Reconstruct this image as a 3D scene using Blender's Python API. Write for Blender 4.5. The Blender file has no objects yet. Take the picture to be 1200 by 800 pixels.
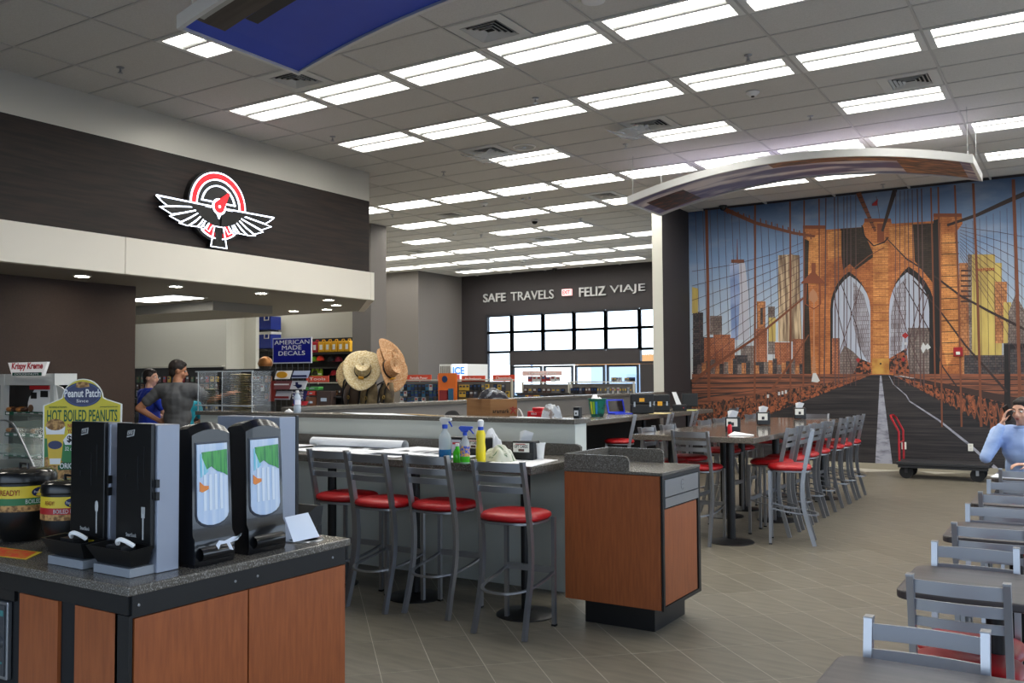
import bpy, bmesh, math, random
from mathutils import Vector, Matrix
random.seed(7)
PI = math.pi
C = bpy.context.scene.collection
S = bpy.context.scene

# ------------------------------------------------------------------ camera
CAM_F, CAM_YAW, CAM_PITCH, CAM_ROLL, CAM_H = 1056.87, 0.5624, 0.0401, -0.0061, 1.6
def cam_axes():
    cy, sy = math.cos(CAM_YAW), math.sin(CAM_YAW); cp, sp = math.cos(CAM_PITCH), math.sin(CAM_PITCH)
    f = Vector((-sy*cp, cy*cp, sp)); r0 = Vector((cy, sy, 0)); u0 = r0.cross(f)
    cr, sr = math.cos(CAM_ROLL), math.sin(CAM_ROLL)
    return r0*cr + u0*sr, -r0*sr + u0*cr, f
AR, AU, AF = cam_axes()
cam_d = bpy.data.cameras.new('camera'); cam = bpy.data.objects.new('camera', cam_d); C.objects.link(cam)
cam_d.sensor_width = 36.0; cam_d.lens = CAM_F/1200*36.0; cam_d.clip_start = 0.05; cam_d.clip_end = 400
mw = Matrix.Identity(4)
for k in range(3):
    mw[k][0] = AR[k]; mw[k][1] = AU[k]; mw[k][2] = -AF[k]
mw[2][3] = CAM_H
cam.matrix_world = mw
S.camera = cam

# ------------------------------------------------------------------ world, daylight, exposure
world = bpy.data.worlds.new('sky'); S.world = world; world.use_nodes = True
wn = world.node_tree; wn.nodes.clear()
w_out = wn.nodes.new('ShaderNodeOutputWorld'); w_bg = wn.nodes.new('ShaderNodeBackground')
w_ramp = wn.nodes.new('ShaderNodeValToRGB'); w_map = wn.nodes.new('ShaderNodeSeparateXYZ'); w_tc = wn.nodes.new('ShaderNodeTexCoord')
wn.links.new(w_tc.outputs['Generated'], w_map.inputs[0]); wn.links.new(w_map.outputs['Z'], w_ramp.inputs['Fac'])
wn.links.new(w_ramp.outputs['Color'], w_bg.inputs['Color']); wn.links.new(w_bg.outputs[0], w_out.inputs[0])
w_ramp.color_ramp.elements[0].position = 0.0; w_ramp.color_ramp.elements[0].color = (0.78, 0.90, 1.0, 1)
w_ramp.color_ramp.elements[1].position = 0.6; w_ramp.color_ramp.elements[1].color = (0.34, 0.56, 1.0, 1)
w_bg.inputs['Strength'].default_value = 3.6
LAMP_POWER = 13.5          # radiance of the fluorescent lenses
S.view_settings.view_transform = 'Standard'; S.view_settings.look = 'None'
S.view_settings.gamma = 1.0; S.view_settings.use_curve_mapping = False
S.view_settings.exposure = 0.0
S.cycles.use_denoising = True
S.cycles.max_bounces = 8; S.cycles.diffuse_bounces = 4; S.cycles.glossy_bounces = 3
S.cycles.transmission_bounces = 6; S.cycles.transparent_max_bounces = 10
S.cycles.caustics_reflective = False; S.cycles.caustics_refractive = False
S.cycles.sample_clamp_indirect = 4.0
def portal(loc, rot, sx, sy):
    d = bpy.data.lights.new('window_portal', 'AREA'); d.shape = 'RECTANGLE'; d.size = sx; d.size_y = sy
    d.cycles.is_portal = True
    o = bpy.data.objects.new('window_portal', d); C.objects.link(o); o.location = loc; o.rotation_euler = rot
portal((2.25, 7.0, 1.75), (0, PI/2, 0), 2.5, 15.2)       # the glazed east side, beside and behind the camera
portal((-1.9, -2.05, 1.55), (PI/2, 0, 0), 8.0, 2.5)             # the glazed south side behind the camera
portal((-12.9, 23.3, 2.2), (-PI/2, 0, 0), 5.4, 2.8)

def on(px, py, axis, val):
    """the point where the sight line through a pixel of the photograph meets the plane axis = val"""
    d = AF + AR*((px-600)/CAM_F) - AU*((py-400)/CAM_F)
    c = Vector((0, 0, CAM_H)); t = (val - c[axis])/d[axis]
    return c + d*t

# ------------------------------------------------------------------ materials
MATS = {}
def srgb(c):
    return tuple(((v/12.92) if v <= 0.04045 else ((v+0.055)/1.055)**2.4) for v in [x/255 for x in c])
def mat(name, col, rough=0.6, metal=0.0, spec=0.5, emit=None, power=0, alpha=1.0, trans=0.0, noise=None, bump=0.0, coat=0.0, ior=1.45):
    """col is sRGB 0-255; noise=(scale xyz, second colour, contrast lo, hi, coordinate, detail)"""
    if name in MATS: return MATS[name]
    m = bpy.data.materials.new(name); m.use_nodes = True; n = m.node_tree; b = n.nodes['Principled BSDF']
    b.inputs['Base Color'].default_value = (*srgb(col), 1); b.inputs['Roughness'].default_value = rough
    b.inputs['Metallic'].default_value = metal; b.inputs['Specular IOR Level'].default_value = spec
    b.inputs['Alpha'].default_value = alpha; b.inputs['Transmission Weight'].default_value = trans
    b.inputs['Coat Weight'].default_value = coat; b.inputs['IOR'].default_value = ior
    if emit:
        b.inputs['Emission Color'].default_value = (*srgb(emit), 1); b.inputs['Emission Strength'].default_value = power
    if noise:
        sc, c2, lo, hi = noise[:4]; coord = noise[4] if len(noise) > 4 else 'Object'; det = noise[5] if len(noise) > 5 else 4
        tc = n.nodes.new('ShaderNodeTexCoord'); mp = n.nodes.new('ShaderNodeMapping'); nz = n.nodes.new('ShaderNodeTexNoise')
        rp = n.nodes.new('ShaderNodeValToRGB')
        if len(noise) > 6: mp.inputs['Rotation'].default_value = (0, 0, noise[6])
        mp.inputs['Scale'].default_value = sc if isinstance(sc, tuple) else (sc, sc, sc)
        nz.inputs['Scale'].default_value = 1.0; nz.inputs['Detail'].default_value = det
        rp.color_ramp.elements[0].position = lo; rp.color_ramp.elements[1].position = hi
        rp.color_ramp.elements[0].color = (*srgb(col), 1); rp.color_ramp.elements[1].color = (*srgb(c2), 1)
        n.links.new(tc.outputs[coord], mp.inputs[0]); n.links.new(mp.outputs[0], nz.inputs['Vector'])
        n.links.new(nz.outputs['Fac'], rp.inputs['Fac']); n.links.new(rp.outputs['Color'], b.inputs['Base Color'])
        if bump:
            bp_ = n.nodes.new('ShaderNodeBump'); bp_.inputs['Strength'].default_value = bump; bp_.inputs['Distance'].default_value = 0.002
            n.links.new(nz.outputs['Fac'], bp_.inputs['Height']); n.links.new(bp_.outputs[0], b.inputs['Normal'])
    MATS[name] = m
    return m
def vary(m, amount):
    """a small per-object brightness change, for tiles and boards"""
    n = m.node_tree; b = n.nodes['Principled BSDF']; inp = b.inputs['Base Color']
    oi = n.nodes.new('ShaderNodeObjectInfo'); hs = n.nodes.new('ShaderNodeHueSaturation'); mr = n.nodes.new('ShaderNodeMapRange')
    mr.inputs['To Min'].default_value = 1-amount; mr.inputs['To Max'].default_value = 1+amount
    if inp.links:
        n.links.new(inp.links[0].from_socket, hs.inputs['Color'])
    else: hs.inputs['Color'].default_value = inp.default_value[:]
    n.links.new(oi.outputs['Random'], mr.inputs['Value']); n.links.new(mr.outputs[0], hs.inputs['Value'])
    n.links.new(hs.outputs[0], inp)
    return m

# ------------------------------------------------------------------ mesh building
WORLD = set()
class MB:
    def __init__(self): self.v = []; self.f = []; self.m = []
    def add(self, vs, fs, mi=0):
        k = len(self.v); self.v += [tuple(p) for p in vs]; self.f += [tuple(i+k for i in f) for f in fs]; self.m += [mi]*len(fs); return self
    def box(self, x0, x1, y0, y1, z0, z1, mi=0):
        return self.add([(x0,y0,z0),(x1,y0,z0),(x1,y1,z0),(x0,y1,z0),(x0,y0,z1),(x1,y0,z1),(x1,y1,z1),(x0,y1,z1)],
            [(0,3,2,1),(4,5,6,7),(0,1,5,4),(1,2,6,5),(2,3,7,6),(3,0,4,7)], mi)
    def hexa(self, p, mi=0):
        return self.add(p, [(0,3,2,1),(4,5,6,7),(0,1,5,4),(1,2,6,5),(2,3,7,6),(3,0,4,7)], mi)
    def prism(self, poly, a, b, axis=2, mi=0):
        """poly: 2-D points; extruded from a to b on axis (0: poly=(y,z); 1: poly=(x,z); 2: poly=(x,y))"""
        def P(p, h): return (h,p[0],p[1]) if axis == 0 else ((p[0],h,p[1]) if axis == 1 else (p[0],p[1],h))
        n = len(poly); vs = [P(p, a) for p in poly] + [P(p, b) for p in poly]
        fs = [tuple(range(n))[::-1], tuple(range(n, 2*n))] + [(i, (i+1) % n, n+(i+1) % n, n+i) for i in range(n)]
        return self.add(vs, fs, mi)
    def tube(self, pts, r, seg=8, mi=0, caps=True, square=False, up=None, closed=False):
        pts = [Vector(p) for p in pts]; n = len(pts); rr = r if isinstance(r, list) or (isinstance(r, tuple) and not square) else [r]*n
        vs = []; fs = []; prev = None
        for i, p in enumerate(pts):
            if closed: t = (pts[(i+1) % n]-pts[i-1]).normalized()
            else: t = ((pts[min(i+1, n-1)]-p).normalized() + (p-pts[max(i-1, 0)]).normalized())
            t = t.normalized() if t.length > 1e-9 else Vector((0,0,1))
            ref = Vector(up) if up is not None else (prev if prev is not None else (Vector((1,0,0)) if abs(t.x) < 0.9 else Vector((0,1,0))))
            a = (ref - t*ref.dot(t))
            a = a.normalized() if a.length > 1e-6 else t.orthogonal().normalized()
            prev = a; b = t.cross(a)
            if square:
                w, h = rr[i] if isinstance(rr[i], tuple) else (rr[i], rr[i])
                vs += [p+a*w+b*h, p-a*w+b*h, p-a*w-b*h, p+a*w-b*h]; sg = 4
            else:
                sg = seg
                vs += [p + (a*math.cos(2*PI*k/seg)+b*math.sin(2*PI*k/seg))*rr[i] for k in range(seg)]
        m = n if closed else n-1
        for i in range(m):
            j = (i+1) % n
            for k in range(sg):
                fs.append((i*sg+k, i*sg+(k+1) % sg, j*sg+(k+1) % sg, j*sg+k))
        if caps and not closed: fs += [tuple(range(sg))[::-1], tuple(range((n-1)*sg, n*sg))]
        return self.add(vs, fs, mi)
    def lathe(self, prof, seg=20, c=(0,0,0), mi=0, sx=1, sy=1, power=2.0, rot=0):
        """prof: (radius, z) pairs; power > 2 squares the plan"""
        vs = []; fs = []; n = len(prof)
        for r, z in prof:
            for k in range(seg):
                t = 2*PI*k/seg; ct, st = math.cos(t), math.sin(t)
                q = (abs(ct)**power+abs(st)**power)**(-1/power)
                x, y = r*q*ct*sx, r*q*st*sy
                vs.append((c[0]+x*math.cos(rot)-y*math.sin(rot), c[1]+x*math.sin(rot)+y*math.cos(rot), c[2]+z))
        for i in range(n-1):
            for k in range(seg): fs.append((i*seg+k, i*seg+(k+1) % seg, (i+1)*seg+(k+1) % seg, (i+1)*seg+k))
        if prof[0][0] > 1e-5: fs.append(tuple(range(seg))[::-1])
        if prof[-1][0] > 1e-5: fs.append(tuple(range((n-1)*seg, n*seg)))
        return self.add(vs, fs, mi)
    def ball(self, c, r, seg=12, rings=8, mi=0, s=(1,1,1), R=None):
        vs = []; fs = []
        for i in range(rings+1):
            a = PI*i/rings
            for k in range(seg):
                t = 2*PI*k/seg; p = Vector((math.sin(a)*math.cos(t)*s[0], math.sin(a)*math.sin(t)*s[1], -math.cos(a)*s[2]))*r
                if R is not None: p = R @ p
                vs.append(p+Vector(c))
        for i in range(rings):
            for k in range(seg): fs.append((i*seg+k, i*seg+(k+1) % seg, (i+1)*seg+(k+1) % seg, (i+1)*seg+k))
        return self.add(vs, fs, mi)
    def grid(self, fn, nu, nv, mi=0):
        vs = [fn(i/nu, j/nv) for j in range(nv+1) for i in range(nu+1)]
        fs = [(j*(nu+1)+i, j*(nu+1)+i+1, (j+1)*(nu+1)+i+1, (j+1)*(nu+1)+i) for j in range(nv) for i in range(nu)]
        return self.add(vs, fs, mi)
    def mesh(self, name, mats, smooth=False):
        me = bpy.data.meshes.new(name); me.from_pydata(self.v, [], self.f)
        for m in (mats if isinstance(mats, (list, tuple)) else [mats]): me.materials.append(m)
        if any(self.m): me.polygons.foreach_set('material_index', self.m)
        bm = bmesh.new(); bm.from_mesh(me); bmesh.ops.remove_doubles(bm, verts=bm.verts, dist=1e-6)
        bmesh.ops.recalc_face_normals(bm, faces=bm.faces); bm.to_mesh(me); bm.free()
        if smooth:
            me.polygons.foreach_set('use_smooth', [True]*len(me.polygons))
            try: me.set_sharp_from_angle(angle=math.radians(smooth if smooth is not True else 40))
            except Exception: pass
        me.update(); return me
    def build(self, name, mats, parent=None, smooth=False, bevel=0, solid=0, sub=0, raw=False):
        if raw:
            me = bpy.data.meshes.new(name); me.from_pydata(self.v, [], self.f)
            for m in (mats if isinstance(mats, (list, tuple)) else [mats]): me.materials.append(m)
            me.polygons.foreach_set('material_index', self.m); me.update()
        else: me = self.mesh(name, mats, smooth)
        return link(name, me, parent, bevel, solid, sub)
def link(name, me, parent=None, bevel=0, solid=0, sub=0):
    o = bpy.data.objects.new(name, me); C.objects.link(o)
    if parent:
        o.parent = parent
        if parent.name in WORLD: o.location = -parent.location      # its mesh is written in room coordinates
    if solid: md = o.modifiers.new('s', 'SOLIDIFY'); md.thickness = solid; md.offset = 0
    if bevel: md = o.modifiers.new('b', 'BEVEL'); md.width = bevel; md.segments = 2; md.limit_method = 'ANGLE'; md.angle_limit = 0.7
    if sub: md = o.modifiers.new('u', 'SUBSURF'); md.levels = sub; md.render_levels = sub
    return o
def tag(o, label, cat, group=None):
    o['label'] = label; o['category'] = cat
    if group: o['group'] = group
    return o
def thing(name, label, cat, loc=(0,0,0), rz=0, group=None, world=False):
    o = bpy.data.objects.new(name, None); C.objects.link(o); o.location = loc
    if world: WORLD.add(o.name)
    o.rotation_euler = (0,0,rz); o.empty_display_size = 0.1
    return tag(o, label, cat, group)
def struct(o): o['kind'] = 'structure'; return o
def dup(root, loc, rz, label, group=None):
    r = root.copy(); C.objects.link(r); r.location = loc; r.rotation_euler = (0,0,rz); r['label'] = label
    if group: r['group'] = group
    for ch in list(root.children):
        c = ch.copy(); C.objects.link(c); c.parent = r
        for g in list(ch.children):
            d = g.copy(); C.objects.link(d); d.parent = c
    return r
def text(name, s, origin, right, up, width, height, m, parent=None, depth=0.001, bold=0.0, font=None, spacing=1.0, align=0):
    """lettering on a plane; origin is its lower left corner"""
    cu = bpy.data.curves.new(name, 'FONT'); cu.body = s; cu.extrude = 0.02; cu.offset = bold; cu.space_character = spacing; cu.resolution_u = 3
    to = bpy.data.objects.new('tmp_text', cu)
    me = bpy.data.meshes.new_from_object(to)
    bpy.data.objects.remove(to); bpy.data.curves.remove(cu)
    xs = [v.co.x for v in me.vertices]; ys = [v.co.y for v in me.vertices]
    x0, x1, y0, y1 = min(xs), max(xs), min(ys), max(ys)
    right = Vector(right).normalized(); up = Vector(up).normalized(); nrm = right.cross(up)
    for v in me.vertices:
        u = (v.co.x-x0)/(x1-x0)*width; w = (v.co.y-y0)/(y1-y0)*height; d = (1 if v.co.z > 0 else -1)*depth
        v.co = Vector(origin) + right*u + up*w + nrm*d
    me.materials.clear(); me.materials.append(m); me.name = name
    return link(name, me, parent)
# ------------------------------------------------------------------ palette
M_CEIL = vary(mat('ceiling_tile_white', (212,210,205), 0.9, noise=(90, (202,200,194), 0.35, 0.65, 'Object', 3)), 0.03)
M_TEE = mat('grid_white', (186,184,180), 0.5)
M_FLOOR = vary(mat('floor_tile_taupe', (118,111,97), 0.42, noise=((3.2,16,3), (96,90,78), 0.3, 0.72, 'Object', 8), bump=0.05), 0.055)
M_GROUT = mat('grout_light', (184,178,165), 0.9)
M_WARMWHITE = mat('paint_warm_white', (205,203,192), 0.7)
M_PANELWHITE = mat('panel_off_white', (214,216,208), 0.55)
M_GREY = mat('paint_grey', (104,99,95), 0.75)
M_DARKWALL = mat('paint_charcoal_brown', (52,48,50), 0.7)
M_BROWNWALL = mat('paint_dark_brown', (64,49,42), 0.7, noise=((2,60,90), (57,44,38), 0.3, 0.7))
M_BAND = mat('band_beige', (232,226,214), 0.45)
M_BANDGREY = mat('band_metal_grey', (196,193,184), 0.4, metal=0.15)
M_WOODBAND = mat('fascia_wood_dark', (46,32,26), 0.65, noise=((1.2,1.6,26), (25,19,17), 0.35, 0.62, 'Object', 9))
M_SOFFIT = mat('soffit_grey', (150,145,136), 0.7)
M_BLACK = mat('black_satin', (18,18,19), 0.4)
M_BLACKM = mat('black_matte', (14,14,15), 0.75)
M_FRAME = mat('window_frame_charcoal', (44,45,50), 0.45, metal=0.3)
M_GRAN = mat('laminate_granite', (84,79,72), 0.25, noise=(190, (150,146,140), 0.5, 0.72, 'Object', 2))
M_GRANEDGE = M_GRAN
M_WOOD = mat('laminate_cherry', (150,82,43), 0.42, noise=((60,60,6), (132,70,36), 0.35, 0.7, 'Object', 6))
M_METAL = mat('stool_silver', (158,160,165), 0.33, metal=0.85)
M_STEEL = mat('steel_brushed', (165,168,172), 0.3, metal=0.9)
M_RED = mat('vinyl_red', (172,20,26), 0.42, coat=0.1)
M_WHITE = mat('plastic_white', (232,232,230), 0.5)
M_PAPER = mat('paper_white', (236,236,236), 0.8)
M_GLASS = mat('clear_glass', (235,243,245), 0.03, trans=1.0, ior=1.05, alpha=0.25)
M_LENS = mat('lamp_lens', (255,255,255), 0.5, emit=(255,253,246), power=LAMP_POWER)
M_HOUSING = mat('lamp_housing_white', (222,222,218), 0.6)
M_DOWN = mat('downlight_lens', (255,255,255), 0.5, emit=(255,246,226), power=60)
CE = 4.762
GX, GY, TU, TV = -4.817, 7.073, 1.2192, 0.6096          # ceiling grid origin and module
YM = 16.45                                               # the mural wall
YF = 23.1                                                # the far entrance wall
XD = -6.33                                               # divider wall, east face

# ------------------------------------------------------------------ floor: slab and 45-degree tiles
slab = struct(MB().box(-30, 2.3, -2.0, 23.3, -0.2, -0.0005).build('floor', M_GROUT))
A45, B45 = Vector((1,1))/math.sqrt(2), Vector((1,-1))/math.sqrt(2)
TA, TB, J = 0.2893, 0.6005, 0.0034        # pitch along A45, pitch along B45
o45 = Vector((-3.42, 4.362))*1.0191
hw, hl = (TA-J)/2, (TB-J)/2
def tile_vs(cx, cy, z0=-0.0004, z1=0.0):
    c = Vector((cx, cy)); e = 0.0015; out = []
    for z, k in ((z0, 0), (z1, 0)):
        for sa, sb in ((-1,-1),(1,-1),(1,1),(-1,1)):
            p = c + A45*sa*hw + B45*sb*hl; out.append((p.x, p.y, z))
    return out
tm = MB().hexa([(p[0], p[1], p[2]) for p in tile_vs(0, 0)]).mesh('tile', M_FLOOR)
cand = []
for a in range(-40, 70):
    for b in range(-40, 40):
        c = o45 + A45*(a+.5)*TA + B45*(b+.5)*TB
        if not (-11.5 < c.x < 2.2 and 0.2 < c.y < YM-0.25): continue
        dv = Vector((c.x, c.y, 0))-Vector((0, 0, CAM_H)); dep = dv.dot(AF)
        if dep < 0.8: continue
        px = 600+CAM_F*dv.dot(AR)/dep; py = 400-CAM_F*dv.dot(AU)/dep
        if px < -160 or px > 1320 or py > 960 or py < 500: continue
        hidden = (px < 395 and py > 640) or (px < 370 and py > 520) or (c.x < -3.4 and c.y > 5.9) 
        cand.append((dep, c.x, c.y, hidden))
cand.sort()
n_single = 0; rest = MB()
for dep, x, y, hid in cand:
    if y < 10.8 and not hid and n_single < 298:
        o = link('tile', tm, slab); o.location = (x, y, 0); n_single += 1
    else: rest.hexa(tile_vs(x, y))
r_ = rest.build('tile_field', M_FLOOR, slab, raw=True); r_['kind'] = 'stuff'
struct(MB().box(XD+.001, 2.2, YM-0.02, YM, 0, 0.10).build('baseboard_back', mat('base_beige', (150,143,126), 0.6)))

# ------------------------------------------------------------------ ceiling: deck, tiles, tees
ceil = struct(MB().box(-30, 2.3, -2.0, 23.3, CE+0.12, CE+0.16).build('ceiling', mat('deck_grey', (90,90,88), 0.9)))
LIGHTS = set()
for j, (a, b) in {0: (-3, 5), 3: (-3, 5), 9: (-6, 5), 12: (-6, 5)}.items():
    for i in range(a, b+1): LIGHTS.add((i, j))
for i in (-2, 0, 2, 4): LIGHTS.add((i, 6))
for i in (-2, -1, 0, 1): LIGHTS.add((i, -3))
LIGHTS |= {(-7, 15), (-5, 15), (-4, 15)}
LIGHTS |= {(i, 18) for i in range(-10, -2)} | {(i, 21) for i in range(-11, -2)} | {(i, 24) for i in range(-9, -4)}
LIGHTS |= {(i, -8) for i in (-3, 0, 3)} | {(i, 9) for i in range(-12, -6)} | {(i, 15) for i in range(-15, -10)} | {(i, 18) for i in range(-15, -10)}  # lights hidden behind the fascia are added to brighten till and store walls
VENTS = {(0, -1): .5, (2, 5): .5, (-2, 5): .5, (0, 5): .3, (-2, 11): .5, (-5, 11): .5, (-5, 17): .5, (-8, 17): .5, (-9, 23): .5, (2, 11): .5, (-2, -1): .3}
def in_room(i, j):
    x = GX+(i+.5)*TU; y = GY+(j+.5)*TV
    if x > 2.4 or y > YF: return False
    if x > XD+0.3 and y > YM-0.05: return False
    if x < -9.2-0.3 and y < 10.5-0.1: return False
    if y > 20.9 and x < -16.5: return False
    return True
panel = MB().box(-TU/2+.013, TU/2-.013, -TV/2+.013, TV/2-.013, 0.006, 0.022).mesh('ceiling_tile', M_CEIL)
tiles = []
for i in range(-18, 6):
    for j in range(-12, 27):
        if (i, j) in LIGHTS or (i, j) in VENTS or not in_room(i, j): continue
        x = GX+(i+.5)*TU; y = GY+(j+.5)*TV
        dv = Vector((x, y, CE-CAM_H)); dep = dv.dot(AF); px = 600+CAM_F*dv.dot(AR)/max(dep, .1); py = 400-CAM_F*dv.dot(AU)/max(dep, .1)
        vis = dep > 1 and -120 < px < 1320 and -90 < py < 420 and not (px < 440 and py > 215)
        tiles.append((0 if vis else 1, dep, x, y))
tiles.sort(); rest = MB()
for k, (v, dep, x, y) in enumerate(tiles):
    if v == 0 and k < 300:
        o = link('ceiling_tile', panel, ceil); o.location = (x, y, CE)
    else: rest.box(x-TU/2+.013, x+TU/2-.013, y-TV/2+.013, y+TV/2-.013, CE+.006, CE+.022)
rest.build('tile_field', M_CEIL, ceil, raw=True)['kind'] = 'stuff'
tee = MB()
for i in range(-18, 7):
    x = GX+i*TU
    y0 = -2 if x > -9.2 else 10.5; y1 = YM if x > XD else (YF if x > -16.5 else 20.9)
    if x < 2.3: tee.box(x-.012, x+.012, y0, y1, CE-.001, CE+.03)
for j in range(-14, 27):
    y = GY+j*TV
    if y < -2: continue
    x0 = -9.2 if y < 10.5 else (-26 if y < 20.9 else -16.5); x1 = 2.3 if y < YM else XD
    tee.box(x0, x1, y-.012, y+.012, CE, CE+.03)
t_ = tee.build('grid_tee', M_TEE, ceil, raw=True); t_['kind'] = 'stuff'

# ceiling lights: each a recessed fixture with two lenses
def light_parts():
    h = MB(); w, d = TU/2-.014, TV/2-.014
    z1 = 0.10
    h.box(-w, w, -d, d, z1, z1+.01)
    for s in (-1, 1):
        h.box(-w, w, s*d-(.033 if s > 0 else 0), s*d+(0 if s > 0 else .033), -0.004, z1)
        h.box(s*w-(.06 if s > 0 else 0), s*w+(0 if s > 0 else .06), -d+.033, d-.033, -0.004, z1)
    lens = []
    for s in (-1, 1):
        m = MB(); y0, y1 = s*.036, s*(d-.034)
        def fn(u, v, y0=y0, y1=y1):
            a = math.sin(PI*v)
            return (-w+.062+u*(2*w-.124), y0+(y1-y0)*v, 0.050-0.028*a)
        m.grid(fn, 1, 8); lens.append(m.mesh('lens', M_LENS, smooth=True))
    r = MB().prism([(-.036, .06), (-.036, .014), (-.02, 0.002), (.02, 0.002), (.036, .014), (.036, .06)], -w+.05, w-.05, axis=0)
    return h.mesh('housing', M_HOUSING), lens, r.mesh('center_rib', M_HOUSING)
H_, L_, R_ = light_parts()
ROWNAME = {-8: 'behind the camera', -3: 'beside the blue hanging panel', 0: 'in the nearest long row', 3: 'in the second long row', 6: 'in the broken third row',
           9: 'in the fourth long row', 12: 'in the row above the arched print', 15: 'in the short row deep in the store', 18: 'in the third row from the far wall',
           21: 'in the second row from the far wall', 24: 'in the row nearest the far wall'}
ORD = ['leftmost', 'second', 'third', 'fourth', 'fifth', 'sixth', 'seventh', 'eighth', 'ninth', 'tenth', 'eleventh', 'twelfth', 'thirteenth'] + [f'{k}th' for k in range(14, 30)]
from collections import defaultdict
rows = defaultdict(list)
for (i, j) in LIGHTS: rows[j].append(i)
for j in rows:
    for n, i in enumerate(sorted(rows[j])):
        x = GX+(i+.5)*TU; y = GY+(j+.5)*TV
        if x > 2: continue
        w = ORD[n] + (' from the left' if n else '')
        t = thing('ceiling_light', f'bright rectangular ceiling light, {w} {ROWNAME[j]}', 'ceiling light', (x, y, CE), 0, 'recessed fluorescent ceiling lights')
        link('housing', H_, t); link('lens', L_[0], t); link('lens', L_[1], t); link('center_rib', R_, t)

# air diffusers
M_VENT = mat('diffuser_white', (205,205,200), 0.5)
def diffuser(i, j, off, lab):
    x = GX+(i+off)*TU + (.31 if off == .5 and False else 0); y = GY+(j+.5)*TV
    t = thing('ceiling_vent', lab, 'vent', (x, y, CE))
    p = MB(); 
    for s in (-1, 1):
        p.box(s*.2 if s > 0 else -.298, .298 if s > 0 else -.2, -.29, .29, -.003, .004)
        p.box(-.2, .2, s*.2 if s > 0 else -.29, .29 if s > 0 else -.2, -.003, .004)
    p.box(-.31, .31, -.3, .3, .03, .04)
    p.build('plate', M_VENT, t)
    MB().box(-.2, .2, -.2, .2, .022, .028).build('throat', M_BLACKM, t)
    for q, a in enumerate((.19, .15, .11, .07)):
        m = MB()
        for k in range(4):
            c, s = math.cos(k*PI/2), math.sin(k*PI/2)
            pts = [(-a, a, -.004-q*.002), (a, a, -.004-q*.002), (a-.022, a-.022, .014), (-a+.022, a-.022, .014)]
            m.add([(px*c-py*s, px*s+py*c, pz) for px, py, pz in pts], [(0, 1, 2, 3)])
        m.build('vane', M_VENT, t, solid=.003)
    # filler beside a 600 mm diffuser in a 1200 mm bay
    rest_l = x-.305-(GX+i*TU); rest_r = GX+(i+1)*TU-(x+.305)
    f = MB()
    if rest_l > .05: f.box(GX+i*TU+.013, x-.305, y-TV/2+.013, y+TV/2-.013, CE+.006, CE+.022)
    if rest_r > .05: f.box(x+.305, GX+(i+1)*TU-.013, y-TV/2+.013, y+TV/2-.013, CE+.006, CE+.022)
    if f.v: f.build('ceiling_tile', M_CEIL, ceil, raw=True)
VL = {(0, -1): 'square air diffuser beside the blue hanging panel, above the nearest light row', (2, 5): 'square air diffuser at the upper right, touching a single light',
      (-2, 5): 'square air diffuser half wrapped in crumpled plastic film beside the round speaker', (0, 5): 'square air diffuser with loose film in the middle of the ceiling',
      (-2, 11): 'warm lit white air diffuser left of the arched print', (-5, 11): 'air diffuser at the left behind the wood fascia corner', (-5, 17): 'air diffuser between the two farthest light rows',
      (-8, 17): 'small looking air diffuser beside the grey column top', (-9, 23): 'air diffuser nearest the far wall', (2, 11): 'air diffuser just above the right end of the arched print',
      (-2, -1): 'air diffuser half hidden behind the tip of the blue panel'}
for (i, j), off in VENTS.items(): diffuser(i, j, {(-2,-1): .25, (0,-1): .27, (2,5): .74, (-2,5): .27, (0,5): .27, (-2,11): .25}.get((i, j), .5), VL[(i, j)])
# crumpled film hanging at two diffusers
M_FILM = mat('plastic_film', (225,232,238), 0.15, alpha=0.45, spec=0.8)
for cx, cy, lab in ((-2+.27, 5.5, 'crumpled clear film dangling from the diffuser by the round speaker'), (0+.12, 5.5, 'crumpled clear film dangling from the diffuser in the middle of the ceiling')):
    x = GX+cx*TU; y = GY+cy*TV; rr = random.Random(int(cx*100))
    hs = {}
    def fn(u, v):
        k = (round(u, 3), round(v, 3))
        if k not in hs: hs[k] = -.02-rr.random()*.05 - .05*math.sin(PI*u)
        return (x-.32+.5*u, y-.27+.5*v, CE+hs[k])
    tag(MB().grid(fn, 7, 7).build('plastic_film', M_FILM), lab, 'plastic film')

# ------------------------------------------------------------------ walls
struct(MB().box(XD, 2.3, YM, YM+.15, 0, CE+.1).build('wall_back', M_DARKWALL))
# divider wall above the service ledge: pale end, dark east face
dw = MB(); dw.box(XD-.19, XD, 15.15, YM+.15, 1.33, CE+.1, 0)
d_ = struct(dw.build('wall_divider', [M_DARKWALL]))
struct(MB().box(XD-.192, XD-.002, 15.13, 15.155, 1.33, CE+.05).build('trim_1', M_WARMWHITE))
# far wall with the entrance glazing
WX = [-15.47, -14.585, -13.49, -12.445, -11.42, -10.375, -9.35, -8.3]
far = MB()
far.box(-30, WX[0]-.05, YF, YF+.15, 0, CE+.1); far.box(WX[0]-.05, -6.0, YF, YF+.15, 3.53, CE+.1); far.box(WX[-1], 2.3, YF, YF+.15, 0, 3.53)
struct(far.build('wall_far', M_DARKWALL))
def window(n, x0, x1, z0, z1, door=False):
    f = MB(); w = .035
    for a, b in ((x0-w, x0+w), (x1-w, x1+w)): f.box(a, b, YF-.03, YF+.1, z0, z1)
    f.box(x0+w, x1-w, YF-.03, YF+.1, z1-w, z1+w); f.box(x0+w, x1-w, YF-.03, YF+.1, z0-w, z0+w)
    o = struct(f.build(f'window_{n}', M_FRAME)); 
    MB().box(x0+w, x1-w, YF+.03, YF+.04, z0+w, z1-w).build('pane', M_GLASS, o)
n = 1
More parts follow.
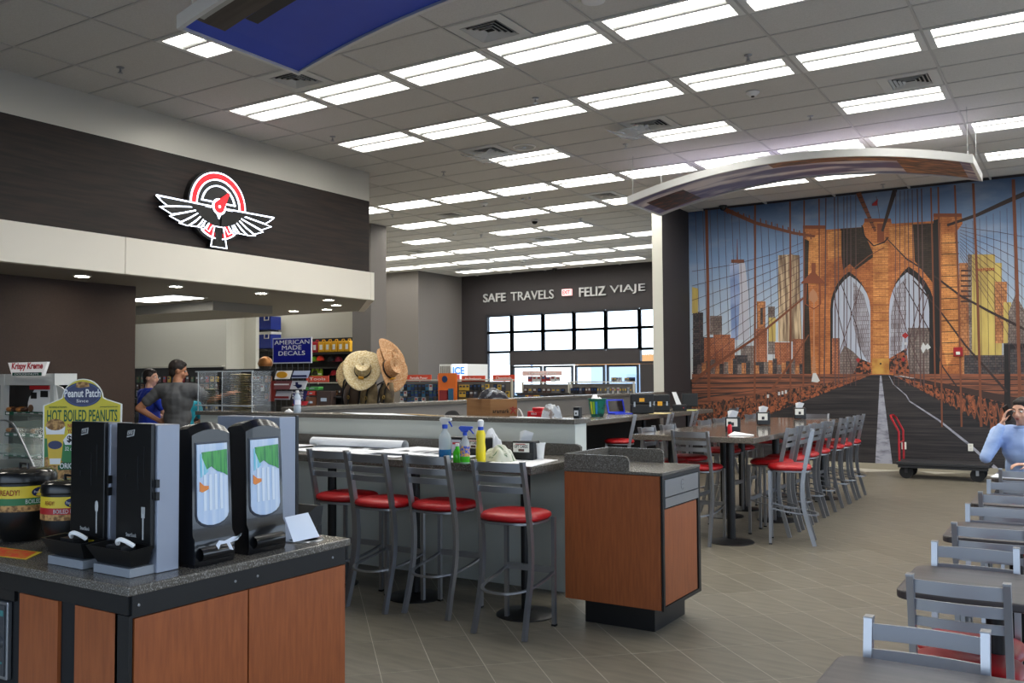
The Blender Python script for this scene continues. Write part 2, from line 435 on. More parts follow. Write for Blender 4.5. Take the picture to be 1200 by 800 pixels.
for k in range(7):
    for z0, z1 in ((2.98, 3.5), (2.38, 2.98)): window(n, WX[k], WX[k+1], z0, z1); n += 1
window(n, WX[0], WX[1], .95, 2.38); n += 1
window(n, WX[5], WX[6], 2.0, 2.38); n += 1
window(n, WX[6], WX[7], 1.9, 2.38); n += 1
window(n, WX[0], WX[1], .05, .95); n += 1
struct(MB().box(WX[1]-.03, WX[5]+.03, YF-.06, YF+.1, 1.97, 2.36).build('trim_2', M_DARKWALL))
struct(MB().box(WX[5]+.03, WX[7], YF-.04, YF+.12, 0, 1.96).build('wall_entry', M_DARKWALL))
for k in range(1, 5):
    x0, x1 = WX[k]+.035, WX[k+1]-.035; f = MB(); w = .05
    for a, b in ((x0, x0+w), (x1-w, x1)): f.box(a, b, YF-.02, YF+.06, 0.02, 1.95)
    f.box(x0+w, x1-w, YF-.02, YF+.06, 1.89, 1.95); f.box(x0+w, x1-w, YF-.02, YF+.06, 0.02, .25)
    o = struct(f.build(f'door_{k}', M_FRAME)); MB().box(x0+w, x1-w, YF+.02, YF+.03, .25, 1.89).build('pane', M_GLASS, o)
    MB().tube([(x1-.12, YF-.06, .95), (x1-.12, YF-.06, 1.25)], .012).build('door_handle', M_STEEL, o)
# grey bump-out beside the far wall, and the side wall
struct(MB().box(-24, -16.42, 20.9, YF+.1, 0, CE+.1).build('wall_bumpout', M_GREY))
struct(MB().box(-24.2, -24, 10, 20.9, 0, CE+.1).build('wall_left', M_WARMWHITE))
# column and fascia/soffit over the till area
struct(MB().box(-12.68, -12.18, 13.95, 14.43, 0, CE+.1).build('column', M_GREY))
sof = [(-9.2, -2), (-9.2, 10.45), (-10.85, 12.1), (-24, 12.1), (-24, -2)]
so_ = struct(MB().prism(sof, 2.8, 2.84).build('ceiling_soffit', M_SOFFIT))
s = MB().prism([(-9.2, -2), (-9.2, 10.5), (-10.85, 12.15), (-24, 12.15), (-24, 12.0), (-10.9, 12.0), (-9.35, 10.45), (-9.35, -2)], 3.22, 4.325)
struct(s.build('wall_fascia', M_WOODBAND))
s = MB().prism([(-9.2, -2), (-9.2, 10.5), (-10.85, 12.15), (-24, 12.15), (-24, 12.0), (-10.9, 12.0), (-9.35, 10.45), (-9.35, -2)], 4.325, CE+.1)
struct(s.build('wall_upper_band', M_BANDGREY))
def band(y0, y1, nm):
    return struct(MB().box(-9.2, -9.1, y0+.003, y1-.003, 2.795, 3.215).build(nm, M_BAND, bevel=.004))
yb = on(147, 300, 0, -9.1).y
band(-2, yb, 'trim_3'); band(yb, 10.42, 'trim_4')
struct(MB().prism([(-9.1, 10.42), (-9.1, 10.5), (-10.8, 12.2), (-10.85, 12.1), (-9.2, 10.45)], 2.795, 3.215).build('trim_5', M_BAND))
struct(MB().box(-10.45, -10.25, -2, 7.2, 0, 2.8).build('wall_brown', M_BROWNWALL))
# bulkhead hanging under the soffit, back walls of the till area
struct(MB().box(-14.5, -11.2, 9.2, 10.4, 2.66, 2.8).build('ceiling_bulkhead', M_SOFFIT))
yA = 14.0
pA = on(152, 430, 1, yA); pB = on(265, 430, 1, yA)
struct(MB().box(-22, pB.x, yA, yA+.15, 0, 4.7).build('wall_till', M_WARMWHITE))
yE = on(290, 430, 0, pB.x).y
struct(MB().box(pB.x-.16, pB.x, yA+.151, yE, 0, 4.7).build('wall_till_side', M_WARMWHITE)); struct(MB().box(pB.x+.001, on(299.5, 430, 1, yE-.1).x, yE-.1, yE, 0, 4.7).build('wall_till_return', M_WARMWHITE))
struct(MB().box(-24, on(436, 400, 1, 17.5).x, 17.5, 17.65, 0, 3.9).build('wall_store', M_WARMWHITE))
# shell behind the camera: solid south wall, glazed east side
e = MB(); e.box(-30, -5.9, -2.15, -2, 0, CE+.1); e.box(-5.9, 2.3, -2.15, -2, 2.8, CE+.1); e.box(-5.9, 2.3, -2.15, -2, 0, .3); e.box(2.1, 2.3, -2.15, -2, .3, 2.8)
struct(e.build('wall_front', M_DARKWALL))
for k in range(5):
    x0 = -5.9+k*1.6; f = MB(); f.box(x0, x0+.05, -2.12, -2.04, .3, 2.8); f.box(x0+1.55, x0+1.6, -2.12, -2.04, .3, 2.8); f.box(x0, x0+1.6, -2.12, -2.04, .3, .35); f.box(x0, x0+1.6, -2.12, -2.04, 2.75, 2.8)
    struct(f.build(f'window_{40+k}', M_FRAME))
struct(MB().box(-60, 2.4, -40, -2.2, -.3, -.12).build('ground_south', mat('paving_side', (120,122,124), 0.9)))
e = MB(); e.box(2.3, 2.42, -2, YM+.1, 3.0, CE+.1); e.box(2.3, 2.42, -2, YM+.1, 0, .5)
e.box(2.3, 2.42, 14.6, YM+.1, .5, 3.0); e.box(2.3, 2.42, -2, -.6, .5, 3.0)
struct(e.build('wall_right', M_WARMWHITE))
for k in range(6):
    f = MB(); y0 = -.6+k*15.2/6; y1 = y0+15.2/6
    for a, b in ((y0, y0+.05), (y1-.05, y1)): f.box(2.32, 2.4, a, b, .5, 3.0)
    f.box(2.32, 2.4, y0, y1, .5, .55); f.box(2.32, 2.4, y0, y1, 2.95, 3.0)
    o = struct(f.build(f'window_{30+k}', M_FRAME))
# outside: paving and what shows through the entrance
struct(MB().box(-60, 60, YF+.2, 90, -.3, -.12).build('ground_outside', mat('paving_pale', (196,196,192), 0.9)))
struct(MB().box(2.5, 60, -40, YF+.2, -.3, -.12).build('ground_side', mat('paving_side', (120,122,124), 0.9)))
# ------------------------------------------------------------------ service bar: front wall, cap, backsplash, counter
XE = -3.18
struct(MB().box(-7.42, XE-.02, 5.95, 6.13, 0, 1.25).build('wall_bar', mat('bar_wall_white', (206,208,200), 0.6)))
t = thing('ledge_top', 'long dark speckled ledge top capping the white bar wall', 'ledge', (-6.4, 6.04, 1.25), world=True)
MB().box(-7.45, XE, 5.91, 6.17, 1.252, 1.288).build('top_slab', M_GRAN, t, bevel=.004)
t = thing('bar_counter', 'long speckled grey counter with low backsplash behind the four front red stools', 'counter', (-5.1, 5.4, 0), world=True)
MB().box(-7.3, -3.04, 5.05, 5.91, .965, 1.02).build('counter_top', M_GRAN, t, bevel=.008)
MB().prism([(-7.3, 1.021), (-3.14, 1.021), (-3.14, 1.085), (-3.155, 1.098), (-3.18, 1.105), (-7.3, 1.105)], 5.915, 5.948, axis=1).build('backsplash', M_GRAN, t)
for x in (-3.22, -4.17, -5.0, -6.1):
    MB().lathe([(.205, 0), (.205, .006), (.19, .016), (.06, .03), (.034, .04), (.034, .955), (.1, .958), (.1, .964)], 28, (x, 5.27, 0)).build('pedestal', M_BLACK, t, smooth=True)
# the side bar running back to the mural wall
struct(MB().box(XD-.17, XD, 6.14, 15.1, 0, 1.29).build('wall_side_bar', mat('side_bar_grey', (112,108,104), 0.65)))
t = thing('ledge_top', 'long speckled ledge top running from the bar back to the entrance side', 'ledge', (-6.4, 10, 1.29), world=True)
MB().box(XD-.2, XD+.03, 6.175, 15.12, 1.292, 1.33).build('top_slab', M_GRAN, t, bevel=.004)
struct(MB().box(XD-.15, XD, 15.12, YM, 0, 1.325).build('wall_side_bar_end', M_DARKWALL))
t = thing('side_counter', 'long lower speckled counter holding the laptop, green basket and black cases', 'counter', (-5.8, 10.5, 0), world=True)
MB().box(XD+.002, -5.3, 6.9, 14.8, .985, 1.05).build('counter_top', M_GRAN, t, bevel=.008)
for y in (8.2, 10.4, 12.6, 14.4):
    MB().lathe([(.2, 0), (.2, .006), (.06, .03), (.034, .04), (.034, .975), (.1, .984)], 20, (-5.6, y, 0)).build('pedestal', M_BLACK, t, smooth=True)
struct(MB().box(XD+.001, XD+.02, 6.2, 14.9, 0, .98).build('wall_side_panel', M_BLACKM))
# work surface hidden behind the front wall
t = thing('work_counter', 'grey work surface behind the white bar wall carrying the cardboard box', 'counter', (-4.8, 6.5, 0), world=True)
MB().box(-6.3, -3.62, 6.18, 6.88, 1.08, 1.12).build('counter_top', M_GRAN, t)
MB().box(-6.3, -3.66, 6.25, 6.8, 0, 1.08).build('base_cabinet', mat('cabinet_taupe', (92,88,82), .6), t)

# ------------------------------------------------------------------ stools and chairs
def arc_bar(w, y_out, bow, z, h, th, n=8):
    """horizontal slat bowed backwards between two posts"""
    m = MB(); top = []; 
    for i in range(n+1):
        u = -1+2*i/n; x = w*u; y = y_out - bow*(1-u*u)
        top.append((x, y))
    vs = []
    for x, y in top: vs += [(x, y-th/2, z), (x, y+th/2, z), (x, y+th/2, z+h), (x, y-th/2, z+h)]
    fs = [(0, 1, 2, 3), (4*n+3, 4*n+2, 4*n+1, 4*n)]
    for i in range(n):
        for k in range(4): fs.append((4*i+k, 4*i+(k+1) % 4, 4*i+4+(k+1) % 4, 4*i+4+k))
    return m.add(vs, fs)
def seat_mesh(name, w, d, z0, th):
    m = MB(); prof = [(.001, z0), (.46, z0), (.492, z0+.012), (.5, z0+th*.4), (.485, z0+th*.7), (.43, z0+th*.93), (.3, z0+th*1.08), (.001, z0+th*1.13)]
    m.lathe([(r*2, z) for r, z in prof], 36, (0, .005, 0), sx=w/2, sy=d/2, power=2.9)
    return m.mesh(name, M_RED, smooth=60)
def smooth_path(pts, n=5):
    out = []
    P = [Vector(p) for p in pts]
    for i in range(len(P)-1):
        p0 = P[max(i-1, 0)]; p1 = P[i]; p2 = P[i+1]; p3 = P[min(i+2, len(P)-1)]
        for k in range(n):
            t = k/n
            out.append(.5*((2*p1)+(-p0+p2)*t+(2*p0-5*p1+4*p2-p3)*t*t+(-p0+3*p1-3*p2+p3)*t**3))
    out.append(P[-1]); return out
STOOL = {}
def build_stool():
    hw, yb, yf, zs = .178, -.20, .185, .700
    post = [(0, yb-.015, 0), (0, yb+.03, .16), (0, yb+.075, .34), (0, yb+.088, .50), (0, yb+.075, .66), (0, yb+.035, .86), (0, yb-.015, 1.08)]
    STOOL['post'] = [MB().tube(smooth_path([(s*hw+ s*(.006 if p[2] < .1 else 0), p[1], p[2]) for p in post], 4), (.012, .0185), square=True, up=(1, 0, 0)).mesh('rear_post', M_METAL, smooth=35) for s in (-1, 1)]
    STOOL['cap'] = [MB().box(s*hw-.013, s*hw+.013, yb-.035, yb+.006, 1.078, 1.084).mesh('post_cap', M_STEEL) for s in (-1, 1)]
    STOOL['leg'] = [MB().box(s*hw-.0125, s*hw+.0125, yf-.0125, yf+.0125, 0.004, zs).mesh('front_leg', M_METAL) for s in (-1, 1)]
    STOOL['foot'] = [MB().box(s*hw-.015, s*hw+.015, yf-.015, yf+.015, 0, .012).mesh('foot_pad', M_BLACK) for s in (-1, 1)]
    STOOL['slat'] = [arc_bar(hw-.008, yy, .018, z, h, .009).mesh('back_slat', M_METAL, smooth=35) for z, h, yy in ((1.018, .055, yb-.006), (.948, .042, yb+.01), (.884, .040, yb+.024))]
    ring = [(hw*math.cos(a)*1.02, .0+yf*math.sin(a) if False else 0, .30) for a in (0,)]
    pts = [(-hw, yf-.01, .345), (-hw*1.0, .06, .318), (-hw*.93, -.12, .292), (-hw*.55, -.225, .28), (0, -.25, .277), (hw*.55, -.225, .28), (hw*.93, -.12, .292), (hw, .06, .318), (hw, yf-.01, .345)]
    STOOL['ring'] = MB().tube(smooth_path(pts, 4), (.006, .011), square=True, up=(0, 0, 1)).mesh('foot_ring', M_METAL, smooth=35)
    STOOL['rest'] = MB().box(-hw+.012, hw-.012, yf-.01, yf+.01, .335, .375).mesh('foot_rest', M_METAL)
    STOOL['frame'] = MB().lathe([(1.88, .684), (1.93, .687), (1.93, .7), (1.6, .702), (1.6, .684)], 32, (0, .0, 0), sx=.103, sy=.1, power=3.2).mesh('seat_frame', M_METAL, smooth=40)
    STOOL['seat'] = seat_mesh('seat', .43, .41, .7025, .052)
build_stool()
def stool(x, y, rz, label, group):
    t = thing('bar_stool', label, 'bar stool', (x, y, 0), rz, group)
    link('seat', STOOL['seat'], t); link('seat_frame', STOOL['frame'], t)
    for k in (0, 1):
        p = link('rear_post', STOOL['post'][k], t); link('post_cap', STOOL['cap'][k], p)
        l = link('front_leg', STOOL['leg'][k], t); link('foot_pad', STOOL['foot'][k], l)
    for m in STOOL['slat']: link('back_slat', m, t)
    link('foot_ring', STOOL['ring'], t); link('foot_rest', STOOL['rest'], t)
    return t
G1 = 'red stools along the front bar counter'
for x, y, rz, lab in ((-3.09, 4.93, .03, 'rightmost of the four red stools, close to the wooden bin cabinet'),
                      (-3.765, 5.08, .0, 'second red stool from the bin cabinet at the front counter'),
                      (-4.215, 5.0, -.06, 'third red stool from the bin cabinet at the front counter'),
                      (-4.68, 5.09, .02, 'red stool farthest from the bin cabinet, half behind the dispenser island')):
    stool(x, y, rz, lab, G1)
G2 = 'red stools around the tall communal table'
right = [(9.27, 'stool on the aisle side of the tall table, second from the near end'), (9.79, 'stool on the aisle side of the tall table, third from the near end'),
         (10.34, 'stool on the aisle side of the tall table, fourth from the near end'), (10.87, 'stool on the aisle side of the tall table, fifth from the near end'),
         (11.62, 'stool on the aisle side of the tall table, third from the mural'), (12.05, 'stool on the aisle side of the tall table, second from the mural'),
         (12.62, 'aisle side stool nearest the bridge mural')]
for y, lab in right: stool(-2.70, y, PI/2, lab, G2)
stool(-2.41, 8.86, PI/2+.24, 'nearest aisle side stool, turned and pulled out from the tall table', G2)
stool(-3.17, 8.43, -.04, 'stool tucked under the near end of the tall table', G2)
stool(-3.12, 12.58, PI, 'stool at the far end of the tall table before the mural', G2)
for y, lab in ((8.72, 'bar side stool nearest the near end of the tall table'), (9.28, 'second bar side stool of the tall table'), (10.42, 'third bar side stool of the tall table'),
               (10.95, 'fourth bar side stool of the tall table'), (12.2, 'bar side stool of the tall table nearest the mural')):
    stool(-3.63, y, -PI/2, lab, G2)
G3 = 'red stools along the side counter'
stool(-5.36, 11.25, PI/2+.45, 'stool nearest the camera at the side counter, in front of the laptop', G3)
stool(-5.12, 11.95, PI/2+.25, 'second stool at the side counter, beside the manila papers', G3)
stool(-5.1, 12.85, PI/2+.2, 'third stool at the side counter, in front of the black cases', G3)
stool(-5.05, 14.5, PI/2, 'last stool at the side counter, close to the mural', G3)

# ------------------------------------------------------------------ tall communal table
M_GRANT = mat('laminate_polished', (92,84,76), 0.1, noise=(190, (150,140,130), 0.5, 0.72, 'Object', 2), spec=.8)
t = thing('tall_table', 'long tall speckled communal table with red stools around it', 'table', (-3.2, 10.4, 0), world=True)
MB().box(-3.80, -2.575, 8.27, 10.42, .975, 1.03).build('table_top', M_GRANT, t, bevel=.006)
MB().box(-3.80, -2.575, 10.424, 12.5, .975, 1.03).build('table_top', M_GRANT, t, bevel=.006)
for x in (-2.9, -3.5):
    for y in (8.56, 10.1, 10.75, 12.2):
        p = MB().lathe([(.215, 0), (.215, .007), (.2, .016), (.06, .032), (.04, .04), (.04, .96), (.11, .965), (.11, .974)], 26, (x, y, 0)).build('pedestal', M_BLACK, t, smooth=True)

# ------------------------------------------------------------------ right-hand two-seat tables with ladder-back chairs
CH = {}
def build_chair():
    hw, zs = .163, .432
    CH['post'] = []
    for s in (-1, 1):
        CH['post'].append(MB().tube(smooth_path([(s*hw, -.225, 0), (s*hw, -.19, .22), (s*hw, -.185, .44), (s*hw, -.205, .66), (s*hw, -.235, .84)], 3), (.0125, .019), square=True, up=(1, 0, 0)).mesh('rear_post', M_METAL, smooth=35))
    CH['cap'] = [MB().box(s*hw-.0135, s*hw+.0135, -.256, -.216, .838, .845).mesh('post_cap', M_STEEL) for s in (-1, 1)]
    CH['leg'] = [MB().tube([(s*hw, .2, 0), (s*hw*.98, .18, zs)], .0125, square=True, up=(1, 0, 0)).mesh('front_leg', M_METAL) for s in (-1, 1)]
    CH['slat'] = [arc_bar(hw-.008, yy, .016, z, h, .009).mesh('back_slat', M_METAL, smooth=35) for z, h, yy in ((.775, .05, -.226), (.708, .042, -.214), (.648, .036, -.205))]
    CH['frame'] = MB().lathe([(1.88, zs-.018), (1.93, zs-.015), (1.93, zs), (1.6, zs+.002), (1.6, zs-.018)], 28, (0, 0, 0), sx=.097, sy=.103, power=3.2).mesh('seat_frame', M_METAL, smooth=40)
    CH['seat'] = seat_mesh('seat', .41, .42, zs+.003, .048)
    CH['str'] = [MB().box(s*hw-.007, s*hw+.007, -.19, .19, .17, .19).mesh('stretcher', M_METAL) for s in (-1, 1)]
build_chair()
def chair(x, y, rz, label):
    t = thing('cafe_chair', label, 'chair', (x, y, 0), rz, 'ladder back chairs at the small tables')
    link('seat', CH['seat'], t); link('seat_frame', CH['frame'], t)
    for k in (0, 1):
        p = link('rear_post', CH['post'][k], t); link('post_cap', CH['cap'][k], p); link('front_leg', CH['leg'][k], t); link('stretcher', CH['str'][k], t)
    for m in CH['slat']: link('back_slat', m, t)
M_TABLE = mat('table_wood_grey', (84,77,76), 0.36, noise=((3,46,10), (62,57,57), 0.3, 0.7, 'Object', 7))
TN = ['nearest the camera', 'second from the camera', 'third from the camera', 'fourth from the camera', 'at which the phoning man sits']
def round_rect(x0, x1, y0, y1, r, n=5):
    out = []
    for cx, cy, a0 in ((x1-r, y1-r, 0), (x0+r, y1-r, PI/2), (x0+r, y0+r, PI), (x1-r, y0+r, 3*PI/2)):
        for k in range(n+1): a = a0+k*PI/2/n; out.append((cx+r*math.cos(a), cy+r*math.sin(a)))
    return out
TY = [2.62, 4.15, 5.57, 7.0, 8.72]
for k, y in enumerate(TY):
    t = thing('cafe_table', f'small grey wood-grain table {TN[k]} on the right', 'table', (-.05, y, 0), 0, 'small grey tables on the right')
    MB().prism(round_rect(-.6, .6, -.29, .29, .06), .715, .75).build('table_top', M_TABLE, t, bevel=.008)
    for x in (-.27, .3):
        MB().lathe([(.2, 0), (.2, .006), (.05, .028), (.034, .035), (.034, .7), (.1, .714)], 22, (x, 0, 0)).build('pedestal', M_BLACK, t, smooth=True)
CN = ['of the table nearest the camera', 'of the second table', 'of the third table', 'of the fourth table', 'of the phoning man\'s table']
for k, y in enumerate(TY):
    for n_, x in enumerate((-.422, .2)):
        side = 'aisle side' if n_ == 0 else 'window side'
        if not (k == 4): chair(x, y+.15+(0.02 if k == 0 else .0), PI, f'red seated chair at the far edge, {side}, {CN[k]}')
        if k > 0: chair(x+.012, y-.17 if k != 4 else y-.2, 0, f'red seated chair at the near edge, {side}, {CN[k]}')

# ------------------------------------------------------------------ bin cabinet at the end of the bar
t = thing('bin_cabinet', 'wooden waste bin cabinet with speckled tray top at the end of the bar', 'cabinet', (-2.55, 5.55, 0), world=True)
x0, x1, y0, y1 = -2.895, -2.205, 5.23, 5.875
MB().box(x0+.10, x1-.10, y0+.09, y1-.05, 0, .156).build('kick_base', M_BLACK, t)
MB().box(x0+.01, x1-.012, y0+.012, y1, .157, .985).build('carcass', M_BLACKM, t)
MB().box(x0, x1-.018, y0, y0+.012, .16, .983).build('front_panel', M_WOOD, t)
MB().box(x1-.016, x1-.004, y0+.03, y1-.06, .185, .775).build('door', M_WOOD, t)
fr = MB()
fr.box(x1-.012, x1, y0+.001, y0+.028, .157, .985); fr.box(x1-.012, x1, y1-.04, y1, .157, .985)
fr.box(x1-.012, x1, y0+.028, y1-.04, .157, .18); fr.box(x1-.012, x1, y0+.028, y1-.04, .962, .985)
fr.build('side_frame', M_BLACK, t)
fl = MB().box(x1-.010, x1+.004, y0+.032, y1-.045, .852, .958).build('push_flap', M_STEEL, t)
MB().box(x1-.010, x1+.006, y0+.032, y1-.045, .787, .846).build('steel_strip', M_STEEL, t)
e_ = MB()
cy_, cz_ = (y0+y1)/2, .905
e_.tube([(x1+.0045, cy_+.028*math.cos(a), cz_+.034*math.sin(a)) for a in [PI*.25+k*PI*1.5/10 for k in range(11)]], .0015, 4)
e_.tube([(x1+.0045, cy_-.01, cz_), (x1+.0045, cy_+.02, cz_)], .0015, 4)
e_.build('embossed_emblem', mat('steel_dark', (110,112,116), .4, metal=.8), fl)
MB().box(x0, x1+.004, y0-.004, y1, .986, 1.006).build('counter_top', M_GRAN, t, bevel=.004)
def upstand(a, b, y, h, nm='upstand'):
    pr = [(a, 1.007), (b, 1.007), (b, 1.007+h-.03), (b-.012, 1.007+h-.008), (b-.035, 1.007+h), (a, 1.007+h)]
    return MB().prism(pr, y, y+.018, axis=1).build(nm, M_GRAN, t)
upstand(x0, -2.43, y0-.002, .092); upstand(x0+.018, -2.46, y1-.018, .092)
MB().box(x0, x0+.017, y0+.018, y1-.001, 1.007, 1.099).build('upstand', M_GRAN, t)
# ------------------------------------------------------------------ printed bridge mural: a flat print on the back wall, inks laid as thin shapes
KM = 1.05
def ink(name, c, rough=.55, c2=None, sc=3, lo=.35, hi=.65, det=5):
    c = tuple(min(255, v*KM) for v in c)
    return mat('ink_'+name, c, rough, noise=(sc, tuple(min(255, v*KM) for v in c2), lo, hi, 'Object', det) if c2 else None)
def sky_ink():
    m = mat('ink_sky', (120,140,165), .55); n = m.node_tree; b = n.nodes['Principled BSDF']
    tc = n.nodes.new('ShaderNodeTexCoord'); sx = n.nodes.new('ShaderNodeSeparateXYZ'); mr = n.nodes.new('ShaderNodeMapRange'); rp = n.nodes.new('ShaderNodeValToRGB')
    nz = n.nodes.new('ShaderNodeTexNoise'); nz.inputs['Scale'].default_value = .9; nz.inputs['Detail'].default_value = 6; mp = n.nodes.new('ShaderNodeMapping'); mp.inputs['Scale'].default_value = (1, 1, 2.4)
    mx = n.nodes.new('ShaderNodeMix'); mx.data_type = 'RGBA'
    n.links.new(tc.outputs['Object'], sx.inputs[0]); n.links.new(sx.outputs['Z'], mr.inputs['Value'])
    mr.inputs['From Min'].default_value = 1.5; mr.inputs['From Max'].default_value = 4.76
    n.links.new(mr.outputs[0], rp.inputs['Fac'])
    cr = rp.color_ramp; cr.elements[0].color = (*srgb((208,208,204)), 1); cr.elements[1].color = (*srgb((74,98,134)), 1)
    e = cr.elements.new(.35); e.color = (*srgb((178,194,210)), 1); e = cr.elements.new(.7); e.color = (*srgb((120,148,186)), 1)
    n.links.new(tc.outputs['Object'], mp.inputs[0]); n.links.new(mp.outputs[0], nz.inputs['Vector'])
    r2 = n.nodes.new('ShaderNodeValToRGB'); r2.color_ramp.elements[0].position = .5; r2.color_ramp.elements[1].position = .75
    r2.color_ramp.elements[1].color = (.45,.45,.45,1)
    n.links.new(nz.outputs['Fac'], r2.inputs['Fac']); n.links.new(r2.outputs['Color'], mx.inputs['Factor'])
    n.links.new(rp.outputs['Color'], mx.inputs['A']); mx.inputs['B'].default_value = (*srgb((172,180,194)), 1)
    n.links.new(mx.outputs['Result'], b.inputs['Base Color']); return m
def plank_ink():
    m = mat('ink_planks', (44,42,46), .5); n = m.node_tree; b = n.nodes['Principled BSDF']
    tc = n.nodes.new('ShaderNodeTexCoord'); mp = n.nodes.new('ShaderNodeMapping'); nz = n.nodes.new('ShaderNodeTexNoise'); rp = n.nodes.new('ShaderNodeValToRGB')
    mp.inputs['Scale'].default_value = (1.2, 1, 38); nz.inputs['Scale'].default_value = 1; nz.inputs['Detail'].default_value = 5
    rp.color_ramp.elements[0].position = .35; rp.color_ramp.elements[0].color = (*srgb((28,27,30)), 1)
    rp.color_ramp.elements[1].position = .7; rp.color_ramp.elements[1].color = (*srgb((62,56,56)), 1)
    n.links.new(tc.outputs['Object'], mp.inputs[0]); n.links.new(mp.outputs[0], nz.inputs['Vector']); n.links.new(nz.outputs['Fac'], rp.inputs['Fac']); n.links.new(rp.outputs['Color'], b.inputs['Base Color']); return m
def brick_ink(name, c1, c2, cm, w=.16, h=.055):
    m = mat('ink_'+name, c1, .6); n = m.node_tree; b = n.nodes['Principled BSDF']
    tc = n.nodes.new('ShaderNodeTexCoord'); mp = n.nodes.new('ShaderNodeMapping'); bt = n.nodes.new('ShaderNodeTexBrick'); nz = n.nodes.new('ShaderNodeTexNoise'); mx = n.nodes.new('ShaderNodeMix'); mx.data_type = 'RGBA'; mx.blend_type = 'MULTIPLY'
    mp.inputs['Rotation'].default_value = (-PI/2, 0, 0)
    bt.inputs['Scale'].default_value = 1; bt.inputs['Brick Width'].default_value = w; bt.inputs['Row Height'].default_value = h; bt.inputs['Mortar Size'].default_value = .003
    bt.inputs['Color1'].default_value = (*srgb(c1), 1); bt.inputs['Color2'].default_value = (*srgb(c2), 1); bt.inputs['Mortar'].default_value = (*srgb(cm), 1)
    nz.inputs['Scale'].default_value = 1.5; nz.inputs['Detail'].default_value = 8; nz.inputs['Roughness'].default_value = .7
    rp = n.nodes.new('ShaderNodeValToRGB'); rp.color_ramp.elements[0].position = .38; rp.color_ramp.elements[0].color = (.42,.34,.32,1); rp.color_ramp.elements[1].position = .56; rp.color_ramp.elements[1].color = (1,1,1,1)
    n.links.new(tc.outputs['Object'], mp.inputs[0]); n.links.new(mp.outputs[0], bt.inputs['Vector']); n.links.new(tc.outputs['Object'], nz.inputs['Vector'])
    n.links.new(nz.outputs['Fac'], rp.inputs['Fac']); n.links.new(bt.outputs['Color'], mx.inputs['A']); n.links.new(rp.outputs['Color'], mx.inputs['B']); mx.inputs['Factor'].default_value = .75
    n.links.new(mx.outputs['Result'], b.inputs['Base Color']); return m
INK = dict(
    sky=sky_ink(), planks=plank_ink(),
    stone=brick_ink('stone', (204,128,72), (180,108,60), (136,82,50), .1, .034), stone_l=brick_ink('stone_light', (226,156,88), (204,134,74), (156,104,64), .1, .034),
    stone_d=brick_ink('stone_shadow', (66,54,44), (50,43,36), (30,27,25), .1, .034), stone_g=mat('ink_glow', (196,150,72), .5, noise=(6, (160,104,48), .4, .7)),
    black=ink('black', (30,27,28)), cable=ink('cable', (112,66,46)), cable_d=ink('cable_dark', (52,40,38)), wire=ink('wire', (84,62,62)),
    tower_b=ink('glass_blue', (106,128,172), c2=(150,164,196), sc=2), tower_w=ink('glass_pale', (176,176,186)),
    gehry=ink('gehry', (196,172,140), c2=(110,88,70), sc=(26,1,1.5), lo=.4, hi=.6), bld1=brick_ink('brick_a', (196,124,86), (170,102,70), (90,58,48), .05, .03),
    bld2=brick_ink('brick_b', (206,142,90), (180,116,74), (112,74,54), .06, .05), bld_y=ink('yellow', (196,174,98), c2=(170,146,82), sc=(9,1,1.5)),
    bld_d=brick_ink('dark_city', (58,56,62), (90,82,80), (32,31,34), .06, .04), grey=brick_ink('city_grey', (146,132,124), (120,108,104), (78,70,68), .05, .045),
    beam=ink('beam_orange', (138,84,60), c2=(84,54,44), sc=(2,1,44), lo=.4, hi=.62), beam_d=ink('beam_dark', (58,42,38)),
    truss=ink('truss', (140,84,56), c2=(48,36,34), sc=(24,1,24), lo=.42, hi=.55, det=3), rust=ink('rust', (150,84,54), c2=(34,28,28), sc=(22,1,22), lo=.45, hi=.56, det=4),
    line=ink('line_white', (150,150,160), c2=(104,104,114), sc=(7,1,20), lo=.45, hi=.7), red=ink('red', (150,40,40)), white=ink('white', (190,190,190)), lamp=ink('lamp', (168,120,88)),
    arch=ink('arch_sky', (166,172,186)), net=brick_ink('net', (178,178,188), (160,158,168), (96,80,80), .035, .075), pier_d=ink('pier', (120,64,40)))
NAMES = list(INK); mur = MB(); layer = [0]
def pt(p, d):
    w = on(p[0], p[1], 1, YM-.004); return (w.x, YM-.004-d, w.z)
def poly(k, pts, lay=None):
    layer[0] += 1; d = .00003*layer[0]
    mur.add([pt(p, d) for p in pts], [tuple(range(len(pts)))], NAMES.index(k))
def rect(k, x0, y0, x1, y1): poly(k, [(x0,y0),(x1,y0),(x1,y1),(x0,y1)])
def strip(k, pts, w):
    layer[0] += 1; d = .00003*layer[0]; n = len(pts); vs = []
    ww = w if isinstance(w, list) else [w]*n
    for i, p in enumerate(pts):
        a = pts[max(i-1, 0)]; b = pts[min(i+1, n-1)]; L = math.hypot(b[0]-a[0], b[1]-a[1]) or 1
        nx, ny = -(b[1]-a[1])/L*ww[i]/2, (b[0]-a[0])/L*ww[i]/2
        vs += [pt((p[0]+nx, p[1]+ny), d), pt((p[0]-nx, p[1]-ny), d)]
    mur.add(vs, [(2*i, 2*i+1, 2*i+3, 2*i+2) for i in range(n-1)], NAMES.index(k))
def lerp(a, b, t): return (a[0]+(b[0]-a[0])*t, a[1]+(b[1]-a[1])*t)
# the print covers the wall from the divider to beyond the frame, ceiling to base
zt, zb, xl, xr = CE, .10, XD+.003, 2.2
mur.add([(xl, YM-.004, zb), (xr, YM-.004, zb), (xr, YM-.004, 1.55), (xl, YM-.004, 1.55)], [(0,1,2,3)], NAMES.index('planks'))
mur.add([(xl, YM-.004, 1.55), (xr, YM-.004, 1.55), (xr, YM-.004, zt), (xl, YM-.004, zt)], [(0,1,2,3)], NAMES.index('sky'))
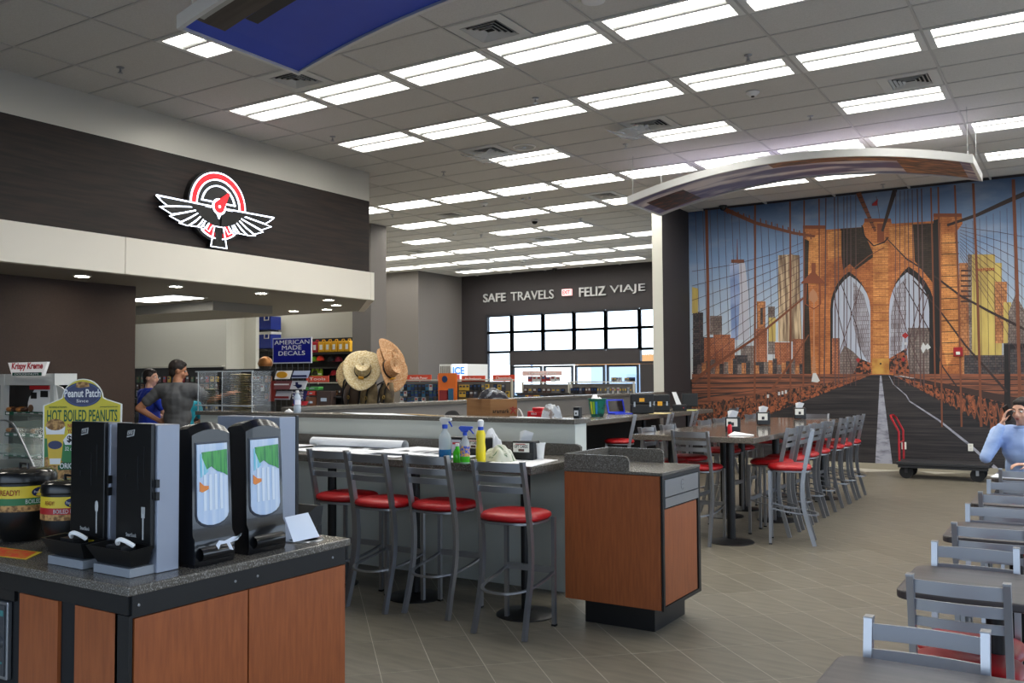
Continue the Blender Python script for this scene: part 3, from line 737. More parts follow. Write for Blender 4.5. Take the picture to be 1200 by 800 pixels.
# city on the left
rect('bld_d', 812, 366, 824, 440); poly('bld_y', [(811,336),(818,338),(818,367),(811,367)]); rect('bld_d', 824, 395, 848, 438)
rect('grey', 832, 370, 846, 392)
poly('tower_b', [(857,305),(861,305),(862,332),(861,390),(857,392),(856,340)]); poly('tower_b', [(855,309),(872,308),(868,345),(866,398),(857,398),(856,345)])
poly('tower_w', [(866,308),(873,308),(877,345),(878,398),(865,398),(867,345)]); rect('beam', 857, 304, 872, 308); strip('cable', [(864,304),(864,280)], [1.6,.5])
rect('bld1', 825, 396, 861, 437); rect('bld1', 836, 392, 856, 398)
rect('bld2', 887, 353, 897, 425); rect('bld1', 886, 385, 899, 424); rect('bld_d', 891, 361, 894, 380)
rect('grey', 900, 359, 908, 415); rect('bld_y', 901, 372, 909, 400); rect('grey', 868, 405, 884, 437)
poly('gehry', [(912,299),(926,298),(937,299),(939,400),(912,400)]); rect('bld1', 908, 401, 927, 436); rect('bld1', 929, 397, 943, 437); rect('bld_d', 884, 424, 910, 438); rect('bld_d', 861, 416, 876, 438)
for k in range(26):
    rx = 812+k*5.2; rect(['bld_d','grey','bld2'][k % 3], rx, 420+(k*7) % 9, rx+5, 440)
# city on the right
rect('bld2', 1124, 308, 1137, 440); poly('grey', [(1134,298),(1141,298),(1141,418),(1136,418)]); rect('bld_y', 1139, 298, 1166, 418); rect('bld_y', 1166, 308, 1174, 420)
rect('bld2', 1166, 330, 1180, 402); rect('bld_y', 1176, 354, 1185, 402); poly('grey', [(1182,365),(1190,345),(1200,362),(1215,362),(1215,402),(1181,402)])
rect('bld_d', 1130, 416, 1215, 440); rect('bld_d', 1176, 402, 1215, 440)
for k, (a, b) in enumerate(((1126, 1138),)):
    for q in range(7): rect('beam_d', a, 316+q*6, b, 318+q*6)
# horizon band seen through the arches
# tower
tower = [(941,268),(968,265),(968,269),(1010,266),(1014,258),(1044,257),(1045,262),(1094,259),(1094,254),(1127,251),(1128,262),(1122,270),(1124,330),(1128,440),(942,440),(942,330),(944,300),(941,280)]
poly('stone', tower)
poly('stone_d', [(985,268),(1012,266),(1013,274),(1025,300),(1003,316),(996,309),(988,316),(985,290)])
poly('stone_l', [(970,272),(986,270),(986,300),(970,304)]); poly('stone_l', [(945,278),(962,275),(962,330),(946,335)]); poly('stone_d', [(941,279),(948,282),(947,330),(951,440),(942,440),(942,330)])
poly('stone_l', [(1042,266),(1070,264),(1071,304),(1060,300),(1043,286)])
poly('stone_d', [(1070,263),(1102,261),(1102,345),(1092,330),(1072,306)]); poly('black', [(1094,258),(1101,256),(1103,345),(1101,438),(1092,438),(1094,340)])
poly('stone_l', [(1104,275),(1118,272),(1124,330),(1126,400),(1110,430),(1103,400)])
for q in range(12): strip('stone_d', [(1103,285+q*13),(1124,284+q*13)], .9)
rect('stone_l', 1023, 285, 1041, 420)
rect('stone_g', 1022, 420, 1042, 438); rect('black', 1031, 425, 1033, 427)
for q in range(14): strip('pier_d', [(1023,292+q*9.3),(1041,292+q*9.3)], .7)
# arches
def arch(cx, ax, y_ap, xl_, xr_, ys, yb_): 
    L = [lerp((ax, y_ap), (xl_, ys), t) for t in (0, .25, .5, .75, 1)]
    go = lambda t: (2*math.cos((1-t)*PI/3)-1, 1-math.sin((1-t)*PI/3)/math.sin(PI/3))
    left = [(ax+(xl_-ax)*go(t)[0], y_ap+(ys-y_ap)*go(t)[1]) for t in (0, .2, .4, .6, .8, 1)]
    right = [(ax+(xr_-ax)*go(t)[0], y_ap+(ys-y_ap)*go(t)[1]) for t in (1, .8, .6, .4, .2)]
    return left+[(xl_, yb_), (xr_, yb_)]+right
poly('black', arch(0, 995, 318, 973, 1019, 362, 438))
poly('arch', arch(0, 996, 323, 976, 1020, 362, 438)); poly('black', arch(0, 1065, 312, 1042, 1096, 366, 438)); poly('arch', arch(0, 1063, 319, 1042, 1089, 362, 438))
poly('net', [(1000,330),(1012,345),(1019,370),(1020,430),(1006,405),(1000,380)]); poly('net', [(1062,325),(1050,338),(1044,368),(1043,430),(1056,412),(1062,370)])
rect('grey', 1064, 384, 1089, 438); rect('bld1', 975, 396, 984, 438); poly('grey', [(984,415),(990,405),(1000,412),(1008,420),(1020,434),(1020,438),(984,438)])
poly('rust', [(1042,420),(1062,408),(1066,438),(1042,438)]); poly('rust', [(1020,425),(1008,420),(1000,438),(1021,438)])
for q in range(6): strip('cable_d', [(1066+q*4,388),(1066+q*4,436)], .6)
# cap stones
rect('pier_d', 941, 264, 968, 268); rect('pier_d', 1013, 256, 1044, 260); rect('pier_d', 1094, 250, 1127, 254); rect('pier_d', 1028, 262, 1036, 284)
strip('black', [(1010,264),(1013,277),(1024,288),(1036,284),(1041,278)], 1.6)
# carriageway beams on both sides of the walk
poly('beam', [(811,438),(1020,438),(1010,442),(811,466)]); poly('beam', [(1046,438),(1215,438),(1215,470),(1120,452)])
for q, y in enumerate((443, 449, 455, 461)): strip('beam_d', [(811, y), (1010-q*48, y-1)], 1.6)
for q, y in enumerate((445, 451, 458)): strip('beam_d', [(1215, y), (1090+q*22, y-1)], 1.2)
poly('planks', [(1020,439),(1044,439),(1215,500),(1215,565),(811,565),(811,505)])
# left truss
poly('truss', [(1020,439),(833,467),(811,471),(811,503),(886,492),(960,462)])
poly('beam', [(1020,438.5),(833,465),(811,469),(811,476),(833,472),(1020,440)])
poly('rust', [(1018,440),(905,468),(850,482),(812,490),(812,510),(886,490),(960,463)])
for q in range(14):
    t = q/14; a = lerp((835,470), (1015,440), t); b = lerp((835,503), (1015,441), t); strip('beam_d', [a, b], 1.6*(1-t)+.5)
for q in range(22):
    t0, t1 = q/22, (q+1)/22; A0, A1 = lerp((835,474),(1015,441),t0), lerp((835,474),(1015,441),t1); B0, B1 = lerp((835,502),(1015,442),t0), lerp((835,502),(1015,442),t1); strip('cable', [A0, B1], 1.3*(1-t0)+.3); strip('cable', [B0, A1], 1.3*(1-t0)+.3)
# right truss
poly('beam_d', [(1045,439),(1215,470),(1215,486),(1175,478)]); poly('rust', [(1050,441),(1100,453),(1176,472),(1186,512),(1165,505),(1140,486),(1100,468)])
for q in range(10):
    t = q/10; a = lerp((1182,473), (1056,442), t); b = lerp((1184,515), (1058,446), t); strip('black', [a, b], 4*(1-t)+.8)
for q in range(18):
    t0, t1 = q/18, (q+1)/18; A0, A1 = lerp((1182,476),(1056,443),t0), lerp((1182,476),(1056,443),t1); B0, B1 = lerp((1184,513),(1058,446),t0), lerp((1184,513),(1058,446),t1); strip('cable', [A0, B1], 1.8*(1-t0)+.3); strip('cable', [B0, A1], 1.8*(1-t0)+.3)
poly('black', [(1177,404),(1200,403),(1215,403),(1215,408),(1184,409),(1184,520),(1177,522)])
# deck lines
poly('line', [(1031.3,440),(1033,440),(1046.5,548),(1025.5,548)]); strip('line', [(1042,440),(1047,450),(1062,463),(1066,470),(1100,492),(1135,520),(1172,553)], [.6,.8,1.2,1.4,2,2.8,4])
# flag and main cables
strip('wire', [(1027,230),(1031,256)], .6); poly('red', [(1022,239),(1029,233),(1028,241),(1022,241)])
strip('cable', [(849,245),(885,261),(930,273),(955,277)], [5,4,3.4,3]); strip('cable', [(1006,226),(1026,271)], [6,3]); strip('cable_d', [(1049,222),(1034,271)], [5.5,3]); 
strip('cable_d', [(1110,264),(1145,252),(1180,236),(1215,221)], [3,4,5,6])
for k in range(8): t = k/7; a = lerp((1006,226),(1024,267), t); strip('cable_d', [(a[0]-2.5, a[1]), (a[0]+2.5, a[1]-1)], .8)
for k in range(16): t = k/15; a = lerp((852,247),(950,277), t); strip('cable', [(a[0], a[1]-3), (a[0]+.6, a[1]+3.5)], 1.5)
# stays and net, left
for q in range(9):
    strip('wire', [(811, 318+q*17), (860, 310+q*12.5), (905, 298+q*9.5), (941, 284+q*8)], .55)
for q in range(15):
    x = 815+q*8.5; strip('wire', [(x, 244+max(0, (x-850)*.3)), (x+3, 330), (x+7, 436)], .5)
# stays, right
for q in range(11):
    strip('wire', [(1125, 266+q*3.4), (1170, 272+q*10), (1215, 280+q*17)], .55)
for q in range(11):
    x = 1132+q*8; strip('wire', [(x, 262-q*3), (x+1.5, 340), (x+3, 436)], .45)
# inclined stays
strip('cable', [(800+11,447),(835,429),(885,396),(942,349)], [3.6,3.2,2.8,2]); strip('cable', [(905,456),(925,428),(948,392)], [3,2.2,1.4])
strip('cable_d', [(1038,278),(1062,303),(1100,327),(1125,346),(1160,365),(1215,393)], [1,1.6,2.2,2.4,2.8,3.2]); strip('cable_d', [(1070,328),(1100,362),(1131,404),(1180,459)], [1.4,1.8,2.2,3])
strip('cable_d', [(1058,330),(1088,385),(1105,430),(1132,468)], [.9,1.2,1.6,2]); strip('cable', [(1036,290),(1018,300),(996,318)], 1); strip('cable_d', [(985,330),(1005,385),(1012,438)], .9)
for a, b in (((978,350),(1000,438)), ((1010,330),(982,420)), ((1084,330),(1060,420)), ((1046,340),(1080,436)), ((1088,345),(1072,400))): strip('wire', [a, b], .9)
# vertical suspenders
for x0, x1, w in ((828,831,3.4),(885,884.5,2.3),(926,926.5,2),(942.5,941.5,1.8),(960,960.5,1.6),(968,966,1.4),(978,979,1.2),(982,983,1),(989,989,.9),(993,992,.8),(997,997,.8),(1003,1003,.8),
                  (1050,1048,.8),(1055,1053,.8),(1060,1061,.8),(1064,1066,.9),(1069,1072,1),(1075,1079,1.4),(1080,1083,1.4),(1091,1096,1.8),(1099.5,1104,2),(1119,1127,2.2),(1140.5,1150,3),(1187.5,1196,4)):
    yt = 247-(x0-808)*.0995
    strip('cable' if w > 1.5 else 'wire', [(x0, yt+1), ((x0+x1)/2+.3, 340), (x1, 452 if w < 2 else (500 if x0 > 1000 else 470))], w)
# street lantern
strip('lamp', [(954,440),(954,352)], 1.6); poly('pier_d', [(938,332),(952,318),(954,318),(968,332)]); rect('pier_d', 951, 308, 956, 320); strip('pier_d', [(945,333),(944,356),(954,362),(962,356),(961,333)], 1.4)
poly('lamp', [(949,343),(953,338),(957,343),(959,350),(954,356),(948,350)]); poly('white', [(951,447),(953,436),(956,436),(961,446),(958,448)]); 
for k in range(5): rect('lamp', 952.6-k*.3, 418+k*4, 955.4+k*.3, 421+k*4)
# distant signs, scribbles on the left beam
poly('white', [(1079,408),(1082,401),(1086,407),(1082,414)]); poly('white', [(1084,406),(1087,402),(1091,407),(1087,410)]); poly('red', [(1057,393),(1061,389),(1065,393),(1061,397)]); rect('white', 1060, 401, 1063, 404)
poly('red', [(1003,421),(1006,419),(1008,422),(1006,425)]); poly('red', [(1056,421),(1059,418),(1061,421),(1059,424)])
for k, (x, y) in enumerate(((912,459),(916,458),(920,457),(899,462),(930,455),(870,478),(845,482),(853,480))): rect('white' if k < 4 else 'black', x, y, x+2.4, y+4)
mural = mur.build('bridge_mural', [INK[k] for k in NAMES], raw=True)
tag(mural, 'wall sized printed picture of a stone suspension bridge with city skyline', 'mural')
c_ = on(1145, 317, 1, YM-.02); text('printed_lettering', 'verizon', on(1145.5, 318, 1, YM-.03), (1,0,0), (0,0,1), .24, .06, INK['red'], None, .0005, .01)['label'] = 'small red lettering printed on the yellow tower of the mural'
bpy.data.objects['printed_lettering'].parent = mural
# wall fittings: outlets and the fire alarm strobe
M_PLATE = mat('outlet_white', (226,224,214), .4)
for px, py, lab in ((1059.5, 522, 'white electrical outlet on the mural beside the red cart handle'), (1137.5, 524, 'white electrical outlet on the mural above the right end of the cart')):
    c = on(px, py, 1, YM); t = thing('wall_outlet', lab, 'outlet', (c.x, YM-.02, c.z))
    MB().box(-.037, .037, 0, .014, -.06, .06).build('cover_plate', M_PLATE, t, bevel=.003)
    for s in (-.026, .026): MB().box(-.017, .017, -.003, 0, s-.014, s+.014).build('socket', mat('socket_cream', (206,204,196), .5), t)
c = on(1123, 412, 1, YM); t = thing('fire_alarm', 'red fire alarm strobe on the mural tower', 'fire alarm', (c.x, YM-.04, c.z))
MB().box(-.07, .07, 0, .034, -.075, .075).build('body', mat('alarm_red', (150,22,30), .4), t, bevel=.006)
MB().box(-.03, .03, -.02, 0, -.05, 0).build('strobe_lens', mat('strobe', (225,225,215), .2), t, bevel=.006)
# ------------------------------------------------------------------ arched hanging print panels
M_FASC = mat('panel_edge_silver', (214,214,212), .35, metal=.2)
M_BLUEP = mat('print_blue', (40,66,178), .45, noise=((.6,.8,1), (52,82,196), .3, .7))
M_CLOUDP = mat('print_cloudy_dusk', (104,100,140), .4, noise=((1.0,4,1), (240,232,232), .45, .62, 'Object', 9))
M_ORANGEP = mat('print_rust_city', (88,64,56), .4, noise=((5,22,1), (206,140,92), .45, .62, 'Object', 6))
def arched_panel(x0, x1, y0, y1, zb, rise, name, label, prt, extra):
    t = thing(name, label, 'ceiling canopy', ((x0+x1)/2, (y0+y1)/2, CE), world=True)
    n = 24
    def zc(u): return zb + rise*(1-(2*u-1)**2)
    def cap(p): return p
    X = lambda u: x0+(x1-x0)*u
    m = MB()
    for a, b in (((y0, y0+.035)), ((y1-.035, y1))):
        vs = []
        for i in range(n+1):
            u = i/n; z = zc(u); vs += [(X(u), a, z), (X(u), b, z), (X(u), b, z+.1), (X(u), a, z+.1)]
        fs = [(0,1,2,3), (4*n+3,4*n+2,4*n+1,4*n)]+[(4*i+k, 4*i+(k+1) % 4, 4*i+4+(k+1) % 4, 4*i+4+k) for i in range(n) for k in range(4)]
        m.add(vs, fs)
    m.box(x0, x0+.035, y0+.035, y1-.035, zb, zb+.1); m.box(x1-.035, x1, y0+.035, y1-.035, zb, zb+.1)
    m.build('edge_frame', M_FASC, t)
    s = MB(); vs = []
    for i in range(n+1):
        u = i/n; x = X(u)*(1) ; x = min(max(x, x0+.036), x1-.036); z = zc(u)+.02
        vs += [(x, y0+.036, z), (x, y1-.036, z), (x, y1-.036, z+.012), (x, y0+.036, z+.012)]
    s.add(vs, [(0,1,2,3), (4*n+3,4*n+2,4*n+1,4*n)]+[(4*i+k, 4*i+(k+1) % 4, 4*i+4+(k+1) % 4, 4*i+4+k) for i in range(n) for k in range(4)])
    sheet = s.build('printed_sheet', prt, t)
    extra(sheet, X, zc, y0, y1)
    for k, (x, y) in enumerate(((x0+.06, y0+.08), (x0+.06, y1-.08), (x1-.06, y0+.08), (x1-.06, y1-.08))):
        w = MB().tube([(x, y, zb+.1), (x, y, CE)], .0025, 5).build('hanging_wire', M_STEEL, t)
        MB().tube([(x, y, zb+.1), (x, y, zb+.16)], .008, 6).build('turnbuckle', M_STEEL, w)
def patch(parent, X, zc, u0, u1, v0, v1, y0, y1, m, name, n=8, slant=0, dz=.018):
    mb = MB(); vs = []
    for i in range(n+1):
        u = u0+(u1-u0)*i/n; z = zc(u)+dz
        for v in (v0+slant*i/n, v1+slant*i/n):
            vs.append((X(u), y0+(y1-y0)*v, z))
    mb.add(vs, [(2*i, 2*i+1, 2*i+3, 2*i+2) for i in range(n)]); return mb.build(name, m, parent)
def extra_blue(sheet, X, zc, y0, y1):
    m1 = mat('print_beam_brown', (84,74,66), .5, noise=((1,9,1), (52,44,40), .35, .65)); m2 = mat('print_beam_dark', (44,42,46), .5)
    patch(sheet, X, zc, .02, .55, .04, .26, y0, y1, m1, 'printed_beam', slant=-.02); patch(sheet, X, zc, .08, .5, .26, .36, y0, y1, m2, 'printed_beam', slant=-.06, dz=.017)
    patch(sheet, X, zc, .22, .24, .2, .48, y0, y1, m2, 'printed_post', dz=.016, n=2); patch(sheet, X, zc, .04, .2, .02, .08, y0, y1, mat('print_pale', (170,168,160), .5), 'printed_beam', dz=.016)
    patch(sheet, X, zc, .42, .62, .62, .98, y0, y1, mat('print_window_blue', (62,86,150), .4, noise=((3,3,1), (34,50,110), .3, .7)), 'printed_window', slant=-.05)
    patch(sheet, X, zc, .40, .43, .55, .98, y0, y1, m2, 'printed_post', n=2, dz=.016)
def extra_city(sheet, X, zc, y0, y1):
    patch(sheet, X, zc, .80, .98, .02, .98, y0, y1, M_ORANGEP, 'printed_city'); patch(sheet, X, zc, .45, .8, .04, .3, y0, y1, M_ORANGEP, 'printed_city', dz=.017)
    patch(sheet, X, zc, .02, .16, .3, .9, y0, y1, mat('print_dark_city', (38,34,36), .4, noise=((8,20,1), (120,60,40), .5, .62)), 'printed_city', dz=.017)
arched_panel(-5.31, -.9, 4.03, 5.2, 4.06, .28, 'ceiling_canopy', 'large arched panel with bright blue print hanging at the upper left', M_BLUEP, extra_blue)
arched_panel(-5.42, -1.0, 11.7, 12.9, 4.07, .31, 'ceiling_canopy', 'arched silver edged panel with cloudy city print hanging before the mural', M_CLOUDP, extra_city)

# ------------------------------------------------------------------ winged gauge sign on the fascia
M_SIGNW = mat('sign_white_lit', (255,255,255), .4, emit=(225,235,255), power=2.6)
M_SIGNR = mat('sign_red_lit', (230,30,40), .4, emit=(235,28,40), power=.95)
M_SIGNB = mat('sign_black_face', (12,12,14), .3)
SX = -9.1; YC, ZC_ = 7.556, 3.77
t = thing('winged_sign', 'lit winged gauge emblem in red, white and black on the wood fascia', 'sign', (-9.2, YC, ZC_), world=True)
def disc(r, x0, x1, nm, m, seg=48, par=None):
    mb = MB(); mb.prism([(YC+r*math.cos(2*PI*k/seg), ZC_+r*math.sin(2*PI*k/seg)) for k in range(seg)], x0, x1, axis=0); return mb.build(nm, m, par or t)
disc(.455, -9.199, SX-.012, 'backing_disc', M_BLACK)
def arc2(r0, r1, a0, a1, x0, x1, nm, m, n=36):
    mb = MB(); P = [(YC+r1*math.cos(a0+(a1-a0)*k/n), ZC_+r1*math.sin(a0+(a1-a0)*k/n)) for k in range(n+1)]; Q = [(YC+r0*math.cos(a0+(a1-a0)*k/n), ZC_+r0*math.sin(a0+(a1-a0)*k/n)) for k in range(n+1)]
    for k in range(n): mb.prism([P[k], P[k+1], Q[k+1], Q[k]], x0, x1, axis=0)
    return mb.build(nm, m, t)
arc2(.413, .428, -.02, PI+.02, SX-.012, SX+.004, 'outer_outline', M_SIGNW); arc2(.345, .411, -.0, PI, SX-.012, SX+.003, 'red_ring', M_SIGNR); arc2(.325, .340, 0, PI, SX-.012, SX+.004, 'inner_outline', M_SIGNW)
arc2(.248, .264, .16, PI-.16, SX-.012, SX+.004, 'gauge_outline', M_SIGNW)
MB().box(SX-.012, SX+.004, YC-.262, YC-.10, ZC_+.038, ZC_+.054).build('gauge_outline', M_SIGNW, t); MB().box(SX-.012, SX+.004, YC+.10, YC+.262, ZC_+.038, ZC_+.054).build('gauge_outline', M_SIGNW, t)
arc2(.345, .40, PI+.95, PI+1.42, SX-.012, SX+.002, 'red_ring', M_SIGNR, 12); arc2(.345, .40, 2*PI-1.42, 2*PI-.95, SX-.012, SX+.002, 'red_ring', M_SIGNR, 12)
arc2(.405, .42, PI+.9, PI+1.45, SX-.012, SX+.004, 'outer_outline', M_SIGNW, 12); arc2(.405, .42, 2*PI-1.45, 2*PI-.9, SX-.012, SX+.004, 'outer_outline', M_SIGNW, 12)
arc2(.25, .345, PI+1.05, PI+1.40, SX-.012, SX+.001, 'red_ring', M_SIGNR, 10); arc2(.25, .345, 2*PI-1.40, 2*PI-1.05, SX-.012, SX+.001, 'red_ring', M_SIGNR, 10)
zz = lambda x, y: on(170+x/7.275, 190+y/7.275, 0, SX)
def wp(x, y, s): p = zz(x, y); return (YC+s*(p.y-YC), p.z)
feathers = [[(92,282),(150,340),(190,372),(410,378),(560,386),(555,372),(330,330)],
            [(122,377),(225,443),(330,428),(440,408),(412,382),(190,376)],
            [(207,457),(300,508),(380,478),(450,432),(438,410),(240,450)],
            [(287,517),(362,541),(425,510),(474,458),(452,434),(305,512)],
            [(372,540),(442,548),(478,520),(500,480),(476,462)],
            [(446,550),(468,552),(497,548),(512,500),(500,482)],
            [(470,560),(500,572),(522,545),(545,515),(515,500)],
            [(520,572),(545,590),(560,560),(585,528),(548,515)]]
body = [(340,352),(560,388),(607,395),(607,600),(588,540),(566,528),(540,516),(512,500),(484,478),(460,452),(440,425),(420,395)]
for s, sd in ((1, 'left'), (-1, 'right')):
    # left-hand pixels mirrored for the right wing (s=-1 mirrors about the sign's axis)
    MB().prism([wp(x, y, s) for x, y in body], -9.16, SX+.0065, axis=0).build('wing_body', M_SIGNB, t)
    te = MB(); te.tube([(SX+.009, *wp(94, 280, s)), (SX+.009, *wp(600, 384, s))], (.003, .008), square=True, up=(1, 0, 0)); te.build('wing_edge', M_SIGNW, t)
    for k, f in enumerate(feathers):
        P = [wp(x, y, s) for x, y in f]
        fe = MB().prism(P, -9.16, SX, axis=0).build('feather', M_SIGNB, t)
        mb = MB(); mb.tube([(SX+.003, p[0], p[1]) for p in P], (.003, .006), square=True, up=(1, 0, 0), closed=True); mb.build('feather_outline', M_SIGNW, fe)
P = [wp(590, 545, 1), wp(558, 716, 1), (2*YC-wp(558, 716, 1)[0], wp(558, 716, 1)[1]), (2*YC-wp(590, 545, 1)[0], wp(590, 545, 1)[1])]
ta = MB().prism(P, -9.17, SX+.002, axis=0).build('tail', M_SIGNB, t); mb = MB(); mb.tube([(SX+.005, p[0], p[1]) for p in P], (.003, .009), square=True, up=(1,0,0), closed=True); mb.build('tail_outline', M_SIGNW, ta)
hb = (YC, ZC_-.005)
MB().prism([(hb[0]+.105*math.cos(2*PI*k/28), hb[1]+.105*math.sin(2*PI*k/28)) for k in range(28)], SX, SX+.008, axis=0).build('hub_outline', M_SIGNW, t)
nd = zz(712, 268); a = math.atan2(nd.z-hb[1], nd.y-hb[0]); L = math.hypot(nd.z-hb[1], nd.y-hb[0])
MB().prism([(hb[0]+.078*math.cos(a+PI/2-PI*0+k*PI/14), hb[1]+.078*math.sin(a+PI/2+k*PI/14)) for k in range(15)]+[(hb[0]+L*math.cos(a-.05), hb[1]+L*math.sin(a-.05)), (hb[0]+L*math.cos(a+.05), hb[1]+L*math.sin(a+.05))], SX+.008, SX+.014, axis=0).build('needle', M_SIGNR, t)
MB().prism([(hb[0]+.018*math.cos(2*PI*k/12), hb[1]+.018*math.sin(2*PI*k/12)) for k in range(12)], SX+.014, SX+.017, axis=0).build('hub_pin', M_SIGNW, t)
MB().prism([(YC-.035, ZC_-.1), (YC+.035, ZC_-.1), (YC, ZC_-.165)], SX-.001, SX+.006, axis=0).build('hub_drop', M_SIGNW, t)

# ------------------------------------------------------------------ lettering and exit sign on the far wall
M_LETTER = mat('letter_metal', (205,205,206), .35, metal=.3)
def word(par, s, xa, xb, bold):
    a = on(xa, 345, 1, YF-.03); b = on(xb, 345, 1, YF-.03)
    text('word', s, (a.x, YF-.035, 3.925), (1,0,0), (0,0,1), b.x-a.x, .265, M_LETTER, par, .02, bold)
t = thing('wall_lettering', 'metal letters SAFE TRAVELS on the dark far wall', 'lettering', (-14.3, YF-.03, 3.9), world=True)
word(t, 'SAFE', 566.5, 593, .014); word(t, 'TRAVELS', 599, 649, 0)
t = thing('wall_lettering', 'metal letters FELIZ VIAJE on the dark far wall', 'lettering', (-11.3, YF-.03, 3.9), world=True)
word(t, 'FELIZ', 679, 710, .014); word(t, 'VIAJE', 715, 756, 0)
t = thing('exit_sign', 'lit red EXIT sign between the two greetings on the far wall', 'exit sign', (-12.62, YF-.08, 3.96), world=True)
MB().box(-12.77, -12.47, YF-.10, YF-.001, 3.98, 4.17).build('sign_box', mat('exit_box', (235,205,205), .4, emit=(255,190,190), power=.8), t)
text('lettering', 'EXIT', (-12.74, YF-.104, 4.02), (1,0,0), (0,0,1), .24, .11, mat('exit_red', (215,30,34), .4, emit=(230,40,45), power=1.2), t, .003, .02)

# ------------------------------------------------------------------ small ceiling fittings
def cpt(i, j): return GX+i*TU, GY+j*TV
SPR = [(-2.73,-2.55,'near the upper left corner'),(-.27,2.66,'between the two nearest long rows, middle'),(1.74,2.63,'between the two nearest long rows, right'),(1.73,6.68,'right of the white smoke detector, lower'),
       (-.28,6.62,'just right of the round speaker'),(-2.77,6.54,'left of the plastic wrapped diffuser'),(-5.21,10.4,'by the wood fascia corner'),(-5.19,15.34,'between the short rows deep in the store'),
       (-2.77,2.56,'left end of the second long row'),(1.74,14.37,'close to the mural above the central tower'),(.4,11.0,'just above the arched print'),(-2.9,14.4,'in the gap left of the arched print')]
sp0 = None
for i, j, lab in SPR:
    x, y = cpt(i, j); L = 'small chrome ceiling sprinkler '+lab
    if sp0 is None:
        sp0 = thing('ceiling_sprinkler', L, 'sprinkler', (x, y, CE), 0, 'ceiling sprinklers')
        MB().lathe([(.04, 0), (.034, -.008), (.016, -.012)], 16).build('escutcheon', M_STEEL, sp0)
        MB().tube([(0,0,-.01), (0,0,-.055)], .007, 6).tube([(0,0,-.05), (.02,0,-.03)], .003, 4).tube([(0,0,-.05), (-.02,0,-.03)], .003, 4).build('head', M_STEEL, sp0)
        MB().lathe([(.026, -.055), (.026, -.059)], 12).build('deflector', M_STEEL, sp0)
    else: dup(sp0, (x, y, CE), 0, L)
M_DOME = mat('dome_smoked', (24,24,26), .12)
for i, j, k, lab in ((1.48,4.54,'s','white smoke detector above the broken third row, right of centre'),(-3.49,10.49,'s','white smoke detector between the fourth and fifth light rows'),(-5.46,14.38,'s','white smoke detector deep in the store, left'),
                  (-6.44,22.3,'s','white smoke detector nearest the far wall'),(-3.59,13.77,'c','black dome camera above the store middle'),(-6.59,25.71,'c','black dome camera close above the far wall'),(-.59,14.89,'c','black dome camera at the top left of the mural')):
    x, y = cpt(i, j)
    if k == 's':
        t = thing('smoke_detector', lab, 'smoke detector', (x, y, CE)); MB().lathe([(.075, 0), (.075, -.012), (.055, -.03), (.04, -.045), (.001, -.047)], 20).build('housing', M_WHITE, t, smooth=True); MB().lathe([(.02, -.047), (.018, -.056), (.001, -.057)], 10).build('sensor', M_BLACK, t)
    else:
        t = thing('dome_camera', lab, 'camera', (x, y, CE)); MB().lathe([(.075, 0), (.075, -.03), (.062, -.034)], 20).build('housing', M_WHITE if j < 14 else M_BLACK, t); MB().lathe([(.06, -.034), (.052, -.065), (.03, -.086), (.001, -.092)], 18).build('dome', M_DOME, t, smooth=True)
x, y = cpt(-1.28, 5.57); t = thing('ceiling_speaker', 'round white ceiling speaker right of the wrapped diffuser', 'speaker', (x, y, CE))
MB().lathe([(.16, 0), (.16, -.008), (.14, -.014), (.138, -.004)], 32).build('rim', M_WHITE, t, smooth=True); MB().lathe([(.138, -.004), (.001, -.007)], 32).build('grille', mat('grille_grey', (178,178,174), .7), t); MB().lathe([(.03, -.007), (.028, -.012), (.001, -.012)], 12).build('center_cone', M_STEEL, t)
x, y = cpt(1.18, -.66); t = thing('ceiling_speaker', 'white round fitting cut by the top edge of the picture', 'speaker', (x, y, CE))
MB().lathe([(.1, 0), (.1, -.012), (.08, -.02), (.001, -.022)], 28).build('rim', M_WHITE, t, smooth=True)
x, y = cpt(-2.77, 10.53); t = thing('emergency_light', 'small twin head emergency light under the ceiling', 'light fitting', (x, y, CE)); 
for s in (-1, 1): MB().lathe([(.03, 0), (.03, -.03), (.001, -.032)], 12, (s*.07, 0, 0)).build('lamp_head', M_WHITE, t)
# downlights and troffer under the soffit
DL = [((96,323),'nearest, at the left end'),((206,335),'second from the left'),((306,343),'third from the left, right of the winged sign'),((297,367),'deep one left of the blue sign'),((344,364),'above the blue decal sign'),((385,351),'close to the band corner'),((394,357),'behind the one at the band corner'),((383,362),'deepest one at the soffit corner')]
d0 = None
for (px, py), lab in DL:
    p = on(px, py, 2, 2.8); L = 'lit round soffit downlight, '+lab
    if d0 is None:
        d0 = thing('downlight', L, 'downlight', (p.x, p.y, 2.8), 0, 'round downlights in the soffit'); MB().lathe([(.1, 0), (.1, -.006), (.078, -.012), (.078, -.002)], 28).build('trim_ring', M_WHITE, d0); MB().lathe([(.077, -.004), (.001, -.004)], 28).build('lens', M_DOWN, d0)
    else: dup(d0, (p.x, p.y, 2.8), 0, L)
a, b, c, d = on(150,344,2,2.8), on(150,350.5,2,2.8), on(210,347,2,2.8), on(226,351,2,2.8)
t = thing('soffit_troffer', 'long lit rectangular light in the soffit beside the dark brown wall', 'ceiling light', ((a.x+d.x)/2, (a.y+d.y)/2, 2.8), world=True)
y0_, y1_ = on(215, 347.5, 2, 2.8).y-.62, on(215, 347.5, 2, 2.8).y+.62; xc_ = on(188, 347.5, 2, 2.8).x
MB().box(xc_-.85, xc_+.45, y0_+.3, y0_+.9, 2.786, 2.799).build('frame', M_WHITE, t); MB().box(xc_-.81, xc_+.41, y0_+.34, y0_+.86, 2.783, 2.786).build('lens', M_DOWN if False else M_LENS, t)
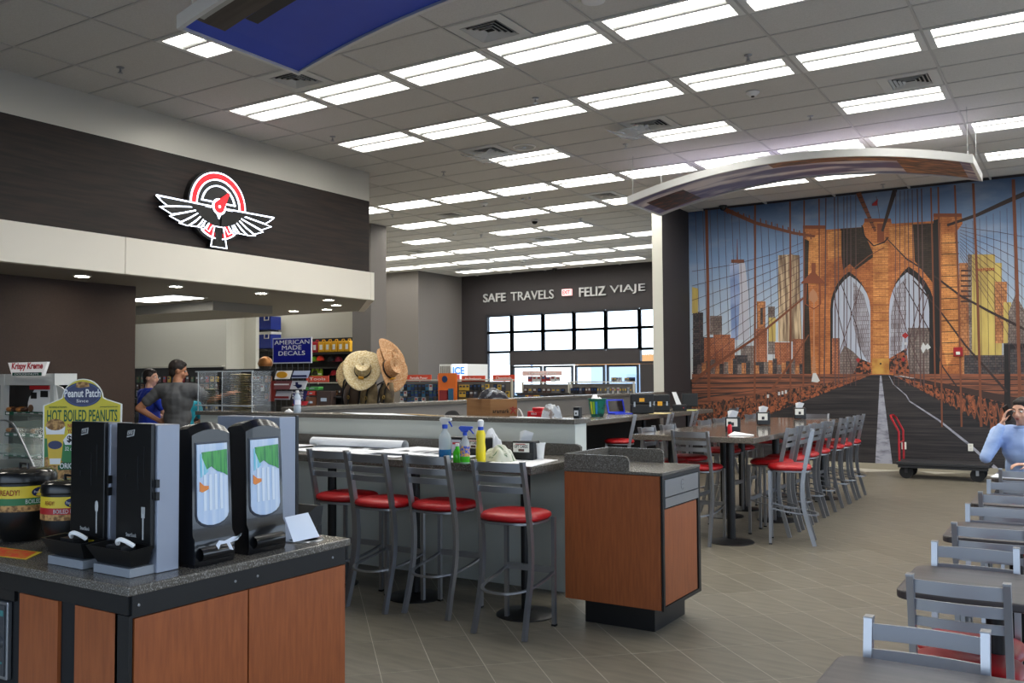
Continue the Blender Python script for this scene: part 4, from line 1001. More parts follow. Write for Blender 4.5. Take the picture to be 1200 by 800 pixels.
# ------------------------------------------------------------------ condiment island in the left foreground
IX, IY0, IY1, IZ = -2.735, 1.905, 3.0, .9
t = thing('island_cabinet', 'wood panelled condiment island with speckled top in the left foreground', 'cabinet', (-3.6, 2.45, 0), world=True)
MB().box(-5.3, IX, IY0, IY1, .868, .9).build('counter_top', M_GRAN, t, bevel=.006)
MB().box(-5.28, IX-.03, IY0+.03, IY1-.02, .09, .867).build('carcass', M_BLACKM, t)
MB().box(-5.2, IX-.1, IY0+.09, IY1-.08, 0, .089).build('kick_base', M_BLACK, t)
fx = IX-.029
MB().box(fx, fx+.012, IY0+.028, IY1-.018, .79, .867).build('black_rail', M_BLACK, t)
ys = on(288, 690, 0, fx).y
for a, b in ((IY0+.035, ys-.004), (ys+.004, IY1-.022)): MB().box(fx, fx+.016, a, b, .105, .787).build('side_panel', M_WOOD, t)
fy = IY0+.029
MB().box(-5.27, fx, fy-.012, fy, .80, .867).build('black_rail', M_BLACK, t)
for a, b in ((24, 69), (89, 139)):
    xa, xb = on(a, 720, 1, fy-.01).x, on(b, 720, 1, fy-.01).x
    MB().box(xa, xb, fy-.014, fy, .105, .798).build('door_panel', M_WOOD, t)
MB().box(on(139, 720, 1, fy).x+.001, fx+.012, fy-.014, fy, .105, .798).build('corner_post', M_BLACK, t)
for px, py in ((163, 699), (276, 671), (302, 665), (390, 643)):
    p = on(px, py, 0, fx+.013); MB().lathe([(.0055, -.003), (.0055, .001), (.003, .003), (.0001, .003)], 8, (0,0,0)).build('screw', M_STEEL, t).matrix_basis = Matrix.Translation(Vector((fx+.013, p.y, .83))-t.location) @ Matrix.Rotation(PI/2, 4, 'Y')
# microwave in its niche
xm = on(15, 740, 1, fy+.0).x
t = thing('microwave_oven', 'grey microwave oven with a round dial in the island niche, cut by the left edge', 'microwave', (xm-.25, 2.1, .4), world=True)
MB().box(xm-.5, xm, fy-.022, fy-.002, .46, .755).build('front_face', M_STEEL, t, bevel=.004)
MB().box(xm-.075, xm-.012, fy-.026, fy-.023, .475, .742).build('control_panel', mat('panel_dark', (58,60,64), .35), t)
MB().box(xm-.065, xm-.02, fy-.0275, fy-.0262, .70, .722).build('display', mat('display_teal', (60,120,120), .3), t)
k_ = MB().lathe([(.02, 0), (.02, .012), (.016, .02), (.001, .021)], 20).build('dial', M_STEEL, t); k_.matrix_basis = Matrix.Translation(Vector((xm-.043, fy-.026, .6))-t.location) @ Matrix.Rotation(PI/2, 4, 'X')
MB().box(xm-.06, xm-.025, fy-.0275, fy-.0262, .52, .528).build('button_row', mat('display_teal', (60,120,120), .3), t)
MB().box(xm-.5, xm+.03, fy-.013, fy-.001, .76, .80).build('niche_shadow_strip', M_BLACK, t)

# utensil dispensers
M_DOOR = mat('dispenser_black', (22,22,22), .3); M_SIDE = mat('dispenser_silver', (150,156,170), .35, metal=.25); M_ICON = mat('print_silver', (190,190,188), .4)
def utensil(x0, x1, y0, lab, icon, back=False):
    rz = PI if back else 0
    t = thing('utensil_dispenser', lab, 'dispenser', ((x0+x1)/2, y0+.055, IZ), rz, 'black utensil dispensers')
    w = (x1-x0)/2
    MB().box(-w, w, -.044, .05, .001, .535).build('silver_case', M_SIDE, t, bevel=.003)
    MB().box(-w-.01, w-.012, -.145, -.0445, .001, .033).build('foot_plate', mat('foot_grey', (140,144,150), .3, alpha=1), t, bevel=.002)
    d = MB().box(-w-.002, w-.012, -.062, -.045, .09, .54).build('door', M_DOOR, t, bevel=.003)
    for q in (-.05, 0.02, .055):
        MB().box(q-.003, q+.003, -.0635, -.0622, .28+abs(q), .40+q).build('door_slot', M_BLACKM, d)
    # badge
    MB().prism([(-.045, .488), (-.005, .495), (.0, .518), (-.04, .512)], -.0645, -.0625, axis=1).build('badge', M_ICON, d)
    MB().prism([(-.042, .492), (-.008, .4975), (-.004, .515), (-.038, .509)], -.0655, -.0646, axis=1).build('badge_field', M_DOOR, d)
    text('badge_lettering', 'DIXIE', (-.038, -.066, .4965), (1,0,.14), (0,0,1), .03, .012, M_ICON, d, .0004)
    ix = w-.055
    MB().box(ix-.003, ix+.003, -.0645, -.0625, .12, .20).build('printed_handle', M_ICON, d)
    if icon == 'spoon': MB().lathe([(.0001, .195), (.009, .205), (.011, .222), (.008, .238), (.0001, .243)], 12, (ix, -.0635, 0), sy=.12).build('printed_spoon', M_ICON, d)
    else:
        f = MB().box(ix-.009, ix+.009, -.0645, -.0625, .198, .212)
        for q in (-.008, -.0027, .0027, .008): f.box(ix+q-.0015, ix+q+.0015, -.0645, -.0625, .212, .238)
        f.build('printed_fork', M_ICON, d)
    text('lettering', 'SmartStock', (-.045, -.064, .125), (1,0,0), (0,0,1), .06, .014, M_ICON, d, .0004)
    if back: return
    # catch tray
    tw = w+.012; tr = MB()
    p = [(-tw-.018, -.165, .10), (tw-.005, -.165, .10), (tw-.005, -.064, .105), (-tw-.018, -.064, .105)]; q = [(-tw+.012, -.135, .037), (tw-.03, -.135, .037), (tw-.03, -.064, .037), (-tw+.012, -.064, .037)]
    vs = q+p; inn = [(x*.94, y+(.006 if y < -.1 else -.004), z-.001) for x, y, z in p]; low = [(x*.92, y+(.006 if y < -.1 else 0), .045) for x, y, z in q]
    tr.add(vs+inn+low, [(0,3,2,1),(0,1,5,4),(1,2,6,5),(2,3,7,6),(3,0,4,7),(4,5,9,8),(5,6,10,9),(6,7,11,10),(7,4,8,11),(8,9,13,12),(9,10,14,13),(10,11,15,14),(11,8,12,15),(12,13,14,15)])
    tr.build('catch_tray', M_DOOR, t)
    MB().tube(smooth_path([(w-.075, -.15, .118), (w-.055, -.165, .132), (w-.035, -.165, .138), (w-.02, -.15, .128), (w-.014, -.13, .112)], 3), [.008]*13, 8).build('lever', M_WHITE, t, smooth=True)
    MB().box(-.035, .05, -.15, -.09, .085, .108).build('cutlery_chute', M_BLACK, t)
    if icon == 'spoon': MB().box(-.05, .05, -.07, -.064, .078, .094).build('yellow_strip', mat('label_yellow', (222,196,52), .45), t)
    cl = MB(); cl.box(w+.0005, w+.014, -.06, -.045, .31, .34); cl.box(w+.0005, w+.014, -.06, -.045, .265, .295); cl.build('latch', M_DOOR, t)
utensil(-3.353, -3.127, 2.085, 'left black utensil dispenser printed with a spoon, beside the peanut kettle', 'spoon')
utensil(-3.062, -2.845, 2.085, 'right black utensil dispenser printed with a fork, beside the napkin towers', 'fork')
utensil(-3.33, -3.10, 2.76, 'grey backed utensil dispenser facing away, behind the napkin towers, left', 'fork', True)
utensil(-3.09, -2.93, 2.76, 'grey backed utensil dispenser facing away, behind the napkin towers, right', 'spoon', True)
# napkin towers
M_NAPB = mat('napkin_black', (16,17,20), .22, coat=.3)
M_AD = mat('ad_panel', (216,226,240), .14, noise=((1,34,1.2), (182,202,230), .35, .65))  # pale print colour with the glare on the panel painted in
M_ADG = mat('ad_green', (70,168,70), .2, noise=((1,60,6), (36,120,60), .4, .6)); M_ADC = mat('ad_cyan', (96,190,214), .2, noise=((1,50,3), (190,220,235), .45, .6)); M_ADO = mat('ad_orange', (236,140,60), .2)
def napkin_tower(xf, y0, w, lab):
    t = thing('napkin_dispenser', lab, 'napkin dispenser', (xf-.06, y0+w/2, IZ), 0, 'tall black napkin towers'); h = w/2
    # side profile in x-z, front bulges; extruded over the width with an arched top
    def prof(y): 
        a = 1-(y/h)**2; return [(-.075, 0), (-.075, .475+.02*a), (-.055, .505+.022*a), (.02, .515+.022*a), (.048, .49+.02*a), (.056, .30), (.062, .12), (.075, .10), (.078, .02), (.07, 0)]
    m = MB(); n = 10; vs = []
    for i in range(n+1):
        y = -h+w*i/n; yy = y*(1-.0)
        for x, z in prof(y): vs.append((x, yy*(1-.12*max(0, (z-.1))), z))
    k = 10; fs = [tuple(range(k))[::-1], tuple(range(n*k, n*k+k))]+[(i*k+q, i*k+(q+1) % k, (i+1)*k+(q+1) % k, (i+1)*k+q) for i in range(n) for q in range(k)]
    m.add(vs, fs).build('body', M_NAPB, t, smooth=35)
    def fp(y, z):   # point just proud of the front
        x = .0575+(.30-z)*(.006/.18) if z < .30 else .0575-(z-.30)*(.008/.19)
        return (x+.002, y*(1-.12*max(0, z-.1)), z)
    hw_ = h*.80
    def pane(pts, m_, nm, dx=0, par=t): return MB().add([(fp(y, z)[0]+dx, fp(y, z)[1], z) for y, z in pts]+[(fp(y, z)[0]+dx-.004, fp(y, z)[1], z) for y, z in pts], [tuple(range(len(pts))), tuple(range(2*len(pts)-1, len(pts)-1, -1))]+[(i, (i+1) % len(pts), len(pts)+(i+1) % len(pts), len(pts)+i) for i in range(len(pts))]).build(nm, m_, par)
    bez = [(-hw_-.006, .19), (-hw_-.006, .462), (hw_+.006, .462), (hw_+.006, .19)]+[((hw_+.006)*math.cos(a), .19-.05*math.sin(a)) for a in [PI*q/8 for q in range(1, 8)]]
    pane(bez, mat('bezel_dark', (52,56,66), .3, metal=.3), 'bezel', -.001)
    ad_pts = [(-hw_, .19), (-hw_, .455), (hw_, .455), (hw_, .19)]+[(hw_*math.cos(a), .19-.042*math.sin(a)) for a in [PI*q/8 for q in range(1, 8)]]
    ad = pane(ad_pts, M_AD, 'ad_panel', .002)
    pane([(-hw_*.8, .33), (-hw_*.8, .42), (-hw_*.2, .42), (-hw_*.3, .35)], M_ADC, 'printed_picture', .004, ad)
    pane([(-hw_*.7, .405), (-hw_*.7, .425), (hw_*.95, .43), (hw_*.95, .33), (hw_*.7, .34), (hw_*.3, .35), (-hw_*.1, .37), (-hw_*.4, .36)], M_ADG, 'printed_picture', .005, ad)
    pane([(-hw_*.85, .28), (-hw_*.85, .315), (-hw_*.6, .30), (-hw_*.3, .297), (-hw_*.3, .285), (-hw_*.7, .275)], M_ADO, 'printed_picture', .0045, ad)
    for q in (-.6, -.25, .1, .45): pane([(hw_*q, .205), (hw_*q, .34), (hw_*(q+.16), .34), (hw_*(q+.16), .205)], mat('ad_glare_pale', (226,234,244), .15), 'printed_glare_stripe', .0042, ad)  # print stripes, lightened to paint in the glare
    b = MB(); b.grid(lambda u, v: (.079+.022*math.sin(PI*v)**.5, -h*.78+w*.78*u, .022+.05*v), 6, 6); b.build('outlet_lip', M_NAPB, t, smooth=True)
    return t
napkin_tower(-2.815, 2.225, .185, 'left tall black napkin tower with bright green printed ad panel')
napkin_tower(-2.835, 2.50, .195, 'right tall black napkin tower with a napkin pulled out')
def crumple(name, label, cat, c, sx, sy, sz, m, seed, n=9, par=None, base=0.0):
    rr = random.Random(seed); H = [[rr.random() for _ in range(n+1)] for _ in range(n+1)]; g_ = lambda i, j: H[min(max(i, 0), n)][min(max(j, 0), n)]; H = [[.25*g_(i, j)+.1875*(g_(i-1, j)+g_(i+1, j)+g_(i, j-1)+g_(i, j+1)) for j in range(n+1)] for i in range(n+1)]; H = [[min(1, max(0, (h-.5)*2.2+.55)) for h in r] for r in H]
    def fn(u, v):
        i, j = round(u*n), round(v*n); e = min(1, 4*min(u, 1-u, v, 1-v)+.15)
        return (c[0]+(u-.5)*sx*(1+.12*(H[j][i]-.5)), c[1]+(v-.5)*sy*(1+.12*(H[i][j]-.5)), c[2]+base+sz*e*(.35+.65*H[i][j]))
    if n > 5:
        a1, a2, a3 = rr.uniform(5, 8), rr.uniform(5, 8), rr.uniform(0, 6); n = 18
        def fn(u, v):
            e = max(0, 1-((2*u-1)**2+(2*v-1)**2)**1.3)**.55; r1 = abs(math.sin(a1*u+1.7*math.sin(a2*v+a3))); r2 = abs(math.sin(a2*v*1.3+2.1*math.sin(a1*u*1.2)+a3))
            return (c[0]+(u-.5)*sx*(1+.10*math.sin(9*v+a3)), c[1]+(v-.5)*sy*(1+.12*math.sin(11*u)), c[2]+base+sz*e*(.45+.30*r1+.25*r2))
    mb = MB(); mb.grid(fn, n, n); o = mb.build(name, m, par, smooth=70, sub=1 if n > 5 else 0)
    if label: tag(o, label, cat)
    return o
def sheet3(name, pts, m, label=None, cat=None, par=None, th=.0015, n=6, sag=0):
    """a thin sheet through four corner points"""
    A, B_, C_, D = [Vector(p) for p in pts]
    def fn(u, v):
        p = A.lerp(B_, u).lerp(D.lerp(C_, u), v); p.z -= sag*math.sin(PI*u)*math.sin(PI*v); return p
    o = MB().grid(fn, n, n).build(name, m, par, solid=th)
    if label: tag(o, label, cat)
    return o
sheet3('paper_napkin', [(-2.745,2.62,1.04),(-2.735,2.74,1.045),(-2.655,2.725,.955),(-2.675,2.60,.95)], mat('napkin_white', (222,228,240), .8), 'white paper napkin hanging from the right napkin tower', 'napkin', sag=-.01)
tg = MB()
tg.prism([(2.27,.985),(2.285,1.0),(2.31,.995),(2.35,1.005),(2.385,1.002),(2.39,1.012),(2.37,.99),(2.335,.985),(2.35,.955),(2.335,.96),(2.32,.985),(2.29,.985),(2.282,.968)], -2.738, -2.735, axis=0)
tag(tg.build('paper_napkin', mat('napkin_white', (222,228,240), .8)), 'torn white napkin scrap stuck in the left napkin tower', 'napkin')
# steel trash ring in the counter
t = thing('trash_ring', 'round steel waste opening at the right end of the island top', 'trash ring', (-2.885, 2.865, IZ))
MB().lathe([(.062, .001), (.068, .006), (.084, .006), (.088, .001)], 32).build('rim', M_STEEL, t, smooth=True); MB().lathe([(.061, .0015), (.0001, .0015)], 32).build('opening', M_BLACKM, t)
# small tray of the rear dispenser
t = tag(MB().prism([(2.90, 1.0), (2.96, 1.035), (3.0, 1.03), (2.985, .95), (2.93, .935), (2.9, .94)], -3.05, -2.90, axis=0).build('catch_tray', M_DOOR), 'black catch tray sticking out behind the right napkin tower', 'tray')

# boiled peanut kettles with wrap labels
M_KET = mat('kettle_black', (20,20,20), .28); M_LABY = mat('label_yellow', (222,196,52), .45); M_LABG = mat('label_green', (40,110,62), .45); M_LABR = mat('label_red', (170,36,38), .45)
M_NUT = mat('peanut_tan', (196,152,92), .6, noise=(60, (120,84,44), .4, .6)); M_NAVY = mat('label_navy', (28,38,84), .4)
def kettle(x, y, r, h, lab, band, words, seed):
    t = thing('peanut_kettle', lab, 'kettle', (x, y, IZ)); s = h/.30
    MB().lathe([(r*.62, 0), (r*.72, .01*s), (r*.9, .05*s), (r*.98, .09*s), (r, .12*s), (r, .235*s), (r*1.04, .24*s), (r*1.04, .26*s), (r*.98, .275*s)], 40).build('pot', M_KET, t, smooth=35)
    MB().lathe([(r*.99, .276*s), (r*.9, .284*s), (r*.4, .290*s), (.0001, .292*s)], 32).build('lid', mat('lid_glassy', (70,66,60), .12, metal=.6), t, smooth=True)
    MB().tube([(-.035, 0, .288*s), (-.03, 0, .306*s), (.03, 0, .306*s), (.035, 0, .288*s)], .007, 8).build('lid_handle', M_KET, t)
    w = MB(); seg = 40; a0, a1 = -PI*.95, PI*.15; rr = r+.002
    lb = thing  # wrap label in three printed bands
    def cyl(z0, z1, m_, nm, d=0, A=(a0, a1)):
        mb = MB(); mb.grid(lambda u, v: ((rr+d)*math.cos(A[0]+(A[1]-A[0])*u), (rr+d)*math.sin(A[0]+(A[1]-A[0])*u), (z0+(z1-z0)*v)*s), seg, 1); return mb.build(nm, m_, t)
    wl = cyl(.125, .225, M_LABY, 'wrap_label'); cyl(.150, .178, band, 'label_band', .0006); cyl(.125, .150, M_NUT, 'label_peanuts', .0008)
    def curved_text(st, z0, z1, ac, aw, m_):
        o = text('lettering', st, (0,0,0), (1,0,0), (0,1,0), 1, 1, m_, t, .0003, .01)
        for v in o.data.vertices:
            u, q = v.co.x, v.co.y; a = ac-aw/2+aw*u; v.co = ((rr+.002)*math.cos(a), (rr+.002)*math.sin(a), (z0+(z1-z0)*q)*s)
    for st, z0, z1, ac, aw, m_ in words: curved_text(st, z0, z1, ac, aw, m_)
    o = MB(); o.grid(lambda u, v: ((rr+.0012)*math.cos(BA-.22+.44*u), (rr+.0012)*math.sin(BA-.22+.44*u), (.205+.016*(2*v-1)*math.sqrt(max(0, 1-(2*u-1)**2)))*s), 14, 1) if False else None
    mb = MB(); ac = words[-1][3]
    vs = [((rr+.0014)*math.cos(ac+.30*math.cos(q)), (rr+.0014)*math.sin(ac+.30*math.cos(q)), (.200+.020*math.sin(q))*s) for q in [2*PI*k/24 for k in range(24)]]
    mb.add(vs, [tuple(range(24))]).build('label_oval', M_NAVY, t)
va = math.atan2(-2.25, 3.8)     # direction from the kettles towards the viewer
kettle(-3.985, 2.25, .128, .325, 'left black peanut kettle, larger, with green banded label', M_LABG,
       [('READY!', .190, .212, va-.42, .62, M_LABR), ('BOILED P', .156, .173, va+.38, .62, M_PAPER), ('Peanut Patch', .196, .206, va+.55, .46, M_PAPER)], 1)
kettle(-3.655, 2.26, .108, .29, 'right black peanut kettle with red banded label, beside the utensil dispenser', M_LABR,
       [('READY!', .190, .208, va-.75, .4, M_LABR), ('BOILED PEANUTS', .155, .173, va+.05, 1.25, M_PAPER), ('Peanut Patch', .194, .207, va+.12, .50, M_PAPER)], 2)
# flyer on the counter
M_FLY = mat('flyer_orange', (214,120,34), .5, noise=(30, (222,60,30), .45, .55))
fl = sheet3('price_flyer', [(-3.62,2.10,.902),(-3.53,2.0,.902),(-3.83,1.965,.902),(-3.93,2.07,.902)], M_FLY, 'orange and yellow flyer lying on the island top at the left edge', 'flyer', n=1)
sheet3('flyer_border', [(-3.60,2.112,.9015),(-3.51,1.993,.9015),(-3.84,1.955,.9015),(-3.96,2.075,.9015)], M_LABY, par=fl, n=1, th=.0005)
# a low product stack behind the dispenser
t = tag(MB().box(-3.56, -3.50, 2.42, 2.5, IZ, IZ+.16).build('condiment_box', mat('box_dark_brown', (70,50,40), .6)), 'small dark condiment box squeezed behind the right kettle', 'box')
t = tag(MB().box(-3.68, -3.565, 2.45, 2.55, IZ+.0, IZ+.27).build('condiment_carton', mat('carton_tan', (150,112,60), .6, noise=(20, (60,60,110), .5, .6))), 'tan condiment carton between the kettle and the yellow sign', 'carton')

# boiled peanuts sign
ang = math.radians(36); sw, sh = .40, .70
t = thing('peanut_sign', 'yellow and green hot boiled peanuts sign with round navy badge', 'sign', (-4.42, 2.80, IZ), ang)
out = [(-.195, 0), (.195, 0), (.20, .575), (.12, .602)]+[(.105*math.cos(a), .60+.108*math.sin(a)) for a in [.1+(PI-.2)*k/16 for k in range(17)]]+[(-.12, .602), (-.20, .57)]
brd = MB().prism(out, -.004, .004, axis=1).build('board', mat('sign_edge_white', (235,235,225), .5), t)
def face(pts, m_, nm, d, par=brd): return MB().prism(pts, -.0045-d, -.004-d+.0002, axis=1).build(nm, m_, par)
ins = [(x*.965, .008+z*.982) for x, z in out]; face(ins, mat('sign_yellow', (206,190,40), .45), 'yellow_field', 0)
face([(-.188, .01), (.188, .01), (.19, .39), (.02, .375), (-.19, .40)], mat('sign_green', (38,118,58), .45), 'green_field', .0006)
rr = random.Random(3)
face([(-.187, .01), (.187, .01), (.185, .22), (.12, .24), (.07, .27), (-.02, .30), (-.07, .26), (-.14, .31), (-.187, .3)], M_NUT, 'printed_peanuts', .0012)
face([(.096*math.cos(a), .626+.064*math.sin(a)) for a in [2*PI*k/32 for k in range(32)]], M_NAVY, 'navy_badge', .0012)
face([(.090*math.cos(a), .626+.059*math.sin(a)) for a in [2*PI*k/32 for k in range(32)]], mat('badge_ring', (52,70,120), .4), 'badge_ring', .0016); face([(.085*math.cos(a), .626+.055*math.sin(a)) for a in [2*PI*k/32 for k in range(32)]], M_NAVY, 'navy_badge', .0019)
face([(-.035, .665), (-.01, .660), (.035, .667), (.03, .688), (0, .694), (-.03, .69)], M_NUT, 'printed_peanuts', .0024)
F3 = (1,0,0), (0,0,1)
M_DG = mat('ink_green_dark', (20,84,44), .5)
text('lettering', 'Peanut Patch', (-.092, -.0072, .612), *F3, .184, .042, M_PAPER, brd, .0003, .015); text('lettering', 'Since', (-.03, -.0072, .585), *F3, .06, .016, M_PAPER, brd, .0003)
text('lettering', 'HOT BOILED PEANUTS', (-.178, -.0055, .485), *F3, .356, .062, M_DG, brd, .0003, .015)
text('lettering', "NOW\nYOU'RE", (-.075, -.0055, .425), *F3, .07, .05, M_LABR, brd, .0003, .02)
text('lettering', 'THE FAVORITE OF THE SOUTH', (-.17, -.0055, .556), *F3, .09, .01, M_DG, brd, .0003); text('lettering', 'peanutpatchpeanuts.com', (.09, -.0055, .556), *F3, .09, .01, M_DG, brd, .0003)
face([(-.085, .365), (.03, .365), (.045, .38), (.03, .42), (-.07, .422), (-.095, .39)], M_PAPER, 'price_cloud', .0018); text('lettering', '$2.49', (-.075, -.0072, .374), *F3, .10, .04, M_BLACKM, brd, .0003, .02)
text('lettering', '32 oz.', (-.085, -.0072, .335), *F3, .05, .02, M_PAPER, brd, .0003)
# printed cup of peanuts
face([(-.165, .26), (-.105, .26), (-.09, .44), (-.18, .44)], mat('cup_yellow', (214,180,50), .45), 'printed_cup', .0022); face([(-.18, .42), (-.09, .42), (-.085, .46), (-.185, .46)], M_PAPER, 'printed_cup', .0025); face([(-.135+.048*math.cos(a), .47+.03*math.sin(a)) for a in [2*PI*k/16 for k in range(16)]], M_NUT, 'printed_peanuts', .0028)
face([(-.135+.036*math.cos(a), .365+.022*math.sin(a)) for a in [2*PI*k/16 for k in range(16)]], M_NAVY, 'printed_cup', .0028); face([(-.16,.265),(-.108,.265),(-.105,.295),(-.163,.295)], M_PAPER, 'printed_cup', .0028)
face([(-.12, .235), (.03, .235), (.03, .275), (-.12, .275)], M_DG, 'original_flag', .0018); text('lettering', 'ORIGINAL', (-.11, -.0072, .242), *F3, .13, .028, M_PAPER, brd, .0003, .01)

# sloped glass display case behind the kettles
t = thing('display_case', 'glass display case with sloping end and steel rim at the left edge', 'display case', (-6.5, 3.7, 0), world=True)
MB().box(-7.4, -5.93, 3.45, 4.1, 0, .93).build('base_cabinet', mat('case_brown', (58,38,34), .4), t)
MB().box(-7.4, -5.90, 3.42, 4.12, .931, .965).build('sill', M_STEEL, t)
pr = [(-7.4, .966), (-5.93, .966), (-6.22, 1.27), (-6.30, 1.318), (-7.4, 1.325)]
gl = MB()
gl.add([(x, 3.45, z) for x, z in pr]+[(x, 4.08, z) for x, z in pr], [(0,1,2,3,4), (5,9,8,7,6), (1,6,7,2), (2,7,8,3), (3,8,9,4)])
gl.build('glass_hood', mat('case_glass', (170,186,176), .05, alpha=.16), t)
for y in (3.44, 4.09): MB().tube([(-5.93, y, .97), (-6.2, y, 1.27), (-6.25, y, 1.305), (-6.32, y, 1.325), (-7.4, y, 1.33)], .007, 8).build('rim_rail', M_STEEL, t)
for z in (1.08,): MB().box(-7.35, -6.12, 3.5, 4.05, z, z+.012).build('shelf', mat('shelf_glass', (150,170,164), .1, alpha=.5), t)

# doughnut cabinet
t = thing('doughnut_case', 'white doughnut display cabinet with green shelf edges and script sign', 'display case', (-7.7, 4.75, 0), world=True)
M_CAB = mat('cabinet_white', (206,206,202), .45); M_SHG = mat('shelf_green', (22,88,66), .45)
cy0, cy1 = 4.48, 4.68; cx0, cx1 = -8.75, on(62.5, 480, 1, 4.48).x
MB().box(cx0, cx1, cy0, cy1, 0, .72).build('lower_cabinet', mat('case_dark', (48,40,38), .5), t)
for a, b in ((cx0, cx0+.045), (cx1-.055, cx1)): MB().box(a, b, cy0, cy0+.05, .72, 1.62).build('post', M_CAB, t)
xp = on(3, 500, 1, cy0).x
MB().box(xp-.03, xp+.03, cy0-.01, cy0+.04, .72, 1.66).build('post', M_CAB, t)
MB().box(cx0, cx1+.02, cy0-.004, cy1, 1.56, 1.66).build('head_panel', M_CAB, t); MB().box(cx0, cx1, cy1-.02, cy1, .72, 1.56).build('back_panel', mat('cab_back', (66,62,60), .5), t)
MB().box(cx1-.012, cx1-.002, cy0+.05, cy1-.02, .72, 1.56).build('side_glass', M_GLASS, t)
for k, z in enumerate((1.32, 1.13, .95)):
    sh_ = MB().box(cx0+.05, cx1-.06, cy0+.03, cy1-.03, z-.012, z).build('shelf', M_SHG, t); MB().box(xp+.031, cx1-.056, cy0+.004, cy0+.03, z-.03, z+.002).build('shelf_edge', M_SHG, sh_)
    for q in range(6): MB().box(xp+.05+q*.13, xp+.10+q*.13, cy0+.001, cy0+.004, z-.022, z-.004).build('price_tag', M_PAPER, sh_)
sx0, sx1 = on(12, 430, 1, cy0-.03).x, on(55, 430, 1, cy0-.03).x; zt_, zb_ = on(33, 427, 1, cy0-.03).z, on(33, 440.5, 1, cy0-.03).z
sg = MB().prism([(sx0-.02, zt_+.02), (sx1+.02, zt_+.02), (sx1-.05, zb_), (sx0+.05, zb_)], cy0-.04, cy0-.015, axis=1).build('sign_board', mat('sign_white', (225,225,222), .4, emit=(255,245,245), power=.25), t)
M_KR = mat('script_red', (200,30,50), .4); M_KG = mat('sign_dkgreen', (10,80,60), .4)
text('lettering', 'Krispy Kreme', (sx0+.04, cy0-.042, zb_+.045), (1,0,.0), (.18,0,1), (sx1-sx0)-.09, .075, M_KR, sg, .0006, .03)
MB().box(sx0+.06, sx1-.06, cy0-.044, cy0-.041, zb_+.002, zb_+.032).build('green_stripe', M_KG, sg); text('lettering', 'DOUGHNUTS', (sx0+.10, cy0-.046, zb_+.008), (1,0,0), (0,0,1), (sx1-sx0)-.2, .018, M_PAPER, sg, .0005, .01)
M_DN1 = mat('doughnut_glaze', (176,116,62), .3); M_DN2 = mat('doughnut_chocolate', (70,42,32), .3)
dm = []
for m_ in (M_DN1, M_DN2):
    mb = MB(); mb.tube([(.032*math.cos(a), .032*math.sin(a), 0) for a in [2*PI*k/12 for k in range(12)]], .02, 7, closed=True); dm.append(mb.mesh('doughnut', m_, smooth=True))
rr = random.Random(5)
for k, (z, nm) in enumerate(((1.32, 'top'), (1.13, 'middle'), (.95, 'bottom'))):
    for ix in range(9):
        for iy in range(2):
            x = xp+.075+ix*.078; y = cy0+.045+iy*.085
            if x > cx1-.09 or (k == 0 and ix > 3): continue
            o = link('doughnut', dm[(k > 0) * (ix % 5 != 0) or (k == 0 and ix % 2)], None); o.location = (x, y, z+.022); o.rotation_euler = (rr.uniform(-.1, .1), rr.uniform(-.1,.1), 0)
            if k < 2:
                pass
            kind = 'chocolate' if o.data is dm[1] else 'glazed'
            tag(o, f'{kind} doughnut on the {nm} shelf, {["front", "back"][iy]} row, {ORD[ix]} from the left', 'doughnut', f'doughnuts on the {nm} shelf')
# the little white delivery van card standing on the top shelf
vx0, vx1 = on(31, 455, 1, cy0+.02).x, on(56, 455, 1, cy0+.02).x
t = thing('van_display', 'white cardboard delivery van display with red roof on the top shelf', 'display', ((vx0+vx1)/2, cy0+.07, 1.32), world=True)
MB().prism([(vx0, 1.325), (vx1, 1.325), (vx1, 1.52), (vx0+.10, 1.52), (vx0+.02, 1.45), (vx0, 1.40)], cy0+.035, cy0+.12, axis=1).build('van_body', M_PAPER, t)
MB().box(vx0+.03, vx1, cy0+.03, cy0+.125, 1.521, 1.555).build('roof_red', mat('van_red', (205,44,48), .4), t)
MB().box(vx0+.05, vx0+.14, cy0+.031, cy0+.034, 1.44, 1.495).build('van_window', M_BLACKM, t); MB().box(vx0+.2, vx1-.02, cy0+.031, cy0+.034, 1.455, 1.51).build('van_window', M_BLACKM, t)
for x in (vx0+.06,): 
    w_ = MB().lathe([(.032, 0), (.032, .012), (.0001, .012)], 16).build('wheel', mat('van_wheel', (110,80,60), .5), t); w_.matrix_basis = Matrix.Translation(Vector((x, cy0+.033, 1.355))-t.location) @ Matrix.Rotation(PI/2, 4, 'X')
# paper cone and bag at the right of the cabinet
crumple('paper_bag', 'white paper bags fanned out at the right side of the doughnut cabinet', 'paper bag', (cx1+.09, cy0+.1, 1.22), .10, .12, .08, mat('bag_white', (196,196,190), .8), 4)
t = thing('bag_rack', 'stack of ribbed white paper sleeves hanging beside the doughnut cabinet', 'paper sleeves', (cx1+.08, 4.6, 1.1), world=True)
for k in range(5): MB().prism([(cx1+.01, 1.0), (cx1+.13, 1.08), (cx1+.16-.01*k, 1.30), (cx1+.02, 1.34)], 4.55+k*.018, 4.558+k*.018, axis=1).build('sleeve', mat('bag_white', (196,196,190), .8), t)
sheet3('paper_cone', [(cx1+.015,4.5,1.56),(cx1+.1,4.5,1.54),(cx1+.22,4.52,1.44),(cx1+.02,4.52,1.42)], mat('bag_white', (196,196,190), .8), 'pointed white paper hat hanging at the top right of the doughnut cabinet', 'paper hat', th=.01, sag=.02)
